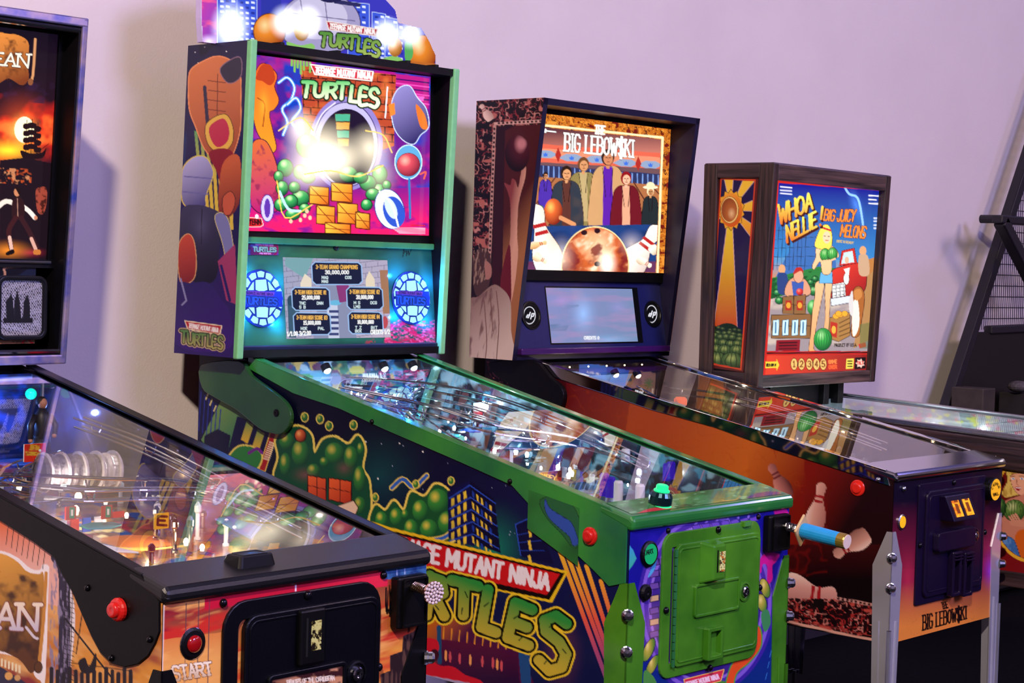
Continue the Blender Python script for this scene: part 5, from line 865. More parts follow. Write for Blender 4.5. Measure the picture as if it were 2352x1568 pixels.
# ------------------------------------------------------------------ green machine
def zv(M, pts, u=None): return [(p.y, p.z) for p in (M.hu(x, y, u) for x, y in pts)]
M = M2; H = M.H
R2 = empty('pinball_machine', tuple(M.o), M.a)
tag(R2, 'green-trimmed pinball machine with blue-lit speakers, lit topper and green coin door', 'pinball machine')
GREEN = mat('green_powder_coat', '#4c8f24', .24, coat=.6, col2='#2c6a18', nscale=9)
GRAIL = mat('green_rail_coat', '#37923a', .24, coat=.6, col2='#1a6440', nscale=5)
MINT = mat('mint_trim', '#7cc98a', .4, noise=.05)
cab2 = cabinet(M, R2, SATIN, .47, .50)
side_sheet(M, cab2, 560, 250, paint_m2_side, print_mat('side_print', .4, .08, .25))
fr2 = sheet('front_artwork', cab2, M, [(-H, -.0008, M.zt), (H, -.0008, M.zt), (H, -.0008, .47), (-H, -.0008, .47)], 230, 220, paint_m2_front, print_mat('front_print', .35, .12, .3))
low = zv(M, [(573, 846), (676, 903), (782, 938), (884, 985), (1060, 1061), (1178, 1114), (1198, 1136), (1231, 1172), (1261, 1204), (1324, 1270), (1366, 1309), (1401, 1346)])+[(.004, .757), (.004, gz(M, 0)-.012)]
rails(M, R2, GRAIL, low)
lb2 = lockbar(M, R2, mat('green_lockbar_coat', '#2f8238', .2, coat=.6, col2='#1f6a33', nscale=7), r=.008)
glass(M, R2)
for su in (-1, 1):
    leg(M, R2, GREEN, su, True, .757); leg(M, R2, GREEN, su, False, .80)
# swoosh decal on the near side rail, flipper button
def paint_swoosh(c):
    c.fill('#2c7c38'); c.mixn(c.vn(70, seed=4), .3, .9, '#1d5a30')
    c.blob([(1240, 1150), (1256, 1141), (1282, 1137), (1306, 1150), (1326, 1180), (1336, 1215), (1330, 1250), (1316, 1256), (1290, 1225), (1262, 1196), (1246, 1172)], '#1f5f3c', 1.2, '#0a2a18')
    c.blob([(1253, 1146), (1262, 1166), (1290, 1185), (1312, 1200), (1324, 1228), (1328, 1247), (1316, 1252), (1308, 1232), (1288, 1214), (1264, 1192), (1252, 1168)], '#2a4fae', 1.0, '#08133c')
rs = bpy.data.objects[[o.name for o in R2.children if o.name.startswith('side_rail')][0]]
sheet('rail_decal', rs, M, [(-H-.0052, .262, .915), (-H-.0052, .125, .892), (-H-.0052, .125, .775), (-H-.0052, .262, .835)], 60, 50, paint_swoosh, print_mat('rail_print', .25, .5))
p = M.hu(1360, 1230); round_button(M, cab2, (-H-.0045, p.y, p.z), (-1, 0, 0), .0135, mat('red_button', '#c81e1c', .25, coat=.5, emit='#a01010', strength=.12))
for x, y in ((634, 948),): pass
for x, y in ((858, 968), (1175, 1105)):
    p = M.hu(x, y); screw(rs, (-H-.0045, p.y, p.z), (-1, 0, 0), .006, BLACK, 'rail_screw')
# hinge arm
arm = zv(M, [(466, 838), (553, 828), (580, 862), (632, 900), (661, 926), (671.5, 953), (667, 979), (649.5, 996), (626, 994), (597, 982), (547, 941), (494, 911), (468, 890)], -H-.012)
for sg in (-1, 1):
    bm = new(); ext(bm, [(sg*(H+.006), v, z) for v, z in smooth_closed(arm, 3)], (sg*.012, 0, 0)); ao = link('hinge_arm', bm, mat('dark_green_coat', '#2a5a2c', .3, coat=.4, col2='#164028', nscale=6), R2, bevel=.002)
    p = M.hu(635, 948, -H-.018); b = new(); lathe(b, [(.009, 0), (.009, .002), (.004, .0025), (0, .001)], (sg*(H+.0178), p.y, p.z), (sg, 0, 0), 14); link('pivot_hole', b, BLACK, ao)
# coin door
def coin_door(M, root, u0, u1, z0, z1, r, mf, md, i=(.04, .005, .02, .025)):
    bm = new(); ring_rect(bm, u0, u1, z0, z1, r, .030, -.006, .004); d = link('coin_door', bm, mf, root, bevel=.002)
    bm = new(); door_rect(bm, u0+i[0], u1-i[1], z0+i[2], z1-i[3], r*.55, -.011, .002); p = link('door_panel', bm, md, d, bevel=.0025)
    bm = new(); ring_rect(bm, u0+i[0]+.008, u1-i[1]-.008, z0+i[2]+.008, z1-i[3]-.008, r*.4, .004, -.0125, -.010); link('door_bead', bm, md, d, bevel=.001)
    return d
D2 = coin_door(M, R2, -.178, .167, .549, .845, .03, GREEN, GREEN)
bm = new()
for k in range(14): lathe(bm, [(.004, 0), (.004, .0155)], (-.140, -.010, .572+k*.0172), (0, 0, 1), 8)
hg = link('hinge', bm, mat('green_hinge_steel', '#3f9a60', .2, .6), D2)
def on_front(M, x, y, v=0.): q = M.hv(x, y, v); return q.x, q.z
# coin entry bezel
u, z = on_front(M, 1652, 1290, -.03)
bm = new(); prism(bm, [(u-.045, -.010, z+.044), (u+.020, -.010, z+.044), (u+.020, -.010, z-.044), (u-.045, -.010, z-.044)], [(u-.022, -.034, z+.036), (u+.018, -.034, z+.036), (u+.018, -.034, z-.036), (u-.022, -.034, z-.036)])
ce = link('coin_entry', bm, GREEN, D2, bevel=.004)
bm = new(); box(bm, u-.013, u-.010, -.0352, -.033, z-.020, z+.026); link('coin_slot', bm, BLACK, D2)
def paint_coin_emblem(c):
    c.fill('#e8d9a0'); c.mixn(c.vn(3.2, seed=3), .45, .55, '#3a2418'); c.mixn(c.vn(5, seed=8), .6, .64, '#c46a2c')
sheet('coin_emblem', D2, M, [(u-.006, -.0355, z+.022), (u+.014, -.0355, z+.022), (u+.014, -.0355, z-.020), (u-.006, -.0355, z-.020)], 14, 24, paint_coin_emblem, lit_mat('coin_lamp', .8))
# blank bill plate, lock, return door
u0, z1 = on_front(M, 1590, 1357, -.011); u1, z0 = on_front(M, 1689, 1396, -.011)
uu, zz = on_front(M, 1586, 1412, -.011); u1 = max(u1, on_front(M, 1692, 1335, -.011)[0])
bm = new(); ring_rect(bm, -.078, .082, .664, .733, .008, .006, -.0165, -.010); link('bill_plate_frame', bm, GREEN, D2, bevel=.0015)
bm = new(); door_rect(bm, -.074, .078, .668, .729, .006, -.0135, -.010); link('bill_plate', bm, GREEN, D2, bevel=.001)
u, z = on_front(M, 1711, 1358, -.014)
bm = new(); lathe(bm, [(.021, 0), (.021, .0035), (.017, .0045), (.0165, .002)], (u, -.0105, z), (0, -1, 0), 24); link('lock_surround', bm, GREEN, D2)
bm = new(); lathe(bm, [(.0115, 0), (.0115, .007), (.009, .009), (.006, .0092), (.0055, .006), (0, .006)], (u, -.0105, z), (0, -1, 0), 18); lk = link('lock', bm, CHROME, D2)
bm = new(); box(bm, u-.001, u+.001, -.0185, -.0155, z-.004, z+.004); link('key_slot', bm, BLACK, D2)
u, z = on_front(M, 1635, 1475, -.014)
bm = new(); ring_rect(bm, u-.028, u+.026, z-.034, z+.034, .004, .009, -.026, -.010); link('coin_return_frame', bm, GREEN, D2, bevel=.002)
bm = new(); box(bm, u-.02, u+.018, -.014, -.010, z-.026, z+.026); link('coin_return_flap', bm, GREEN, D2, bevel=.001)
bm = new(); box(bm, .096, .122, -.012, .0, .835, .848); link('door_tab', bm, GREEN, D2, bevel=.002)
for x, y in ((1643, 1215), (1523, 1400), (1738, 1348), (1624, 1532)):
    u, z = on_front(M, x, y); screw(D2, (u, -.0062, z), (0, -1, 0), .0075, mat('black_carriage_bolt', '#14131c', .2, .5), 'carriage_bolt')
for x, y in ((1533, 1218), (1740, 1186)):
    u, z = on_front(M, x, y); screw(cab2, (u, -.001, z), (0, -1, 0), .006, BLACK, 'carriage_bolt')
# start button and small black button
u, z = on_front(M, 1488, 1271)
b = new(); lathe(b, [(.026, 0), (.026, .006), (.022, .009), (.021, .006)], (u, 0, z), (0, -1, 0), 24); sb = link('start_button', b, BLACK, cab2)
def paint_start(c):
    c.fill('#16b878'); c.text('START', (1474, 1277), (1502, 1269), 9, 2.4, '#0a2a2a')
def disc(name, parent, M, c, d, r, n, paint, m):
    x, y, dd = frame_axes(d); c = Vector(c); me_pts = []
    return sheet(name, parent, M, [c-x*r, c+x*r, c+x*r, c-x*r], n, n, paint, m, bend=lambda P, s, t: np.array([c+ (x*math.cos(6.28318*a)+y*math.sin(6.28318*a))*r*b for a, b in zip(s, t)]))
disc('button_lens', sb, M, (u, -.0075, z), (0, -1, 0), .0205, 44, paint_start, lit_mat('start_lens', .75))
u, z = on_front(M, 1479, 1360); b = new(); lathe(b, [(.017, 0), (.017, .006), (.013, .010), (.004, .0105), (0, .009)], (u, 0, z), (0, -1, 0), 20); link('tournament_button', b, BLACK, cab2)
# plunger: black bracket, spring, sword-grip handle
uA, zA = on_front(M, 1772, 1190, -.012); uB, zB = on_front(M, 1806, 1262, -.012)
bm = new(); box(bm, .183, .262, -.018, .0, .772, .852); pb = link('plunger_bracket', bm, BLACK, R2, bevel=.004)
bm = new(); ring_rect(bm, .194, .258, .775, .850, .004, .003, -.022, -.018); link('bracket_rim', bm, BLACK, pb)
c0 = Vector((.243, -.018, .826))
ax = Vector((0.0, -1, -.10)).normalized()
def along(t): return c0+ax*t
bm = new(); tube(bm, [along(0), along(.06)], .0045, 8); link('shaft', bm, STEEL, pb)
bm = new(); n = 60; tube(bm, [along(.004+.034*i/n)+Vector((math.cos(i*.75)*.0085, 0, math.sin(i*.75)*.0085)) for i in range(n)], .0016, 5); link('spring', bm, STEEL, pb)
bm = new(); x, y, d = frame_axes(ax); w = .030
ext(bm, [along(.040)+x*a+y*b for a, b in ((0, .036), (w, 0), (0, -.036), (-w, 0))], ax*.006); link('sword_guard', bm, mat('pale_gold', '#d8b884', .35, .2), pb, bevel=.002)
bm = new(); lathe(bm, [(.0165, .046), (.0170, .05), (.0160, .135), (.0155, .137)], c0, ax, 18); link('grip', bm, mat('sky_blue_plastic', '#1f9be0', .35, noise=.05), pb, smooth=False)
bm = new(); lathe(bm, [(.0162, .136), (.0165, .153), (.0155, .155)], c0, ax, 18); link('pommel_band', bm, mat('gold_band', '#a88a3c', .35, .7), pb)
bm = new(); lathe(bm, [(.0152, .153), (.0152, .157), (0, .157)], c0, ax, 18); link('pommel_cap', bm, mat('bone_plastic', '#e0cfc0', .4), pb)
# lockbar action button
u = M.hz(1614, 1155, gz(M, .04)+.02); c = Vector((u.x, .032, gz(M, .032)+.006))
bm = new(); lathe(bm, [(.021, 0), (.0245, .004), (.0245, .020), (.020, .028), (.0165, .029)], c, (0, -.15, 1), 22); ab = link('action_button', bm, mat('dark_chrome_green', '#1c3a44', .15, .7), lb2, smooth=False)
bm = new(); lathe(bm, [(.0165, .022), (.0165, .032), (.013, .034), (.0125, .041), (.010, .043), (0, .043)], c, (0, -.15, 1), 20); link('button_dome', bm, mat('green_dome', '#20c070', .15, emit='#18e080', strength=1.1), ab, smooth=False)
bm = new(); lathe(bm, [(.0235, 0), (.0245, .0015), (.022, .003)], c-Vector((0, 0, .001)), (0, -.15, 1), 22); link('button_base_light', bm, mat('green_ring', '#20c070', .2, emit='#20ff90', strength=1.3), ab)
def paint_lockbar(c):
    c.fill('#3c8f48'); c.mixn(c.vn(30, 8, seed=2, rot=-.1), .45, .7, '#2c6f2c'); c.mixn(c.vn(18, 5, seed=9, rot=-.1), .6, .75, '#6fae74')
    c.blob([(1462, 1181), (1490, 1168), (1530, 1165), (1552, 1172), (1548, 1182), (1520, 1180), (1480, 1188)], '#c83c44')
    c.blob([(1715, 1142), (1740, 1132), (1770, 1128), (1792, 1131), (1776, 1146), (1740, 1152)], '#45105c')
    c.line([(1560, 1168), (1575, 1158), (1600, 1165)], 2, '#123a18'); c.line([(1660, 1150), (1690, 1148), (1700, 1138)], 2, '#c8a030'); c.line([(1640, 1154), (1675, 1142)], 3, '#7a8a20'); c.line([(1580, 1172), (1592, 1180)], 2, '#0c2c10')
sheet('lockbar_decal', lb2, M, [(-H+.01, .070, gz(M, .070)+.0088), (H-.01, .070, gz(M, .070)+.0088), (H-.01, .004, gz(M, .004)+.0075), (-H+.01, .004, gz(M, .004)+.0075)], 190, 24, paint_lockbar, print_mat('lockbar_print', .2, .6))

# backbox
bb2 = backbox(M, R2, SATIN); neck(M, R2, SATIN); w = M.Wb/2
box_side_sheet(M, bb2, 84, 430, paint_m2_box, print_mat('box_print', .35, .1))
for sg in (-1, 1):
    bm = new(); f = lambda z, o: (sg*(w+.001), M.fr(z)+o, z)
    ext(bm, [f(M.zb-.003, -.006), f(M.zT+.002, -.006), f(M.zT+.002, .012), f(M.zb-.003, .012)], (-sg*.020, 0, 0)); link('edge_trim', bm, MINT, bb2, bevel=.004, seg=3)
HZ = M.hv(780, 146, 1.192, -.022).z+.001
bm = new(); ext(bm, [(-w+.018, M.fr(M.zT)+.002, M.zT), (-w+.018, M.fr(M.zT)+.002, M.zT-.014), (-w+.018, 1.150, HZ), (-w+.018, 1.2, HZ)], (2*w-.036, 0, 0)); link('header_bar', bm, BLACK, bb2, bevel=.002)
T2 = ('v', 1.192, -.022)
q = qpx(M, T2, (572, 124), (989, 176), (985, 541), (556, 530)); q[0].x = q[3].x = -w+.0185
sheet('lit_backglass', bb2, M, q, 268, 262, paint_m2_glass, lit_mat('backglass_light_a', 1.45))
bm = new(); box(bm, -w+.018, w-.018, 1.166, 1.176, 1.40, M.zT-.02); link('backglass_panel', bm, BLACK, bb2)
# speaker panel
sp2 = ('v', 1.0173, .103)
q = qpx(M, sp2, (556, 556), (990, 566), (1001, 793), (541, 800)); q[0].x = q[3].x = -w+.0185; q[1].x = q[2].x = w-.0185
zt_, zb_ = q[0].z, q[3].z
q = [Vector((a, 1.0173+.103*z_, z_)) for a, z_ in ((-w+.0185, zt_), (w-.0185, zt_), (w-.0185, zb_), (-w+.0185, zb_))]
bm = new(); prism(bm, q, [p+Vector((0, .03, 0)) for p in q]); spk = link('speaker_panel', bm, BLACK, R2)
sheet('panel_artwork', spk, M, [p+Vector((0, -.0008, 0)) for p in q], 250, 150, paint_m2_panel, print_mat('panel_print', .25, .4))
bm = new(); e = q[0]; box(bm, -w+.018, w-.018, e.y-.012, e.y+.05, e.z-.002, e.z+.014); link('panel_ledge', bm, mat('green_ledge', '#4d9a58', .25, coat=.4, col2='#2f7a58', nscale=9), spk, bevel=.003)
bm = new(); e = q[3]; box(bm, -w+.018, w-.018, M.fr(e.z)+.004, e.y+.03, M.zb+.01, e.z+.006); link('panel_sill', bm, mat('navy_sill', '#14203c', .3, coat=.3), spk, bevel=.003)
qs = qpx(M, ('v', 1.0173-.002, .103), (648, 592), (889, 596), (899, 773), (660, 780))
cx = (qs[0].x+qs[3].x)/2, (qs[1].x+qs[2].x)/2; cz = (qs[0].z+qs[1].z)/2, (qs[2].z+qs[3].z)/2
scr = [Vector((a, 1.0173-.0016+.103*b, b)) for a, b in ((cx[0], cz[0]), (cx[1], cz[0]), (cx[1], cz[1]), (cx[0], cz[1]))]
sheet('screen', spk, M, scr, 230, 172, paint_m2_screen, lit_mat('screen_light', 1.0))
def speaker_grille(M, spk, x, y, plane, k):
    c = M.hv(x, y, plane[1]-.002, plane[2]); nrm = Vector((0, -1, plane[2])).normalized(); ux = Vector((1, 0, 0)); uz = Vector((0, plane[2], 1)).normalized()
    bm = new(); lathe(bm, [(.069, 0), (.069, .003), (.066, .004)], c, nrm, 40); g = link('speaker', bm, mat('speaker_blue_back', '#06205a', .3, emit='#0428a0', strength=.5), spk)
    cells = []
    for i in range(14): cells.append([(r*math.cos(a), r*math.sin(a)) for r, a in ((.063, 6.283*(i+.13)/14), (.065, 6.283*(i+.5)/14), (.063, 6.283*(i+.87)/14), (.0505, 6.283*(i+.82)/14), (.0505, 6.283*(i+.18)/14))])
    hexr = .0455
    cells += [[(-.016, .043), (.014, .045), (.017, .020), (.000, .015), (-.017, .020)], [(.022, .039), (.041, .020), (.025, .019)], [(-.024, .038), (-.041, .019), (-.025, .019)],
              [(-.017, -.045), (.014, -.046), (.017, -.023), (.000, -.018), (-.017, -.023)], [(.022, -.040), (.041, -.022), (.025, -.022)], [(-.025, -.037), (-.041, -.022), (-.026, -.022)]]
    for ce_ in cells:
        bm = new(); ext(bm, [c+nrm*.0042+ux*a+uz*b for a, b in ce_], nrm*.003); link('lit_cell', bm, mat('cell_light', '#123a58', .3, emit='#a8ecff', strength=1.25), g)
    def pt(cv):
        ox, oy = x, y; cv.fill('#0b2f86'); a = -.0
        cv.poly([(x-36*k, y-18), (x+33*k, y-14), (x+30*k, y-5), (x-38*k, y-9)], '#7a3f86'); cv.text('TEENAGE MUTANT NINJA', (x-33*k, y-10), (x+29*k, y-6.5), 5.5, 1.3, '#20104a')
        st = cv.place('TURTLES', (x-38*k, y+13), (x+38*k, y+16), 17, 15, gap=.3); cv.strokes(st, 6.5, '#050d28'); cv.strokes(st, 3.6, '#1c4f9a')
    b0 = c+nrm*.0078; sheet('speaker_logo', g, M, [b0-ux*.062+uz*.017, b0+ux*.062+uz*.017, b0+ux*.062-uz*.021, b0-ux*.062-uz*.021], 60, 30, pt, print_mat('logo_print', .3))
    return c
for x, y, k in ((598, 685, 1.0), (943, 684, .86)):
    c = speaker_grille(M, spk, x, y, sp2, k)
    l = bpy.data.lights.new('speaker_glow', 'POINT'); l.energy = .55; l.color = (.01, .22, 1.0); l.shadow_soft_size = .004
    for a_ in (.6, 2.2, 3.8, 5.4):     # blue lamps round the speaker rim
        lo = bpy.data.objects.new('speaker_glow', l); COL.objects.link(lo); lo.location = c+Vector((.076*math.cos(a_), -.022, .076*math.sin(a_))); lo.parent = spk
u = M.hv(771, 568, 1.0173-.002, .103); screw(spk, u, (0, -1, .1), .008, mat('dark_lock', '#1a0a14', .25, .5), 'panel_lock')
def paint_plate(c):
    c.grad((555, 560), '#1a1440', (640, 575), '#8a1048'); c.mixn(c.vn(10, seed=5), .5, .7, '#2a3a8a'); c.text('TEENAGE MUTANT NINJA', (586, 562), (628, 565), 4, 1.1, '#e070a0'); st = c.place('TURTLES', (582, 577), (634, 578), 10, 9); c.strokes(st, 4.5, '#0a1020'); c.strokes(st, 2.6, '#7fb49a'); c.text('PRO EDITION', (596, 583), (622, 584), 3, 1, '#e090b0')
qq = qpx(M, ('v', 1.0173-.0035, .103), (557, 553), (639, 557), (640, 586), (555, 585)); sheet('name_plate', spk, M, qq, 60, 24, paint_plate, print_mat('plate_print', .25, .4))
# topper
tp = [M.hv(x, y, 1.224) for x, y in ((466, 97), (462, 40), (464, -60), (560, -95), (700, -95), (820, -60), (880, -8), (908, 22), (915, 52), (940, 58), (968, 64), (985, 92), (1000, 125), (1001, 152), (1000, 156))]
bm = new(); ext(bm, tp, (0, .022, 0)); to = link('topper', bm, mat('topper_acrylic', '#c8b8e8', .2, noise=.05), R2, bevel=.002)
def topper_bend(P, s, t): return P
q = [M.hv(x, y, 1.2235) for x, y in ((458, -96), (1006, -96), (1006, 158), (458, 97))]
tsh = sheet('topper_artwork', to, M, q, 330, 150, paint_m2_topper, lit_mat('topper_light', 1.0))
# trim the lit sheet to the outline of the topper
_b = bmesh.new(); _b.from_mesh(tsh.data); _o = np.array([(p.x, p.z) for p in tp])
def _inside(x, z):
    ins = False; n = len(_o)
    for k in range(n):
        ax_, ay_ = _o[k]; bx_, by_ = _o[(k+1) % n]
        if (ay_ > z) != (by_ > z) and x < (bx_-ax_)*(z-ay_)/(by_-ay_)+ax_: ins = not ins
    return ins
bmesh.ops.delete(_b, geom=[v for v in _b.verts if not _inside(v.co.x, v.co.z)], context='VERTS'); _b.to_mesh(tsh.data); _b.free()
for x in (640, 770, 840, 930, 995):
    c = M.hv(x, 100+(x-575)*.13 if x > 575 else 98, 1.205); bm = new(); box(bm, c.x-.006, c.x+.006, 1.19, 1.226, M.zT-.002, M.zT+.02); link('topper_bracket', bm, BLACK, to, bevel=.001)
# ------------------------------------------------------------------ left machine, cut by the picture edge
M = M1; H = M.H
R1 = empty('pinball_machine', tuple(M.o), M.a)
tag(R1, 'black-railed pinball machine with sunset sailing-ship artwork, cut off at left', 'pinball machine')
cab1 = cabinet(M, R1, SATIN, .465, .50)
ss = np.concatenate([np.linspace(0, .55, 60, endpoint=False), np.linspace(.55, 1, 300)])
side_sheet(M, cab1, 0, 0, paint_m1_side, print_mat('side_print', .4, .08, .25), ss=ss, tt=np.concatenate([np.linspace(0, .72, 250), np.linspace(.73, 1, 10)]))
sheet('front_artwork', cab1, M, [(-H, -.0008, M.zt), (H, -.0008, M.zt), (H, -.0008, .465), (-H, -.0008, .465)], 0, 0, paint_m1_front, print_mat('front_print', .35, .12, .3), ss=np.linspace(0, 1, 330), tt=np.concatenate([np.linspace(0, .5, 170), np.linspace(.52, 1, 12)]))
low = [(M.L, gz(M, M.L)-.036)]+zv(M, [(0, 1192), (82, 1244), (129, 1279), (148, 1319), (171, 1358), (215, 1460), (235, 1497), (260, 1522), (292, 1531), (322, 1524), (346, 1504), (361, 1477), (371, 1450)])+[(.004, M.zt+.004)]
RAILB = mat('black_rail_coat', '#050507', .36, noise=.2, nscale=700, bump=.08, spec=.22)
rails(M, R1, RAILB, low)
lb1 = lockbar(M, R1, mat('black_lockbar_coat', '#121216', .33, noise=.15, nscale=700, bump=.1), r=.012, dv=.082)
c = M.hz(605, 1290, gz(M, .04)+.012, 0); bm = new(); R = rrect(c.x-.040, c.x+.040, .018, .062, .008)
prism(bm, [(u, v, gz(M, v)+.004) for u, v in R], [(c.x+(u-c.x)*.86, .04+(v-.04)*.8, gz(M, .04)+.022) for u, v in R]); lt = link('lockbar_button', bm, BLACK, lb1, bevel=.003)
bm = new(); ring_rect(bm, c.x-.026, c.x+.026, .025, .055, .004, .002, 0, .001)
for v in bm.verts: v.co = Vector((v.co.x, v.co.z, gz(M, .04)+.0222+v.co.y))
link('button_groove', bm, mat('grey_groove', '#3c3c44', .4), lt)
glass(M, R1)
for su in (-1, 1): leg(M, R1, BLACK, su, True, .757, wide=.06); leg(M, R1, BLACK, su, False, .80)
RED = MATS['red_button']
p = M.hu(281, 1398); round_button(M, cab1, (-H-.0045, p.y, p.z), (-1, 0, 0), .0135, RED, depth=.016)
rs = [o for o in R1.children if o.name.startswith('side_rail')][0]
for x, y in ((207, 1349), (350, 1467), (262, 1510)):
    p = M.hu(x, y); screw(rs, (-H-.0045, p.y, p.z), (-1, 0, 0), .0055, mat('black_carriage_bolt'), 'rail_screw')
DB = mat('door_black', '#04050c', .30, coat=.06, noise=.2, nscale=800, bump=.25, spec=.35)
D1 = coin_door(M, R1, -.170, .170, .548, .845, .045, DB, DB)
u, z = on_front(M, 718, 1462, -.02)
bm = new(); box(bm, u-.027, u+.027, -.022, -.010, z-.045, z+.045); link('coin_entry', bm, BLACK, D1, bevel=.004)
bm = new(); box(bm, u-.016, u-.012, -.0228, -.020, z-.030, z+.032); link('coin_slot', bm, mat('slot_black', '#000000', .8), D1)
def paint_coin1(c): c.fill('#d8c68c'); c.mixn(c.vn(7, 10, seed=6), .47, .53, '#1c140c'); c.mixn(c.vn(4, seed=2), .6, .7, '#8a7440')
sheet('coin_emblem', D1, M, [(u-.005, -.0225, z+.026), (u+.017, -.0225, z+.026), (u+.017, -.0225, z-.022), (u-.005, -.0225, z-.022)], 24, 44, paint_coin1, lit_mat('coin_lamp', .8))
bm = new(); ring_rect(bm, -.085, .085, .640, .722, .010, .008, -.0165, -.010); link('bill_plate_frame', bm, DB, D1, bevel=.002)
def paint_bill(c):
    c.grad((640, 1530), '#7a4a3a', (700, 1568), '#c8906a'); c.mixn(c.vn(24, 12, seed=4), .45, .62, '#3a1c20'); c.text('PIRATES OF THE CARIBBEAN', (660, 1572), (768, 1561), 10, 2, '#f0e4d0')
sheet('bill_plate', D1, M, [(-.078, -.0135, .715), (.078, -.0135, .715), (.078, -.0135, .648), (-.078, -.0135, .648)], 100, 40, paint_bill, print_mat('plate_print', .25, .4))
u, z = on_front(M, 820, 1547, -.014)
bm = new(); lathe(bm, [(.022, 0), (.022, .0035), (.018, .0045), (.0175, .002)], (u, -.0105, z), (0, -1, 0), 24); link('lock_surround', bm, DB, D1)
bm = new(); lathe(bm, [(.012, 0), (.012, .007), (.0095, .009), (.006, .0092), (.0055, .006), (0, .006)], (u, -.0105, z), (0, -1, 0), 18); link('lock', bm, CHROME, D1)
bm = new(); box(bm, u-.001, u+.001, -.0200, -.016, z-.004, z+.004); link('key_slot', bm, BLACK, D1)
for x, y in ((700, 1365), (863, 1530)):
    u, z = on_front(M, x, y); screw(D1, (u, -.0062, z), (0, -1, 0), .0075, mat('black_carriage_bolt'), 'carriage_bolt')
for x, y in ((511, 1384), (879, 1320)):
    u, z = on_front(M, x, y); screw(cab1, (u, -.001, z), (0, -1, 0), .007, mat('black_carriage_bolt'), 'carriage_bolt')
u, z = on_front(M, 441, 1477)
b = new(); lathe(b, [(.0235, 0), (.0235, .003), (.020, .0045), (.0135, .005)], (u, 0, z), (0, -1, 0), 24); sb = link('start_button', b, BLACK, cab1)
b = new(); lathe(b, [(.0245, 0), (.0245, .002), (.0232, .003)], (u, 0, z), (0, -1, 0), 28); link('button_ring', b, CHROME, sb)
b = new(); lathe(b, [(.0135, .004), (.0130, .008), (.008, .0105), (0, .011)], (u, 0, z), (0, -1, 0), 22); link('button_lens', b, mat('dark_red_lens', '#8a0a10', .15, coat=.6, emit='#70060a', strength=.25), sb, smooth=True)
bm = new(); box(bm, .196, .268, -.020, .0, .757, .845); pb = link('plunger_bracket', bm, BLACK, R1, bevel=.004)
bm = new(); ring_rect(bm, .205, .264, .760, .842, .004, .003, -.024, -.020); link('bracket_rim', bm, BLACK, pb)
q = M.hv(950, 1345, -.02); c0 = Vector((q.x, -.018, q.z)); qk = M.hv(993, 1360, -.075); ax = (Vector((qk.x, -.075, qk.z))-c0).normalized(); Lk = (Vector((qk.x, -.075, qk.z))-c0).length
bm = new(); tube(bm, [c0, c0+ax*Lk], .0042, 8); link('shaft', bm, STEEL, pb)
bm = new(); n = 60; x_, y_, _ = frame_axes(ax); tube(bm, [c0+ax*(.004+.036*i/n)+x_*math.cos(i*.8)*.0075+y_*math.sin(i*.8)*.0075 for i in range(n)], .0015, 5); link('spring', bm, mat('gold_spring', '#a08a70', .3, 1.0), pb)
bm = new(); lathe(bm, [(.006, -.006), (.016, -.003), (.0195, .002), (.0185, .005)], c0+ax*Lk, ax, 20); kn = link('plunger_knob', bm, mat('rose_gold', '#c89a90', .25, 1.0), pb)
k = 0
for r, n in ((0, 1), (.0062, 6), (.0120, 12), (.0172, 16)):
    for i in range(n):
        a = 6.2832*i/n+r*40; cc = c0+ax*(Lk+.005)+x_*r*math.cos(a)+y_*r*math.sin(a)
        bm = new(); lathe(bm, [(.0029, 0), (.0029, .001), (.0014, .0024), (0, .0025)], cc, ax, 6); link('crystal', bm, mat('crystal', '#f4e6f2', .06, .35), kn)
# backbox
bb1 = backbox(M, R1, SATIN); neck(M, R1, SATIN); w = M.Wb/2
FOIL = mat('holographic_trim', '#5a70d8', .30, .8, col2='#e0c8d0', nscale=22)
for sg in (-1, 1):
    bm = new(); f = lambda z, o: (sg*(w+.001), M.fr(z)+o, z)
    ext(bm, [f(M.zb-.004, -.006), f(M.zT+.003, -.006), f(M.zT+.003, .008), f(M.zb-.004, .008)], (-sg*.014, 0, 0)); link('edge_trim', bm, FOIL, bb1, bevel=.003)
for z0, z1 in ((M.zT-.016, M.zT+.003), (M.zb-.004, M.zb+.016)):
    bm = new(); box(bm, -w, w, M.fr(z0)-.007, M.fr(z0)+.010, z0, z1); link('edge_trim', bm, FOIL, bb1, bevel=.003)
for k, zz in enumerate((M.zT-.024, M.zb+.024)):
    bm = new(); tube(bm, [(-w+.016, M.fr(zz)+.002, zz), (w-.016, M.fr(zz)+.002, zz)], .006, 8); link('chrome_strip', bm, CHROME, bb1)
T1 = ('v', 1.254, -.059)
q = qpx(M, T1, (0, 62), (133, 80), (110, 596), (0, 592)); zt_, zb_ = q[1].z, q[2].z; uR = q[1].x
q = [Vector((a, 1.254-.059*b, b)) for a, b in ((-w+.05, zt_), (uR, zt_), (uR, zb_), (-w+.05, zb_))]
sheet('lit_backglass', bb1, M, q, 0, 0, paint_m1_glass, lit_mat('backglass_light_b', 1.3), ss=np.concatenate([np.linspace(0, .70, 20), np.linspace(.71, 1, 110)]), tt=np.linspace(0, 1, 310))
bm = new(); prism(bm, [p+Vector((0, .003, 0)) for p in q], [p+Vector((0, .012, 0)) for p in q]); link('backglass_panel', bm, BLACK, bb1)
bm = new(); z0, z1 = zb_-.006, zt_+.02
for a, b in ((uR, w-.018), (-w+.018, -w+.05)): ext(bm, [(a, 1.248-.059*z0, z0), (b, 1.248-.059*z0, z0), (b, 1.248-.059*z1, z1), (a, 1.248-.059*z1, z1)], (0, .016, 0))
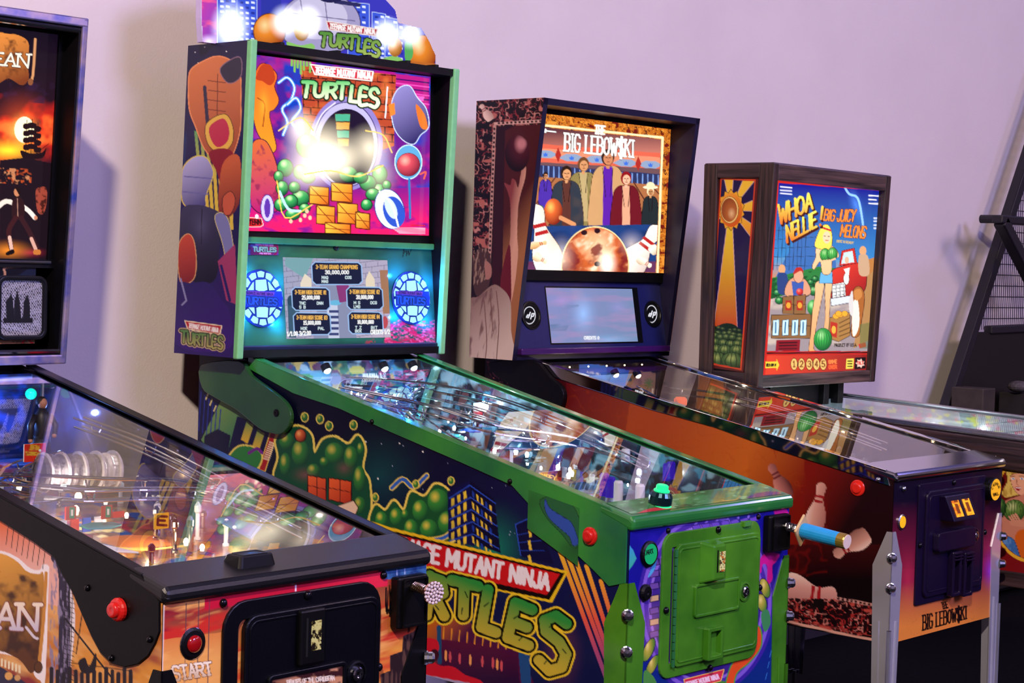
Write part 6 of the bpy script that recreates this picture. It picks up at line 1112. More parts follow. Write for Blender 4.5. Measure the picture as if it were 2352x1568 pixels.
box(bm, -w+.018, w-.018, 1.248-.059*zt_, 1.27-.059*zt_, zt_, M.zT-.02); box(bm, -w+.018, w-.018, 1.244-.059*zb_, 1.27-.059*zb_, zb_-.018, zb_)
link('backglass_frame', bm, BLACK, bb1)
bm = new(); e = 1.240-.059*zb_; tube(bm, [(w-.03, e, zb_-.006), (-w+.03, e, zb_-.006)], .003, 6); link('frame_lip', bm, STEEL, bb1)
# speaker panel of the left machine
pl = ('v', 1.17, .0)
q = qpx(M, pl, (0, 608), (112, 612), (103, 788), (0, 783)); zt_, zb_ = q[1].z, q[2].z
q = [Vector((a, 1.17, b)) for a, b in ((-w+.02, zt_), (w-.06, zt_), (w-.06, zb_), (-w+.02, zb_))]
bm = new(); prism(bm, q, [p+Vector((0, .04, 0)) for p in q]); sp1 = link('speaker_panel', bm, BLACK, R1)
sheet('panel_artwork', sp1, M, [p-Vector((0, .0008, 0)) for p in q], 0, 0, paint_m1_panel, print_mat('panel_print', .25, .4), ss=np.concatenate([np.linspace(0, .70, 12), np.linspace(.71, 1, 90)]), tt=np.linspace(0, 1, 110))
q = qpx(M, ('v', 1.165), (3, 657), (88, 657), (83, 755), (3, 755)); cu, cz_ = (q[0].x+q[1].x)/2, (q[0].z+q[2].z)/2; hw, hh = .062, .068
bm = new(); ring_rect(bm, cu-hw, cu+hw, cz_-hh, cz_+hh, .022, .010, 1.152, 1.170); sk = link('speaker', bm, BLACK, sp1, bevel=.003)
def paint_grille(c):
    c.fill('#0c0c10'); g = (np.sin(c.X*2.6)*np.sin(c.Y*2.6) > -.2); c._put(np.nonzero(g)[0], np.ones(g.sum()), '#9a98a2')
    x0 = 42
    for pts in ([(14, 740), (14, 690), (22, 680), (26, 672), (30, 690), (34, 740)], [(32, 740), (33, 690), (40, 664), (45, 690), (50, 740)], [(52, 740), (54, 694), (62, 676), (68, 690), (70, 740)], [(8, 742), (8, 730), (76, 730), (76, 742)]): c.poly(pts, '#08070a')
sheet('speaker_grille', sk, M, [(cu-hw+.008, 1.160, cz_+hh-.008), (cu+hw-.008, 1.160, cz_+hh-.008), (cu+hw-.008, 1.160, cz_-hh+.008), (cu-hw+.008, 1.160, cz_-hh+.008)], 60, 70, paint_grille, print_mat('grille_print', .4))

# ------------------------------------------------------------------ bowling machine
M = M3; H = M.H
R3 = empty('pinball_machine', tuple(M.o), M.a)
tag(R3, 'chrome-railed bowling pinball machine with orange sides and blue-grey screen', 'pinball machine')
cab3 = cabinet(M, R3, SATIN, .484, .498)
side_sheet(M, cab3, 400, 190, paint_m3_side, print_mat('side_print', .4, .08, .25))
sheet('front_artwork', cab3, M, [(-H, -.0008, M.zt), (H, -.0008, M.zt), (H, -.0008, .484), (-H, -.0008, .484)], 170, 210, paint_m3_front, print_mat('front_print', .35, .12, .3))
low = zv(M, [(1224, 829), (1258, 861), (1334, 886), (1391, 904), (1496, 940), (1644, 981), (1780, 1031), (2046, 1116)])
MIRR = mat('polished_steel', '#e4e4ea', .04, 1.0, noise=.02, nscale=5)
rails(M, R3, MIRR, low, v0=.02, vend=M.L+.012)
lockbar(M, R3, mat('polished_lockbar', '#d8d8e2', .12, 1.0, noise=.03, nscale=6), r=.008, dv=.085, drop=-.004)
glass(M, R3)
for su in (-1, 1): leg(M, R3, LEGCH, su, True, .757, wide=.052, tip=.016); leg(M, R3, LEGCH, su, False, .80)
p = M.hu(1971, 1120); round_button(M, cab3, (-H-.0008, p.y, p.z), (-1, 0, 0), .0150, mat('red_button_bright', '#d8281c', .25, coat=.5, emit='#a01008', strength=.2), depth=.010)
rs = [o for o in R3.children if o.name.startswith('side_rail')][0]
p = M.hu(2019, 1101); screw(rs, (-H-.0045, p.y, p.z), (-1, 0, 0), .006, BOLT, 'rail_screw')
arm = zv(M, [(1128, 832), (1222, 826), (1262, 864), (1288, 886), (1296, 906), (1290, 934), (1268, 950), (1236, 930), (1190, 892), (1140, 862)], -H-.02)
for sg in (-1, 1):
    bm = new(); ext(bm, [(sg*(H+.006), v, z) for v, z in smooth_closed(arm, 3)], (sg*.018, 0, 0)); link('hinge_arm', bm, BLACK, R3, bevel=.002)
DP = mat('door_purple_black', '#140b28', .28, coat=.15, noise=.15, nscale=600, bump=.15, spec=.4)
bm = new(); ring_rect(bm, -.167, .180, .563, .865, .006, .030, -.006, .004); D3 = link('coin_door', bm, DP, R3, bevel=.002)
bm = new(); door_rect(bm, -.138, .170, .580, .845, .018, -.013, .002); link('door_panel', bm, DP, D3, bevel=.003)
bm = new(); ring_rect(bm, -.126, .160, .592, .834, .012, .003, -.0145, -.012); link('door_bead', bm, DP, D3, bevel=.001)
bm = new(); R = rrect(-.105, .095, .692, .742, .010); prism(bm, [(u, -.012, z) for u, z in R], [(u*.97, -.030, z*.99+.007) for u, z in R]); link('bill_bar', bm, DP, D3, bevel=.003)
# coin entry wedge with two lit reject windows
F4 = [M.hv(x, y, -.045) for x, y in ((2184, 1140), (2239, 1134), (2250, 1185), (2199, 1198))]
u0, u1 = F4[0].x, F4[1].x; za, zb2 = (F4[0].z+F4[1].z)/2, (F4[2].z+F4[3].z)/2
Fq = [Vector((u0, -.030, za)), Vector((u1, -.030, za)), Vector((u1+.012, -.052, zb2)), Vector((u0+.012, -.052, zb2))]
bm = new(); prism(bm, Fq, [Vector((p.x, -.010, p.z)) for p in Fq]); link('coin_entry', bm, DP, D3, bevel=.002)
def pq(a, b): return Fq[0].lerp(Fq[1], a).lerp(Fq[3].lerp(Fq[2], a), b)+Vector((0, -.0012, .0004))
def paint_rej(c):
    c.fill((1.6, .55, .03)); c.mixn(c.vn(7, 9, seed=3), .5, .7, (.9, .18, .01))
    a = (np.abs(c.s-.5) < .2) & (c.t > .22) & (c.t < .78) | (c.t < .12) & (np.abs(c.s-.6) < .25); c._put(np.nonzero(a)[0], np.ones(a.sum()), (.25, .05, .01))
for a0, a1 in ((.14, .44), (.58, .88)):
    sheet('reject_window', D3, M, [pq(a0, .2), pq(a1, .2), pq(a1, .84), pq(a0, .84)], 16, 22, paint_rej, lit_mat('reject_lamp', 1.0))
u, z = on_front(M, 2238, 1229, -.014)
bm = new(); lathe(bm, [(.021, 0), (.021, .0035), (.017, .0045), (.0165, .002)], (u, -.0125, z), (0, -1, 0), 24); link('lock_surround', bm, DP, D3)
bm = new(); lathe(bm, [(.0115, 0), (.0115, .008), (.009, .010), (.006, .0102), (.0055, .006), (0, .006)], (u, -.0125, z), (0, -1, 0), 18); link('lock', bm, CHROME, D3)
for x in (2192, 2219):
    u, z = on_front(M, x, 1312, -.02); bm = new(); ring_rect(bm, u-.024, u+.022, z-.062, z+.052, .004, .010, -.030, -.012); link('coin_return_frame', bm, DP, D3, bevel=.003)
    bm = new()
    for k in range(3): box(bm, u-.022, u+.020, -.034, -.028, z+.030+k*.008, z+.034+k*.008)
    link('return_rib', bm, DP, D3, bevel=.001)
for x, y in ((2185, 1107), (2107, 1251), (2178, 1365), (2256, 1221)):
    u, z = on_front(M, x, y); screw(D3, (u, -.0062, z), (0, -1, 0), .0075, mat('black_carriage_bolt'), 'carriage_bolt')
for x, y in ((2074, 1122),):
    u, z = on_front(M, x, y); screw(cab3, (u, -.001, z), (0, -1, 0), .008, BOLT, 'carriage_bolt')
u, z = on_front(M, 2069, 1198); b = new(); lathe(b, [(.019, 0), (.019, .004), (.0155, .006), (.015, .004)], (u, 0, z), (0, -1, 0), 22); sb = link('start_button', b, STEEL, cab3)
b = new(); lathe(b, [(.0145, .002), (.0145, .006), (0, .0065)], (u, 0, z), (0, -1, 0), 20); link('button_lens', b, mat('yellow_lens', '#e8b820', .3, emit='#e0a010', strength=.45, noise=.2, nscale=300), sb)
q = M.hv(2288, 1124, -.028); c0 = Vector((q.x, 0, q.z))
b = new(); lathe(b, [(.031, 0), (.031, .024), (.029, .027)], c0, (0, -1, 0), 28); lb = link('launch_button', b, BLACK, cab3, bevel=.001)
def paint_launch(c):
    c.fill((.95, .42, .02)); x, y = 2288, 1124
    for i, ch in enumerate('LAUNCH'):
        a = -2.75+i*.46; cx_, cy_ = x+8.5*math.cos(a), y+2-15*math.sin(-a) if False else y+2+15*math.sin(a)
        t = (-math.sin(a), math.cos(a)); c.text(ch, (cx_-1.6, cy_+2.4), (cx_+1.8, cy_+1.6), 5.5, 1.5, '#140a00')
    c.text('BALL', (x-5.5, y+15), (x+6, y+12), 6, 1.7, '#140a00')
disc('button_lens', lb, M, c0+Vector((0, -.0275, 0)), (0, -1, 0), .028, 44, paint_launch, lit_mat('launch_lamp', 1.0))
# backbox of the bowling machine
NAVY = mat('navy_satin', '#191533', .38, noise=.12, nscale=200)
bb3 = backbox(M, R3, NAVY); neck(M, R3, SATIN); w = M.Wb/2
box_side_sheet(M, bb3, 100, 380, paint_m3_box, print_mat('box_print', .35, .1))
T3 = ('v', 1.210, -.0213)
q = qpx(M, T3, (1255, 262), (1541, 296), (1527, 626), (1212, 620)); uL, uR = -w+.0185, q[1].x; zt_, zb_ = (q[1].z+q[0].z)/2, (q[2].z+q[3].z)/2
q = [Vector((a, 1.210-.0213*b, b)) for a, b in ((uL, zt_), (uR, zt_), (uR, zb_), (uL, zb_))]
sheet('lit_backglass', bb3, M, q, 200, 225, paint_m3_glass, lit_mat('backglass_light_c', 1.4))
bm = new(); z0 = zb_-.03; ext(bm, [(-w+.018, 1.213-.0213*z0, z0), (w-.018, 1.213-.0213*z0, z0), (w-.018, 1.213-.0213*M.zT, M.zT-.02), (-w+.018, 1.213-.0213*M.zT, M.zT-.02)], (0, .01, 0)); link('backglass_panel', bm, SATIN, bb3)
pn = ('v', .956, .182)
q = qpx(M, pn, (1209, 645), (1515, 648), (1531, 794), (1190, 802)); zt_, zb_ = q[1].z, q[2].z
q = [Vector((a, .956+.182*b, b)) for a, b in ((-w+.0185, zt_), (w-.0185, zt_), (w-.0185, zb_), (-w+.0185, zb_))]
bm = new(); prism(bm, q, [p+Vector((0, .05, 0)) for p in q]); sp3 = link('speaker_panel', bm, mat('indigo_panel', '#1b1f55', .35, coat=.2, noise=.08, nscale=60), R3)
bm = new(); box(bm, -w+.018, w-.018, q[0].y-.004, q[0].y+.06, q[0].z-.001, q[0].z+.018); link('panel_ledge', bm, mat('plum_ledge', '#2a1a34', .3), sp3, bevel=.003)
bm = new(); box(bm, -w+.018, w-.018, q[3].y-.016, q[3].y+.02, q[3].z-.016, q[3].z+.002); link('panel_sill', bm, mat('magenta_sill', '#3a1458', .25, coat=.3), sp3, bevel=.003)
qs = qpx(M, ('v', .956-.001, .182), (1261, 662), (1460, 662), (1457, 786), (1259, 786)); a0, a1 = (qs[0].x+qs[3].x)/2, (qs[1].x+qs[2].x)/2; b1, b0 = (qs[0].z+qs[1].z)/2, (qs[2].z+qs[3].z)/2
zp = lambda a, b, o: Vector((a, .956+.182*b+o, b))
sheet('screen', sp3, M, [zp(a0, b1, -.0010), zp(a1, b1, -.0010), zp(a1, b0, -.0010), zp(a0, b0, -.0010)], 125, 80, paint_m3_screen, lit_mat('screen_light', 1.0))
bm = new()
for x0, x1, y0, y1 in ((a0-.004, a0, b0-.004, b1+.004), (a1, a1+.026, b0-.004, b1+.004), (a0, a1, b0-.004, b0), (a0, a1, b1, b1+.004)): prism(bm, [zp(x0, y1, -.0012), zp(x1, y1, -.0012), zp(x1, y0, -.0012), zp(x0, y0, -.0012)], [zp(x0, y1, .001), zp(x1, y1, .001), zp(x1, y0, .001), zp(x0, y0, .001)])
link('screen_surround', bm, BLACK, sp3)
def paint_dp(c):
    c.fill('#050508')
    r = np.hypot((c.s-.5)*2, (c.t-.5)*2)
for x, y, k in ((1219, 724, 1), (1499, 721, .92)):
    c = M.hv(x, y, pn[1]-.001, pn[2]); nrm = Vector((0, -1, .182)).normalized()
    bm = new(); lathe(bm, [(.041, 0), (.041, .003), (.036, .004), (.034, .001)], c, nrm, 36); sk = link('speaker', bm, BLACK, sp3)
    bm = new(); lathe(bm, [(.034, .0005), (.030, .0012), (0, .0014)], c, nrm, 36); link('speaker_cone', bm, mat('speaker_cloth', '#06060a', .8), sk)
    def pd(cv, x=x, y=y, k=k):
        cv.fill('#050508'); cv.ell(x-3*k, y, 14.5*k, 20.5, '#e8e8f4'); cv.ell(x-3*k, y, 12.6*k, 18.4, '#07070c')
        cv.line([(x-7*k, y-1), (x-10*k, y+4), (x-6*k, y+5), (x-2*k, y-1), (x-7*k, y-1)], 2.6, '#f4f4ff'); cv.line([(x-5*k, y+5), (x-1*k, y-7)], 2.6, '#f4f4ff')
        cv.line([(x+0*k, y+8), (x+3*k, y-4), (x+8*k, y-4), (x+6*k, y+2), (x+1.5*k, y+3)], 2.6, '#f4f4ff')
    ux = Vector((1, 0, 0)); uz = Vector((0, .182, 1)).normalized(); b0_ = c+nrm*.0018
    disc('speaker_badge', sk, M, b0_, nrm, .031, 48, pd, lit_mat('badge_glow', .9))
# ------------------------------------------------------------------ melon machine
M = M4; H = M.H
R4 = empty('pinball_machine', tuple(M.o), M.a)
tag(R4, 'wood-framed watermelon pinball machine with a sun panel, farthest right of the row', 'pinball machine')
def wood_mat(name, a, b, ax='Z', sc=7.):
    m = bpy.data.materials.new(name); m.use_nodes = True; nt = m.node_tree; bs = nt.nodes['Principled BSDF']
    tc = nt.nodes.new('ShaderNodeTexCoord'); mp = nt.nodes.new('ShaderNodeMapping'); nz = nt.nodes.new('ShaderNodeTexNoise'); cr = nt.nodes.new('ShaderNodeValToRGB'); bp = nt.nodes.new('ShaderNodeBump')
    mp.inputs['Scale'].default_value = (sc*16, sc*16, sc*.7) if ax == 'Z' else (sc*.7, sc*16, sc*16) if ax == 'X' else (sc*16, sc*.7, sc*16)
    nz.inputs['Scale'].default_value = 1.; nz.inputs['Detail'].default_value = 6; nz.inputs['Distortion'].default_value = .6
    cr.color_ramp.elements[0].position = .32; cr.color_ramp.elements[1].position = .68; cr.color_ramp.elements[0].color = (*lin(a), 1); cr.color_ramp.elements[1].color = (*lin(b), 1)
    nt.links.new(tc.outputs['Object'], mp.inputs[0]); nt.links.new(mp.outputs[0], nz.inputs['Vector']); nt.links.new(nz.outputs['Fac'], cr.inputs[0]); nt.links.new(cr.outputs[0], bs.inputs['Base Color'])
    nt.links.new(nz.outputs['Fac'], bp.inputs['Height']); bp.inputs['Strength'].default_value = .4; bp.inputs['Distance'].default_value = .003; nt.links.new(bp.outputs['Normal'], bs.inputs['Normal']); bs.inputs['Roughness'].default_value = .45
    MATS[name] = m; return m
WZ = wood_mat('dark_wood_upright', '#0d0707', '#46302c'); WX = wood_mat('dark_wood_cross', '#140c0c', '#5e4640', 'X', 5.); WY = wood_mat('dark_wood_side', '#140c0e', '#463034', 'Y', 5.)
cab4 = cabinet(M, R4, WY, .545, .56)
side_sheet(M, cab4, 0, 0, paint_m4_side, print_mat('side_print', .4, .08, .25), ss=np.concatenate([np.linspace(0, .55, 30, endpoint=False), np.linspace(.55, 1, 170)]), tt=np.linspace(0, 1, 190))
rails(M, R4, STEEL, [(M.L, gz(M, M.L)-.004), (.05, gz(M, .05)-.004)])
bm = new(); t0 = gz(M, 0)-.012
for z0, z1, d in ((0, .075, .012),):
    ext(bm, [(-H-d, 0, gz(M, 0)-.010), (-H-d, M.vr-.2, gz(M, M.vr-.2)-.010), (-H-d, M.vr-.2, gz(M, M.vr-.2)-.088), (-H-d, 0, gz(M, 0)-.088)], (d-.001, 0, 0))
link('side_plank', bm, WY, cab4, bevel=.003)
bm = new(); ext(bm, [(-H-.012, 0, .545), (-H-.012, M.vr, .56), (-H-.012, M.vr, .59), (-H-.012, 0, .59)], (.0115, 0, 0)); link('side_plank', bm, WY, cab4, bevel=.003)
lockbar(M, R4, STEEL, r=.006); glass(M, R4)
for su in (-1, 1): leg(M, R4, CHROME, su, True, .79); leg(M, R4, CHROME, su, False, .80)
# backbox built of posts and boards round a dark core
w = M.Wb/2; M.fr = lambda z: M.vf+(M.vft-M.vf)*(z-M.zb)/(M.zT-M.zb); M.bk = lambda z: M.vb+(M.vbt-M.vb)*(z-M.zb)/(M.zT-M.zb)
bm = new(); P = [(M.vf+.03, M.zb+.004), (M.vft+.03, M.zT-.004), (M.vbt-.004, M.zT-.004), (M.vb-.004, M.zb+.004)]
for a in (-w+.012, w-.030): ext(bm, [(a, v, z) for v, z in P], (.018, 0, 0))
ext(bm, [(-w+.012, M.vb-.02, M.zb), (-w+.012, M.vbt-.02, M.zT), (-w+.012, M.vbt-.004, M.zT), (-w+.012, M.vb-.004, M.zb)], (2*w-.024, 0, 0))
box(bm, -w+.012, w-.012, M.vf+.04, M.vb-.01, M.zb+.004, M.zb+.02)
bb4 = link('backbox', bm, SATIN, R4)
def post(u0, u1, f0, f1, m, name='frame_post'):
    bm = new(); prism(bm, [(u0, f0(M.zb), M.zb), (u1, f0(M.zb), M.zb), (u1, f1(M.zb), M.zb), (u0, f1(M.zb), M.zb)], [(u0, f0(M.zT), M.zT), (u1, f0(M.zT), M.zT), (u1, f1(M.zT), M.zT), (u0, f1(M.zT), M.zT)]); link(name, bm, m, bb4, bevel=.003)
fr, bk = M.fr, M.bk
post(-w, -w+.026, fr, lambda z: fr(z)+.052, WZ); post(w-.030, w, fr, lambda z: fr(z)+.04, WZ)
post(-w, -w+.016, lambda z: bk(z)-.048, bk, WZ); post(w-.016, w, lambda z: bk(z)-.04, bk, WZ)
def board(u0, u1, va, vb_, z0, z1, m):
    bm = new(); box(bm, u0, u1, va, vb_, z0, z1); link('frame_board', bm, m, bb4, bevel=.003)
board(-w+.026, w-.030, fr(M.zT)+.002, fr(M.zT)+.036, M.zT-.048, M.zT-.001, WX); board(-w+.026, w-.030, fr(M.zb)+.002, fr(M.zb)+.036, M.zb+.001, M.zb+.038, WX)
board(-w+.001, w-.001, fr(M.zT)+.004, bk(M.zT)-.002, M.zT-.006, M.zT+.002, WY)
bm = new(); z0, z1 = M.zT-.042, M.zT-.001; ext(bm, [(-w+.001, fr(z0)+.05, z0), (-w+.001, fr(z1)+.05, z1), (-w+.001, bk(z1)-.046, z1), (-w+.001, bk(z0)-.046, z0)], (.014, 0, 0)); link('frame_board', bm, WY, bb4, bevel=.003)
bm = new(); z0, z1 = M.zb+.001, M.zb+.045; ext(bm, [(-w+.001, fr(z0)+.05, z0), (-w+.001, fr(z1)+.05, z1), (-w+.001, bk(z1)-.046, z1), (-w+.001, bk(z0)-.046, z0)], (.014, 0, 0)); link('frame_board', bm, WY, bb4, bevel=.003)
us = -w+.0112
q = [M.hu(x, y, us) for x, y in ((1648, 398), (1743, 400), (1708, 855), (1621, 842))]
va, vb_ = (q[0].y+q[3].y)/2, (q[1].y+q[2].y)/2; za, zc = q[0].z, q[3].z
sheet('side_artwork', bb4, M, [q[0], q[1], q[2], q[3]], 66, 300, paint_m4_box, print_mat('box_print', .35, .1))
T4 = ('v', 1.1804, -.0414)
q = qpx(M, T4, (1788, 414), (2027, 432), (1992, 856), (1757, 860))
zt_, zb_ = (q[0].z+q[1].z)/2, (q[2].z+q[3].z)/2; q = [Vector((a, 1.1804-.0414*b, b)) for a, b in ((-w+.0265, zt_), (q[1].x, zt_), (q[2].x*.5+q[1].x*.5, zb_), (-w+.0265, zb_))]
sheet('lit_backglass', bb4, M, q, 165, 275, paint_m4_glass, lit_mat('backglass_light_d', 1.35))
bm = new(); prism(bm, [p+Vector((.03*(1 if i in (1, 2) else 0), .004, 0)) for i, p in enumerate(q)], [p+Vector((0, .012, 0)) for p in q]); link('backglass_panel', bm, BLACK, bb4)
bm = new(); box(bm, -.2, .1, M.vf+.05, M.vr-.02, gz(M, M.L)-.03, M.zb+.006); link('backbox_pedestal', bm, SATIN, R4)
for x in (1880, 1913):
    c = M.hv(x, 895, M.vf+.06); bm = new(); box(bm, c.x-.016, c.x+.016, M.vf+.03, M.vf+.08, gz(M, M.L)-.02, M.zb+.004); link('backbox_foot', bm, BLACK, R4, bevel=.002)

# ------------------------------------------------------------------ basketball cage behind the row
YB = 3.55
def hp(x, y, yy=YB): return Vector(hit(x, y, (0, yy, 0), (0, 1, 0)))
A, B = hp(2172, 940), hp(2352, 384); d = (B-A).normalized(); A0 = A-d*.95; B0 = B+d*.62
RB = empty('basketball_machine', (A0.x, YB, 0)); tag(RB, 'black basketball arcade machine with leaning posts and wire mesh cage at right', 'arcade machine')
off = Vector((A0.x, YB, 0))
FB = mat('black_tube_coat', '#16131c', .45, noise=.2, nscale=300)
def bar(p, q, wd, th, name='frame_bar', par=None, m=None):
    p, q = Vector(p)-off, Vector(q)-off; dd = (q-p).normalized(); n = Vector((0, 1, 0)); s = dd.cross(n).normalized()
    bm = new(); a = [p+s*wd/2*i+n*th/2*j for i, j in ((1, 1), (1, -1), (-1, -1), (-1, 1))]; prism(bm, a, [v+(q-p) for v in a]); return link(name, bm, m or FB, par or RB, bevel=.006, seg=2)
A0.z = max(A0.z, .02)
for yy in (0, ): 
    bar(A0, B0, .052, .045, 'leaning_post'); bar(A0+Vector((1.5, 0, 0)), B0+Vector((1.5, 0, 0)), .052, .045, 'leaning_post')
bar(A0+Vector((0, -.62, 0)) if False else hp(2100, 760)+Vector((.62, 0, 0)), hp(2352, 757)+Vector((1.0, 0, .02)), .035, .04, 'cage_rail')
rz = hp(2260, 757).z
# bracket bar and brace that carry the scoreboard
bar(hp(2290, 503, YB-.12), hp(2290, 503, YB-.12)+Vector((1.2, 0, .0)), .034, .05, 'bracket_bar'); bar(hp(2298, 506, YB-.12), hp(2380, 665, YB-.12), .050, .05, 'bracket_brace'); 
bm = new(); c_ = hp(2294, 503, YB-.06)-off; tube(bm, [c_+Vector((0, -.06, 0)), c_+Vector((0, .08, 0))], .018, 10); link('bracket_pin', bm, FB, RB)
# wire mesh
MW = mat('mesh_wire', '#241c28', .4, .6); zt_ = B0.z-.05
k = 0; x = A.x-.05
def post_x(z): return A.x+(z-A.z)/(B.z-A.z)*(B.x-A.x)
while x < A.x+1.25:
    x += .0185; z0 = rz; z1 = min(zt_, A.z+(x-.02-A.x)*(B.z-A.z)/(B.x-A.x))
    if z1-z0 > .03:
        bm = new(); tube(bm, [Vector((x, YB, z0))-off, Vector((x, YB, z1))-off], .0016, 4, False); link('mesh_wire', bm, MW, RB)
z = rz
while z < zt_-.05:
    z += .046; bm = new(); tube(bm, [Vector((post_x(z)+.01, YB+.003, z))-off, Vector((A.x+1.6, YB+.003, z))-off], .0020, 4, False); link('mesh_wire', bm, MW, RB)
# lower cabinet with a flame-painted ball box
bm = new(); p = [Vector((post_x(z)+.02, YB-.01, z))-off for z in (.05, rz-.01)]; ext(bm, [p[0], p[1], Vector((A.x+1.7, YB-.01, rz-.01))-off, Vector((A.x+1.7, YB-.01, .05))-off], (0, .035, 0)); link('lower_cabinet', bm, mat('cabinet_brown_black', '#0c0606', .6, noise=.3), RB)
c1 = hp(2236, 915, YB-.10)-off; bm = new(); box(bm, c1.x-.055, c1.x+.05, -.17, -.03, .60, c1.z+.045); link('ball_box', bm, mat('grey_box', '#38302c', .5, noise=.3, nscale=20), RB, bevel=.004)
c2 = hp(2345, 925, YB-.10)-off; bm = new(); box(bm, c2.x-.065, c2.x+.14, -.17, -.03, .60, c2.z+.045); fb = link('flame_box', bm, mat('charcoal_box', '#2a2628', .5, noise=.2, nscale=20), RB, bevel=.004)
class _W:   # plain room frame for the sheet helper
    def px(s, P): P = np.asarray(P)+np.array(off)-CP; z = P @ CF; return 1176+FPX*(P @ CR)/z, 784-FPX*(P @ CU)/z
def paint_flame(c):
    c.fill('#201c1e'); f = [(2306, 938), (2308, 924), (2314, 916), (2318, 928), (2322, 934), (2324, 918), (2320, 906), (2326, 895), (2334, 890), (2332, 902), (2340, 900), (2348, 896), (2352, 906), (2362, 920), (2366, 950)]
    c.line(f, 2.6, '#e8503c', sm=4); c.glow(2338, 940, 22, 26, '#ff7a10', .9)
sheet('flame_artwork', fb, _W(), [(c2.x-.064, -.171, c2.z+.044), (c2.x+.139, -.171, c2.z+.044), (c2.x+.139, -.171, c2.z-.10), (c2.x-.064, -.171, c2.z-.10)], 60, 45, paint_flame, print_mat('flame_print', .4))
bm = new(); bz = hp(2340, 893, YB-.12)-off
for k, (a, b) in enumerate(((-.03, 0), (.03, .006), (.085, .0))): pass
ball(bm, bz+Vector((.0, .0, .01)), .045, 14, (1.2, 1, .55)); link('net_bundle', bm, mat('grey_net', '#4a4446', .8, noise=.5, nscale=90), RB)
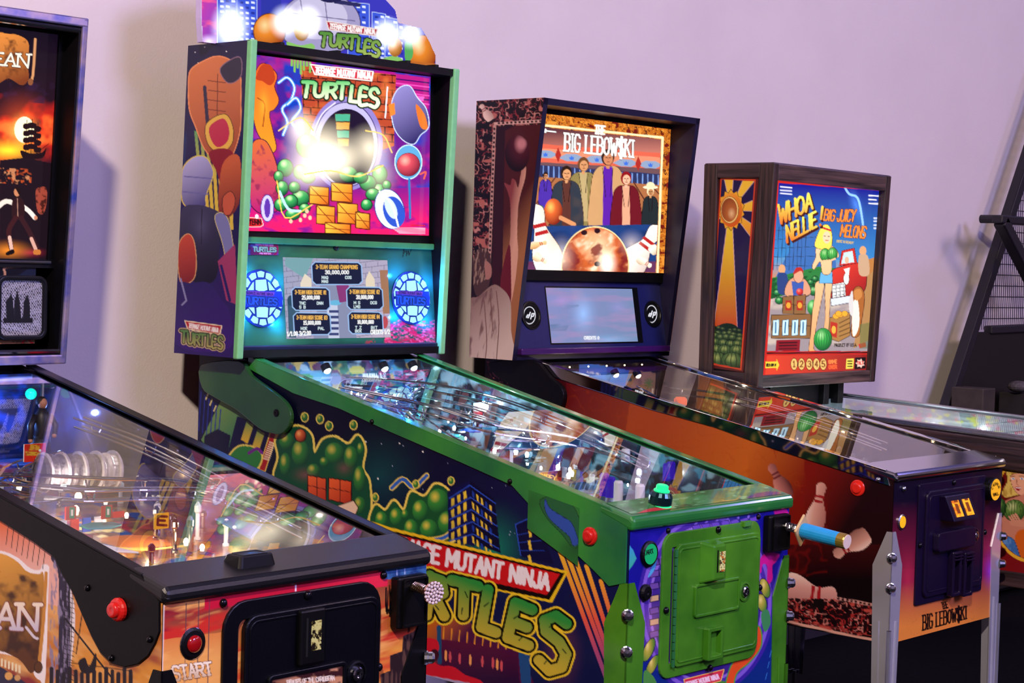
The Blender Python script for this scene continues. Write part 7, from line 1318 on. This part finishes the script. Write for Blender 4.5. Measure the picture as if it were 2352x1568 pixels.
# ------------------------------------------------------------------ under the glass
WIRE = mat('ramp_wire', '#d0d4de', .15, 1.0, noise=.05, nscale=20)
def plamp(M, par, u, v, h, power, col, r=.005, name='playfield_lamp'):
    l = bpy.data.lights.new(name, 'POINT'); l.energy = power; l.color = col; l.shadow_soft_size = r
    o = bpy.data.objects.new(name, l); COL.objects.link(o); o.location = (u, v, pz(M, v)+h); o.parent = par
class Field:
    def __init__(s, M, root, paint, blade, back, nx=120, ny=200, bm_=None, vb=None):
        s.M, s.root = M, root; H = M.H-.0186; v0, v1 = .085, (M.L-.02 if vb is None else vb); s.v1 = v1
        s.o = sheet('playfield', root, M, [(-H, v1, pz(M, v1)), (H, v1, pz(M, v1)), (H, v0, pz(M, v0)), (-H, v0, pz(M, v0))], nx, ny, paint, print_mat('playfield_print', .25, .5))
        sheet('side_blade', s.o, M, [(H, v1, gz(M, v1)-.006), (H, v0, gz(M, v0)-.006), (H, v0, pz(M, v0)), (H, v1, pz(M, v1))], 260, 40, blade, bm_ or print_mat('blade_print', .25, .3))
        sheet('side_blade', s.o, M, [(-H, v1, gz(M, v1)-.006), (-H, v0, gz(M, v0)-.006), (-H, v0, pz(M, v0)), (-H, v1, pz(M, v1))], 8, 4, lambda c: c.fill('#101018'), print_mat('blade_print', .25, .3))
        sheet('back_board', s.o, M, [(-H, v1-.001, gz(M, v1)-.006), (H, v1-.001, gz(M, v1)-.006), (H, v1-.001, pz(M, v1)), (-H, v1-.001, pz(M, v1))], 170, 50, back, print_mat('board_print', .4))
    def p(s, u, v, h=0.): return Vector((u, v, pz(s.M, v)+h))
    def post(s, u, v, h=.035, r=.0045, m=None, cap=True):
        b = new(); c = s.p(u, v); lathe(b, [(r*1.5, 0), (r*1.5, .004), (r, .006), (r, h*.7), (r*1.6, h*.75), (r*1.6, h*.9), (r*.6, h), (0, h*1.02)], c, (0, 0, 1), 10); return link('post', b, m or STEEL, s.o, smooth=False)
    def bulb(s, u, v, h, m, r=.007):
        b = new(); lathe(b, [(r*.7, 0), (r*.75, r*.6), (r, r*1.3), (r*.8, r*2.1), (r*.35, r*2.6), (0, r*2.7)], s.p(u, v, h), (0, 0, 1), 12); return link('lamp_bulb', b, m, s.o, smooth=True)
    def spot(s, P, m, r=.010, d=(0, -.6, -.8)):
        b = new(); lathe(b, [(r*1.3, -r*1.8), (r*1.35, -r*.2), (r*1.1, 0)], P, d, 14); q = link('spotlight', b, BLACK, s.o)
        b = new(); lathe(b, [(r, -r*.2), (r*.95, r*.3), (r*.5, r*.7), (0, r*.8)], P, d, 14); link('spot_lens', b, m, s.o, smooth=True)
    def plastic(s, pts, h, col, t=.003, paint=None, seed=0):
        b = new(); ext(b, [s.p(u, v, h) for u, v in pts], (0, 0, t)); return link('plastic_cover', b, col, s.o, bevel=.0006)
    def wire(s, path, gap=.028, r=.0022, ringstep=6):
        P = smooth_open([s.p(*q) for q in path], 8); P = [Vector(q) for q in P]; b = new()
        N = []
        for i, q in enumerate(P):
            d = P[min(i+1, len(P)-1)]-P[max(i-1, 0)]; n = d.cross(Vector((0, 0, 1))); N.append(n.normalized() if n.length > 1e-6 else Vector((1, 0, 0)))
        for k, dz in ((-.5, 0), (.5, 0), (-.62, .018), (.62, .018)): tube(b, [q+n*gap*k+Vector((0, 0, dz)) for q, n in zip(P, N)], r, 6)
        for i in range(2, len(P), ringstep):
            q, n = P[i], N[i]; tube(b, [q+n*gap*(.62*math.cos(a))+Vector((0, 0, .016*math.sin(a)+.014)) for a in [math.pi*(1.08+.84*j/6*1.0) if False else -math.pi*j/6 for j in range(7)]], r*.8, 5)
        return link('wire_ramp', b, WIRE, s.o)
    def ramp(s, path, wd=.05, hg=.022, m=None):
        P = smooth_open([s.p(*q) for q in path], 6); P = [Vector(q) for q in P]; b = new(); prev = None
        for i, q in enumerate(P):
            d = P[min(i+1, len(P)-1)]-P[max(i-1, 0)]; n = d.cross(Vector((0, 0, 1))).normalized()
            ring = [b.verts.new(q+n*wd/2*k+Vector((0, 0, z))) for k, z in ((-1, hg), (-1, 0), (1, 0), (1, hg), (.94, hg), (.94, .002), (-.94, .002), (-.94, hg))]
            if prev:
                for j in range(8): b.faces.new((prev[j], prev[(j+1) % 8], ring[(j+1) % 8], ring[j]))
            else: b.faces.new(ring)
            prev = ring
        b.faces.new(prev); return link('plastic_ramp', b, m or CLEARP, s.o)
    def bumper(s, u, v, col, lit):
        b = new(); lathe(b, [(.026, 0), (.030, .004), (.026, .010), (.015, .014), (.014, .040)], s.p(u, v), (0, 0, 1), 20); o = link('pop_bumper', b, mat('bumper_white', '#e8e8ee', .3), s.o)
        b = new(); lathe(b, [(.033, .040), (.034, .043), (.030, .050), (.012, .054), (0, .055)], s.p(u, v), (0, 0, 1), 24); link('bumper_cap', b, lit, s.o, smooth=False)
        b = new(); lathe(b, [(.0305, .020), (.0315, .021), (.0305, .024)], s.p(u, v), (0, 0, 1), 24); link('bumper_ring', b, STEEL, s.o)
    def target(s, u, v, col, w=.018, h=.026, yaw=0.):
        b = new(); c, n = math.cos(yaw), math.sin(yaw); q = s.p(u, v, .004); A = [q+Vector((c*a, n*a, z)) for a, z in ((-w/2, 0), (w/2, 0), (w/2, h), (-w/2, h))]; ext(b, A, (-n*.004, c*.004, 0)); return link('target', b, col, s.o, bevel=.001)
    def flipper(s, u, v, ang, m, rub):
        b = new(); d = Vector((math.cos(ang), math.sin(ang), s.M.gs*math.sin(ang))); n = Vector((-math.sin(ang), math.cos(ang), 0)); q = s.p(u, v, .008)
        pts = [q+n*.010*math.sin(t)+d*.010*math.cos(t) for t in [math.pi/2+math.pi*i/8 for i in range(9)]]+[q+d*.072+n*.005*math.sin(t)+d*.005*math.cos(t) for t in [-math.pi/2+math.pi*i/6 for i in range(7)]]
        ext(b, pts, (0, 0, .016)); return link('flipper', b, m, s.o, bevel=.001)
    def apron(s, paint, m, v1=.20, h=.032):
        H = s.M.H-.019; A = [(-H, .082), (H, .082), (H, v1*.72), (.07, v1), (-.07, v1), (-H, v1*.72)]
        b = new(); ext(b, [s.p(u, v, h-.006) for u, v in A], (0, 0, .006)); a = link('apron', b, m, s.o, bevel=.001)
        sheet('apron_artwork', a, s.M, [s.p(-H, v1*.72, h+.0005), s.p(H, v1*.72, h+.0005), s.p(H, .083, h+.0005), s.p(-H, .083, h+.0005)], 90, 24, paint, print_mat('apron_print', .3, .4))
    def plate(s, x, y, v, wpx, hpx, paint, m=None, t=.004, name='sign_plate', lit=0.):
        """upright sign facing the player; x, y is where its middle stands in the photo"""
        c = s.M.hv(x, y, v); k = math.hypot(*(np.array(s.M.w(c.x, c.y, c.z)-CP)[:2]))/FPX; w, h = wpx*k*1.25/2, hpx*k/2
        b = new(); box(b, c.x-w, c.x+w, v, v+t, c.z-h, c.z+h); o = link(name, b, m or BLACK, s.o, bevel=.001)
        sheet('sign_print', s.o, s.M, [(c.x-w, v-.0006, c.z+h), (c.x+w, v-.0006, c.z+h), (c.x+w, v-.0006, c.z-h), (c.x-w, v-.0006, c.z-h)], 50, 44, paint, lit_mat('sign_light_%d' % int(lit*100), lit) if lit else print_mat('sign_paint', .3, .3))
        return o
COOL = (.62, .86, 1.0); WARM = (1.0, .78, .52)
LEDC = mat('led_cool', '#e8f8ff', .3, emit='#c8f0ff', strength=22); LEDW = mat('led_warm', '#fff0d8', .3, emit='#ffe0b0', strength=14); LEDP = mat('led_point', '#e8f8ff', .3, emit='#b8ecff', strength=60); LEDS = mat('led_warm_small', '#fff0d8', .3, emit='#ffd8a0', strength=9)
def mottled(c, base, cols, sc, seed):
    c.fill(base)
    for i, col in enumerate(cols): c.mixn(c.vn(sc*(1+.3*(i % 3)), seed=seed+i, oct=2), .58, .64, col, .95)

# ---- green machine
def pf2(c):
    mottled(c, '#1c2a3c', ['#2a5a8a', '#4a2a6a', '#7ab0d0', '#5a2c30', '#c8d8e8', '#14403c', '#0a1018'], 26, 3)
    for x, y in ((1420, 1150), (1460, 1120), (1380, 1120), (1340, 1100), (1500, 1110), (1290, 1060), (1250, 1040)): c.ell(x, y, 8, 4, '#f8fcff')
def bl2(c): mottled(c, '#081824', ['#124a60', '#2a88a8', '#0c1c2c', '#2c2c58', '#06101a', '#8ab8c8'], 20, 8)
def bk2(c):
    mottled(c, '#1c5a90', ['#3a9ac8', '#a8d0e8', '#2a7a5a', '#c8b060', '#6a3a70', '#0c2040'], 18, 4)
    c.poly([(690, 850), (760, 850), (760, 905), (690, 905)], '#5aa0d0'); c.poly([(840, 850), (895, 845), (895, 900), (840, 905)], '#0c3060'); c.text('KNUCKLE 1-2', (834, 868), (886, 864), 9, 2.2, '#f0f8ff'); c.text('TRAINING', (800, 893), (832, 890), 6, 1.8, '#f0f8ff'); c.poly([(925, 845), (980, 850), (980, 900), (925, 900)], '#0a2450')
    for i in range(5): c.line([(932, 860+i*8), (970, 861+i*8)], 2.2, '#c8d8e8')
    c.ell(700, 868, 20, 10, '#3a9a60'); c.ell(820, 850, 18, 10, '#c8c060'); c.ell(770, 870, 14, 14, '#8090c0')
F2 = Field(M2, R2, pf2, bl2, bk2)
PURP = mat('purple_plastic', '#3a1cc0', .15, trans=.4, emit='#3018b0', strength=.35); BLUP = mat('blue_plastic', '#2c60d0', .2, coat=.4); YEL = mat('yellow_plastic', '#d8c040', .3); ORG = mat('orange_plastic', '#e06a28', .3); PINK = mat('pink_plastic', '#d06090', .3); TEAL = mat('teal_plastic', '#1c8a90', .25); DKP = mat('dark_plastic', '#10141c', .25, coat=.5); WHT = mat('white_plastic', '#e8ecf4', .3); GRN = mat('green_plastic', '#3a9a40', .3); REDP = mat('red_plastic', '#c82420', .25, coat=.3)
rr = random.Random(11); cols = [BLUP, PINK, TEAL, DKP, DKP, WHT, DKP, CLEARP, CLEARP, DKP, TEAL, DKP]
F2.wire([(.17, 1.0, .15), (.05, .92, .155), (-.12, .80, .14), (-.20, .62, .11), (-.22, .45, .085), (-.225, .30, .06)]); F2.wire([(-.10, 1.02, .16), (.06, .90, .16), (.17, .74, .14), (.225, .55, .10), (.232, .36, .065)]); F2.wire([(.02, 1.0, .13), (.10, .80, .12), (.12, .62, .10), (.03, .50, .095), (-.10, .52, .1)], gap=.024)
F2.wire([(-.22, .9, .16), (-.15, .7, .15), (-.05, .58, .12), (.12, .5, .1), (.2, .42, .08)], gap=.022)
F2.ramp([(-.16, .42, .0), (-.15, .60, .03), (-.10, .78, .09), (0., .95, .12)], .052); F2.ramp([(.15, .40, 0), (.16, .58, .03), (.14, .76, .08), (.06, .98, .11)], .052); F2.ramp([(-.22, .98, .11), (0., 1.04, .12), (.2, .97, .11)], .05)
for i in range(16):
    u, v, h = rr.uniform(-.22, .22), rr.uniform(.36, 1.05), rr.uniform(.035, .085); a, b = rr.uniform(.025, .06), rr.uniform(.012, .028); t = rr.uniform(0, 3)
    F2.plastic([(u+a*math.cos(q+t)*.9, v+b*math.sin(q+t)*1.3) for q in (0, 1.1, 2.0, 3.2, 4.3, 5.3)], h, rr.choice(cols))
for i in range(34): F2.post(rr.uniform(-.24, .24), rr.uniform(.28, 1.05), rr.uniform(.03, .075), .0042, rr.choice([STEEL, STEEL, CHROME, WHT, DKP]))
for i in range(40): F2.bulb(rr.uniform(-.23, .24), rr.uniform(.3, 1.05), rr.uniform(.0, .08), LEDC, rr.uniform(.0025, .0055))
for u, v in ((.05, .80), (.13, .88), (-.03, .9)): F2.bumper(u, v, None, mat('bumper_cap_lit', '#a0e0d0', .2, emit='#60d0c0', strength=.8))
for k in range(5): F2.target(-.1+k*.024, .66, [GRN, YEL, BLUP, ORG, WHT][k]); F2.target(.19, .48+k*.028, [WHT, BLUP, YEL, WHT, PINK][k], yaw=1.3)
for x, y, v, m_, hh in ((1388, 1112, .27, PURP, .05), (1402, 1118, .25, PURP, .045), (1574, 1076, .30, PURP, .04), (1566, 1080, .31, PURP, .04), (1420, 1130, .23, WHT, .05), (1470, 1138, .18, WHT, .05), (1452, 1140, .19, CLEARP, .04), (1532, 1122, .20, CLEARP, .05), (1437, 1045, .42, WHT, .03)):
    c = M2.hv(x, y, v); b = new(); lathe(b, [(.0105, -hh/2), (.0105, hh/2*.8), (.008, hh/2), (0, hh/2)], (max(-.24, min(.25, c.x)), v, c.z), (0, 0, 1), 12); link('lane_post', b, m_, F2.o)
F2.flipper(-.085, .22, -.35, WHT, None); F2.flipper(.085, .22, math.pi+.35, WHT, None)
for sg in (-1, 1): F2.plastic([(sg*.12, .27), (sg*.20, .33), (sg*.20, .42), (sg*.165, .42)], .045, DKP if sg > 0 else CLEARP)
def ap2(c): mottled(c, '#10141a', ['#1c2a20', '#4a5a50', '#2a1c2c'], 22, 5); c.ell(1505, 1152, 24, 7, '#8a8a94', ow=1, oc='#30303a'); c.ell(1400, 1150, 16, 8, '#3a6a50'); c.line([(1580, 1110), (1620, 1100)], 3, '#c8a060'); c.ell(1590, 1075, 20, 10, '#2a5a4a')
F2.apron(ap2, DKP)
def sg2(c): c.fill('#1c0a14'); c.ell(1096, 940, 10, 16, '#5a1020'); c.poly([(1085, 935), (1110, 935), (1108, 972), (1092, 972)], '#7a1c20'); c.text('TRAINING', (1083, 967), (1109, 965), 6, 1.7, '#f0f4ff'); c.ell(1088, 977, 4, 4, '#6ab0e8'); c.ell(1104, 977, 4, 4, '#6ab0e8')
F2.plate(1097, 955, .80, 27, 62, sg2)
c_ = M2.hv(1110, 934, .79); b = new(); ball(b, c_, .013, 14); link('flash_lamp', b, LEDP, F2.o, smooth=True)
def cg2(c): c.fill('#241c14'); c.mixn(c.vn(9, 6, seed=4), .45, .6, '#8a4a20'); c.text('CAREY', (1238, 1098), (1276, 1104), 11, 2.6, '#d8a030'); c.text('TRAP', (1278, 1104), (1300, 1106), 8, 2, '#a03020')
F2.plate(1265, 1094, .36, 62, 24, cg2, WHT)
for x, y in ((752, 842), (884, 837), (951, 838)):
    c_ = M2.hv(x, y, F2.v1-.03); F2.spot(Vector((max(-.25, min(.25, c_.x)), F2.v1-.03, min(c_.z, gz(M2, F2.v1-.03)-.02))), LEDP, .009)
for u, v, h, pw in ((-.18, .95, .13, .9), (.06, .98, .13, 1.0), (.2, .9, .12, .6), (.0, .72, .10, .25), (.16, .62, .09, .25), (-.14, .6, .08, .22), (.05, .42, .055, .3), (-.12, .33, .05, .25), (.18, .34, .05, .25)): plamp(M2, F2.o, u, v, h, pw, COOL)

# ---- left machine
def pf1(c):
    c.fill('#8a5a28'); c.mixn(c.vn(50, 14, seed=3), .4, .7, '#e0a848'); c.mixn(c.vn(30, 12, seed=7), .55, .7, '#4a2414'); c.mixn(c.vn(24, 10, seed=12), .62, .7, '#b03020'); c.mixn(c.vn(26, 10, seed=15), .64, .7, '#2a5aa0')
    for x, y in ((190, 1213), (202, 1221), (224, 1218), (248, 1218), (272, 1218), (236, 1232)): c.ell(x, y, 11, 4.5, '#fff0a0', ow=1.5, oc='#3a2410')
    c.ell(268, 1236, 12, 4.5, '#e82820', ow=1.5, oc='#3a1410'); c.blob([(230, 1236), (300, 1228), (420, 1236), (400, 1252), (300, 1256), (250, 1250)], '#c87838'); c.line([(230, 1254), (330, 1262), (430, 1252)], 5, '#f0d070', sm=3)
def bl1(c): c.fill('#6a6680'); c.mixn(c.vn(60, 90, seed=5), .4, .7, '#4a4460'); c.mixn(c.vn(26, 60, seed=9), .5, .7, '#2a2430', .9, [(300, 960), (420, 1010), (420, 1130), (300, 1080)]); c.mixn(c.vn(16, 40, seed=4), .5, .7, '#c8b898', .8, [(380, 1010), (560, 1100), (560, 1200), (380, 1120)])
def bk1(c): c.fill('#061a4a'); c.mixn(c.vn(24, seed=2), .5, .75, '#1048c0'); c.line([(0, 872), (60, 868), (90, 860)], 6, '#90b8ff', sm=3)
BLADE1 = print_mat('mirror_blade', .10, .0, .8, .75)
F1 = Field(M1, R1, pf1, bl1, bk1, bm_=BLADE1)
rr = random.Random(5)
F1.wire([(.12, .80, .085), (-.02, .74, .085), (-.13, .64, .08), (-.06, .54, .075), (.08, .52, .07), (.19, .46, .07), (.225, .36, .06), (.23, .24, .045)]); F1.wire([(-.20, .70, .08), (-.08, .66, .08), (.06, .60, .075), (.17, .54, .075), (.215, .44, .065), (.21, .3, .05)], gap=.024); F1.wire([(-.22, .84, .12), (-.225, .62, .09), (-.23, .42, .06), (-.225, .28, .045)]); F1.wire([(.21, .9, .13), (.235, .7, .11), (.24, .5, .08)], gap=.022)
F1.ramp([(-.1, .45, 0), (-.1, .62, .04), (-.06, .8, .1), (.05, .92, .12)], .052); F1.ramp([(.12, .45, .0), (.16, .62, .04), (.17, .8, .1)], .05)
for i in range(12):
    u, v, h = rr.uniform(-.22, .22), rr.uniform(.4, 1.05), rr.uniform(.03, .08); a, b = rr.uniform(.02, .05), rr.uniform(.012, .026); t = rr.uniform(0, 3)
    F1.plastic([(u+a*math.cos(q+t), v+b*math.sin(q+t)*1.3) for q in (0, 1.1, 2.0, 3.2, 4.3, 5.3)], h, rr.choice([BLUP, CLEARP, REDP, DKP, WHT, CLEARP, TEAL, DKP]))
for i in range(30): F1.post(rr.uniform(-.24, .24), rr.uniform(.27, 1.0), rr.uniform(.03, .07), .0042, rr.choice([STEEL, CHROME, WHT, CLEARP]))
for i in range(14): F1.bulb(rr.uniform(-.23, .23), rr.uniform(.3, .95), rr.uniform(0, .04), LEDW, rr.uniform(.004, .007))
def sgj(c): c.fill('#f02c18'); c.poly([(58, 1036), (102, 1038), (102, 1046), (58, 1046)], '#f0b030'); c.poly([(70, 1020), (92, 1022), (90, 1034), (66, 1034)], '#f0a830'); c.mixn(c.vn(4, 3, seed=2), .5, .6, '#c83010', .7, [(58, 1020), (102, 1020), (102, 1046), (58, 1046)]); c.ell(92, 1034, 3, 3, '#ffffff'); c.ell(88, 1052, 3, 2.4, '#ffffff')
F1.plate(80, 1039, .74, 45, 40, sgj, WHT, .003, lit=.7)
# ribbed clear barrel
c_ = M1.hv(180, 1082, .70); b = new(); prof = []
for k in range(9): t = -.075+.15*k/8; prof += [(.030, t-.006), (.034, t-.002), (.034, t+.002), (.030, t+.006)]
lathe(b, prof, (c_.x, .70, c_.z), (1, -.12, -.02), 20); link('ribbed_barrel', b, mat('frosted_clear', '#a8a0a4', .22, trans=.6, noise=.3, nscale=120), F1.o)
for k in range(5):
    b = new(); t = -.072+.036*k; d = Vector((1, -.12, -.02)).normalized(); lathe(b, [(.033, -.003), (.038, -.002), (.038, .002), (.033, .003)], Vector((c_.x, .70, c_.z))+d*t, d, 20); link('barrel_hoop', b, mat('smoked_hoop', '#b0a8ac', .25, noise=.2, nscale=90), F1.o)
# small statuette in a dark coat at the back
base = Vector((.165, .96, pz(M1, .96)+.03)); hgt = .155
b = new(); lathe(b, [(.030, 0), (.030, .012), (.024, .016)], base-Vector((0, 0, .016)), (0, 0, 1), 14); st1 = link('statuette_stand', b, DKP, F1.o)
b = new()
for sg in (-1, 1): tube(b, [base+Vector((sg*.012, 0, 0)), base+Vector((sg*.011, -.004, .035)), base+Vector((sg*.007, 0, .072))], [.008, .0085, .0105], 8)
tube(b, [base+Vector((0, 0, .062)), base+Vector((0, 0, .085)), base+Vector((0, 0, .112)), base+Vector((0, 0, .122)), base+Vector((0, 0, .130))], [.017, .0145, .019, .011, .006], 10)
tube(b, [base+Vector((-.016, 0, .114)), base+Vector((-.030, -.004, .094)), base+Vector((-.036, -.014, .068))], [.0075, .0065, .0050], 8); tube(b, [base+Vector((.016, 0, .114)), base+Vector((.026, -.010, .094)), base+Vector((.016, -.020, .076))], [.0075, .0065, .0050], 8)
tube(b, [base+Vector((0, .002, .070)), base+Vector((0, .006, .045)), base+Vector((0, .010, .022))], [.019, .024, .028], 10)
link('statuette_body', b, mat('statuette_coat', '#1c1a20', .45, noise=.5, nscale=70), F1.o, smooth=True)
b = new(); ball(b, base+Vector((0, -.001, .138)), .0105, 12, (.9, .95, 1.15)); link('statuette_head', b, mat('statuette_skin', '#b07858', .5), F1.o, smooth=True)
b = new(); ball(b, base+Vector((0, .003, .142)), .0118, 12, (1, .95, .9)); link('statuette_hair', b, mat('statuette_hair', '#140c0a', .6), F1.o, smooth=True)
for q in ((-.036, -.014, .066), (.016, -.020, .074)):
    b = new(); ball(b, base+Vector(q), .0052, 8); link('statuette_hand', b, MATS['statuette_skin'], F1.o, smooth=True)
# mast with light, teal dome
c_ = M1.hv(107, 903, 1.08); b = new(); ball(b, (min(c_.x, .22), 1.08, min(c_.z, gz(M1, 1.08)-.022)), .012, 14); link('teal_dome', b, mat('teal_lens', '#10c0a0', .15, emit='#10e0c0', strength=1.6), F1.o, smooth=True)
b = new(); tube(b, [F1.p(.19, 1.0, .02), F1.p(.235, 1.06, .19)], .004, 8); link('mast', b, STEEL, F1.o)
def sge(c): c.fill('#f0b820'); st = c.place('E', (362, 1205), (382, 1206), 20); c.strokes(st, 6, '#5a1c08')
F1.plate(371, 1196, .34, 32, 36, sge, YEL, .003)
def tgt(x, y): 
    def f(c): c.fill('#b03028'); c.poly([(x-3, y-14), (x+9, y-13), (x+8, y+12), (x-4, y+12)], '#2a8a60'); c.poly([(x, y-8), (x+5, y-8), (x+5, y+6), (x, y+6)], '#e8e8d0')
    return f
F1.plate(163, 1178, .47, 22, 30, tgt(163, 1178), REDP); F1.plate(246, 1176, .45, 22, 30, tgt(246, 1176), REDP); F1.plate(273, 1181, .44, 24, 14, lambda c: c.fill('#d02818'), REDP)
for k in range(4): F1.target(-.05+k*.026, .58, [WHT, REDP, BLUP, WHT][k])
F1.flipper(-.085, .22, -.35, WHT, None); F1.flipper(.085, .22, math.pi+.35, WHT, None)
for sg in (-1, 1): F1.plastic([(sg*.12, .27), (sg*.20, .33), (sg*.20, .42), (sg*.165, .42)], .045, BLUP if sg > 0 else WHT)
F1.bumper(-.02, .86, None, mat('bumper_cap_blue', '#2060c0', .2, emit='#1850e0', strength=.5))
def ap1(c): mottled(c, '#4a3428', ['#7a5438', '#281814', '#8a6a50'], 18, 6)
F1.apron(ap1, DKP)
for u, v, h, pw, cl in ((-.18, .5, .05, .45, WARM), (.05, .45, .05, .5, WARM), (.16, .36, .045, .35, WARM), (.0, .65, .08, .5, (1, .9, .8)), (-.1, .8, .1, .35, (1, .88, .8)), (.12, .72, .09, .4, (1, .88, .82)), (.1, 1.05, .13, 1.4, (.12, .3, 1.)), (-.15, 1.05, .12, 1.2, (.12, .3, 1.)), (.22, .98, .14, .8, (.2, .35, 1.))): plamp(M1, F1.o, u, v, h, pw, cl)

# ---- bowling machine
def pf3(c): c.fill('#5a3818'); c.mixn(c.vn(60, 12, seed=4), .4, .7, '#8a5a28'); c.mixn(c.vn(20, 8, seed=9), .6, .68, '#e0b020'); c.blob([(1580, 930), (1640, 925), (1700, 950), (1760, 980), (1700, 985), (1620, 960)], '#e8b018')
def bl3(c):
    c.fill('#3a281e'); c.mixn(c.vn(30, 12, seed=3), .5, .75, '#241810')
    for x0, x1, col in ((1500, 1570, '#2a1c18'), (1606, 1664, '#8a5428'), (1670, 1730, '#2c1c1c'), (1730, 1790, '#33241a'), (1790, 1860, '#4a3a30')): c.poly([(x0+8, 780), (x1+8, 800), (x1-14, 1010), (x0-14, 1000)], col)
    for x in (1604, 1666, 1722, 1738): c.line([(x+8, 800), (x-12, 1000)], 2, '#8a7060')
def bk3(c):
    c.fill('#181018'); c.poly([(1330, 830), (1446, 850), (1434, 892), (1330, 880)], '#3a78e0'); c.line([(1395, 880), (1405, 862), (1418, 855)], 3, '#1c3c9a', sm=3); c.text('PLANET PRO', (1348, 856), (1378, 862), 4, 1.2, '#d8e8ff')
    c.poly([(1446, 850), (1508, 856), (1502, 912), (1430, 905)], '#b08a6a'); c.mixn(c.vn(6, seed=4), .5, .7, '#a07a5c', .6, [(1446, 850), (1508, 856), (1502, 912), (1430, 905)])
    for a in range(10): c.line([(1491, 880), (1491+11*math.cos(a*.63), 880+11*math.sin(a*.63))], 2.4, '#6a8a38')
    for a in range(8): c.line([(1446, 872), (1446+5*math.cos(a*.8), 872+5*math.sin(a*.8))], 1.6, '#2a5a80')
    c.poly([(1452, 892), (1470, 892), (1470, 902), (1452, 902)], '#2a1c14'); c.poly([(1497, 893), (1502, 893), (1500, 908), (1496, 908)], '#f0e0c0')
F3 = Field(M3, R3, pf3, bl3, bk3)
for x, y in ((1415, 861), (1466, 863)):
    c_ = M3.hv(x, y, F3.v1-.03); F3.spot(Vector((min(.25, c_.x), F3.v1-.03, min(c_.z, gz(M3, F3.v1-.03)-.015))), LEDS, .009)
for i in range(5): b = new(); ball(b, (-.16+i*.085, F3.v1-.012, gz(M3, F3.v1)-.012), .0028, 8); link('header_lamp', b, LEDS, F3.o)
c_ = M3.hv(1563, 921, .86); b = new(); lathe(b, [(.017, -.014), (.019, -.008), (.019, .006), (.013, .012), (0, .013)], (min(c_.x, .22), .86, c_.z), (0, 0, 1), 16); link('orange_dome', b, mat('orange_lens', '#f06018', .2, emit='#f05810', strength=.9), F3.o)
rr = random.Random(9)
F3.ramp([(-.15, .45, 0), (-.14, .65, .04), (-.05, .85, .1), (.1, .98, .12)], .052); F3.wire([(.1, .98, .13), (.19, .8, .12), (.22, .55, .09), (.225, .32, .05)]); F3.wire([(-.1, .95, .14), (-.2, .75, .12), (-.225, .5, .08), (-.225, .3, .05)])
for i in range(8):
    u, v, h = rr.uniform(-.2, .2), rr.uniform(.4, 1.0), rr.uniform(.03, .07); F3.plastic([(u+.035*math.cos(q), v+.025*math.sin(q)) for q in (0, 1.1, 2.0, 3.2, 4.3, 5.3)], h, rr.choice([ORG, YEL, BLUP, DKP, CLEARP, DKP]))
for i in range(16): F3.post(rr.uniform(-.24, .24), rr.uniform(.28, 1.0), rr.uniform(.03, .06))
for i in range(8): F3.bulb(rr.uniform(-.2, .23), rr.uniform(.4, 1.0), .02, LEDS, .004)
for k in range(6):   # little pins
    b = new(); lathe(b, [(.006, 0), (.009, .010), (.008, .018), (.0042, .026), (.005, .032), (.003, .036), (0, .037)], F3.p(.02+.022*(k % 3), .93+.02*(k//3), .07), (0, 0, 1), 10); link('toy_pin', b, WHT, F3.o, smooth=True)
F3.flipper(-.085, .22, -.35, YEL, None); F3.flipper(.085, .22, math.pi+.35, YEL, None)
F3.apron(lambda c: mottled(c, '#141014', ['#241a1c', '#0c080c'], 20, 2), DKP)
for u, v, h, pw, cl in ((.0, 1.02, .13, .55, WARM), (.18, .9, .1, .4, WARM), (-.1, .7, .08, .3, WARM), (.14, .55, .06, .25, WARM)): plamp(M3, F3.o, u, v, h, pw, cl)

# ---- melon machine
def pf4(c): mottled(c, '#c8c0b0', ['#e8e0c8', '#90c0c8', '#d08080', '#e8d060'], 20, 3)
def bl4(c): c.fill('#7a8a90'); c.mixn(c.vn(140, 5, seed=4, rot=.12), .45, .7, '#b8ccd4'); c.mixn(c.vn(12, 8, seed=8), .62, .7, '#d06070', .8); c.mixn(c.vn(16, 8, seed=12), .64, .7, '#d8e040', .8)
F4_ = Field(M4, R4, pf4, bl4, lambda c: c.fill('#a8c0c8'))
rr = random.Random(3)
for i in range(14): F4_.post(rr.uniform(-.24, .24), rr.uniform(.3, 1.1), rr.uniform(.03, .06), .004, rr.choice([WHT, REDP, STEEL]))
for i in range(8): F4_.bulb(rr.uniform(-.2, .24), rr.uniform(.4, 1.1), .03, LEDC, .004)
for i in range(6):
    u, v = rr.uniform(-.2, .2), rr.uniform(.4, 1.05); F4_.plastic([(u+.035*math.cos(q), v+.025*math.sin(q)) for q in (0, 1.1, 2.0, 3.2, 4.3, 5.3)], .04, rr.choice([REDP, YEL, WHT, GRN]))
F4_.flipper(-.085, .22, -.35, WHT, None); F4_.flipper(.085, .22, math.pi+.35, WHT, None)
for u, v, h, pw in ((0, 1.0, .1, 1.6), (.15, .75, .09, 1.6), (-.1, .6, .08, 1.2), (.1, .4, .06, 1.2)): plamp(M4, F4_.o, u, v, h, pw, (.82, .96, 1.0))
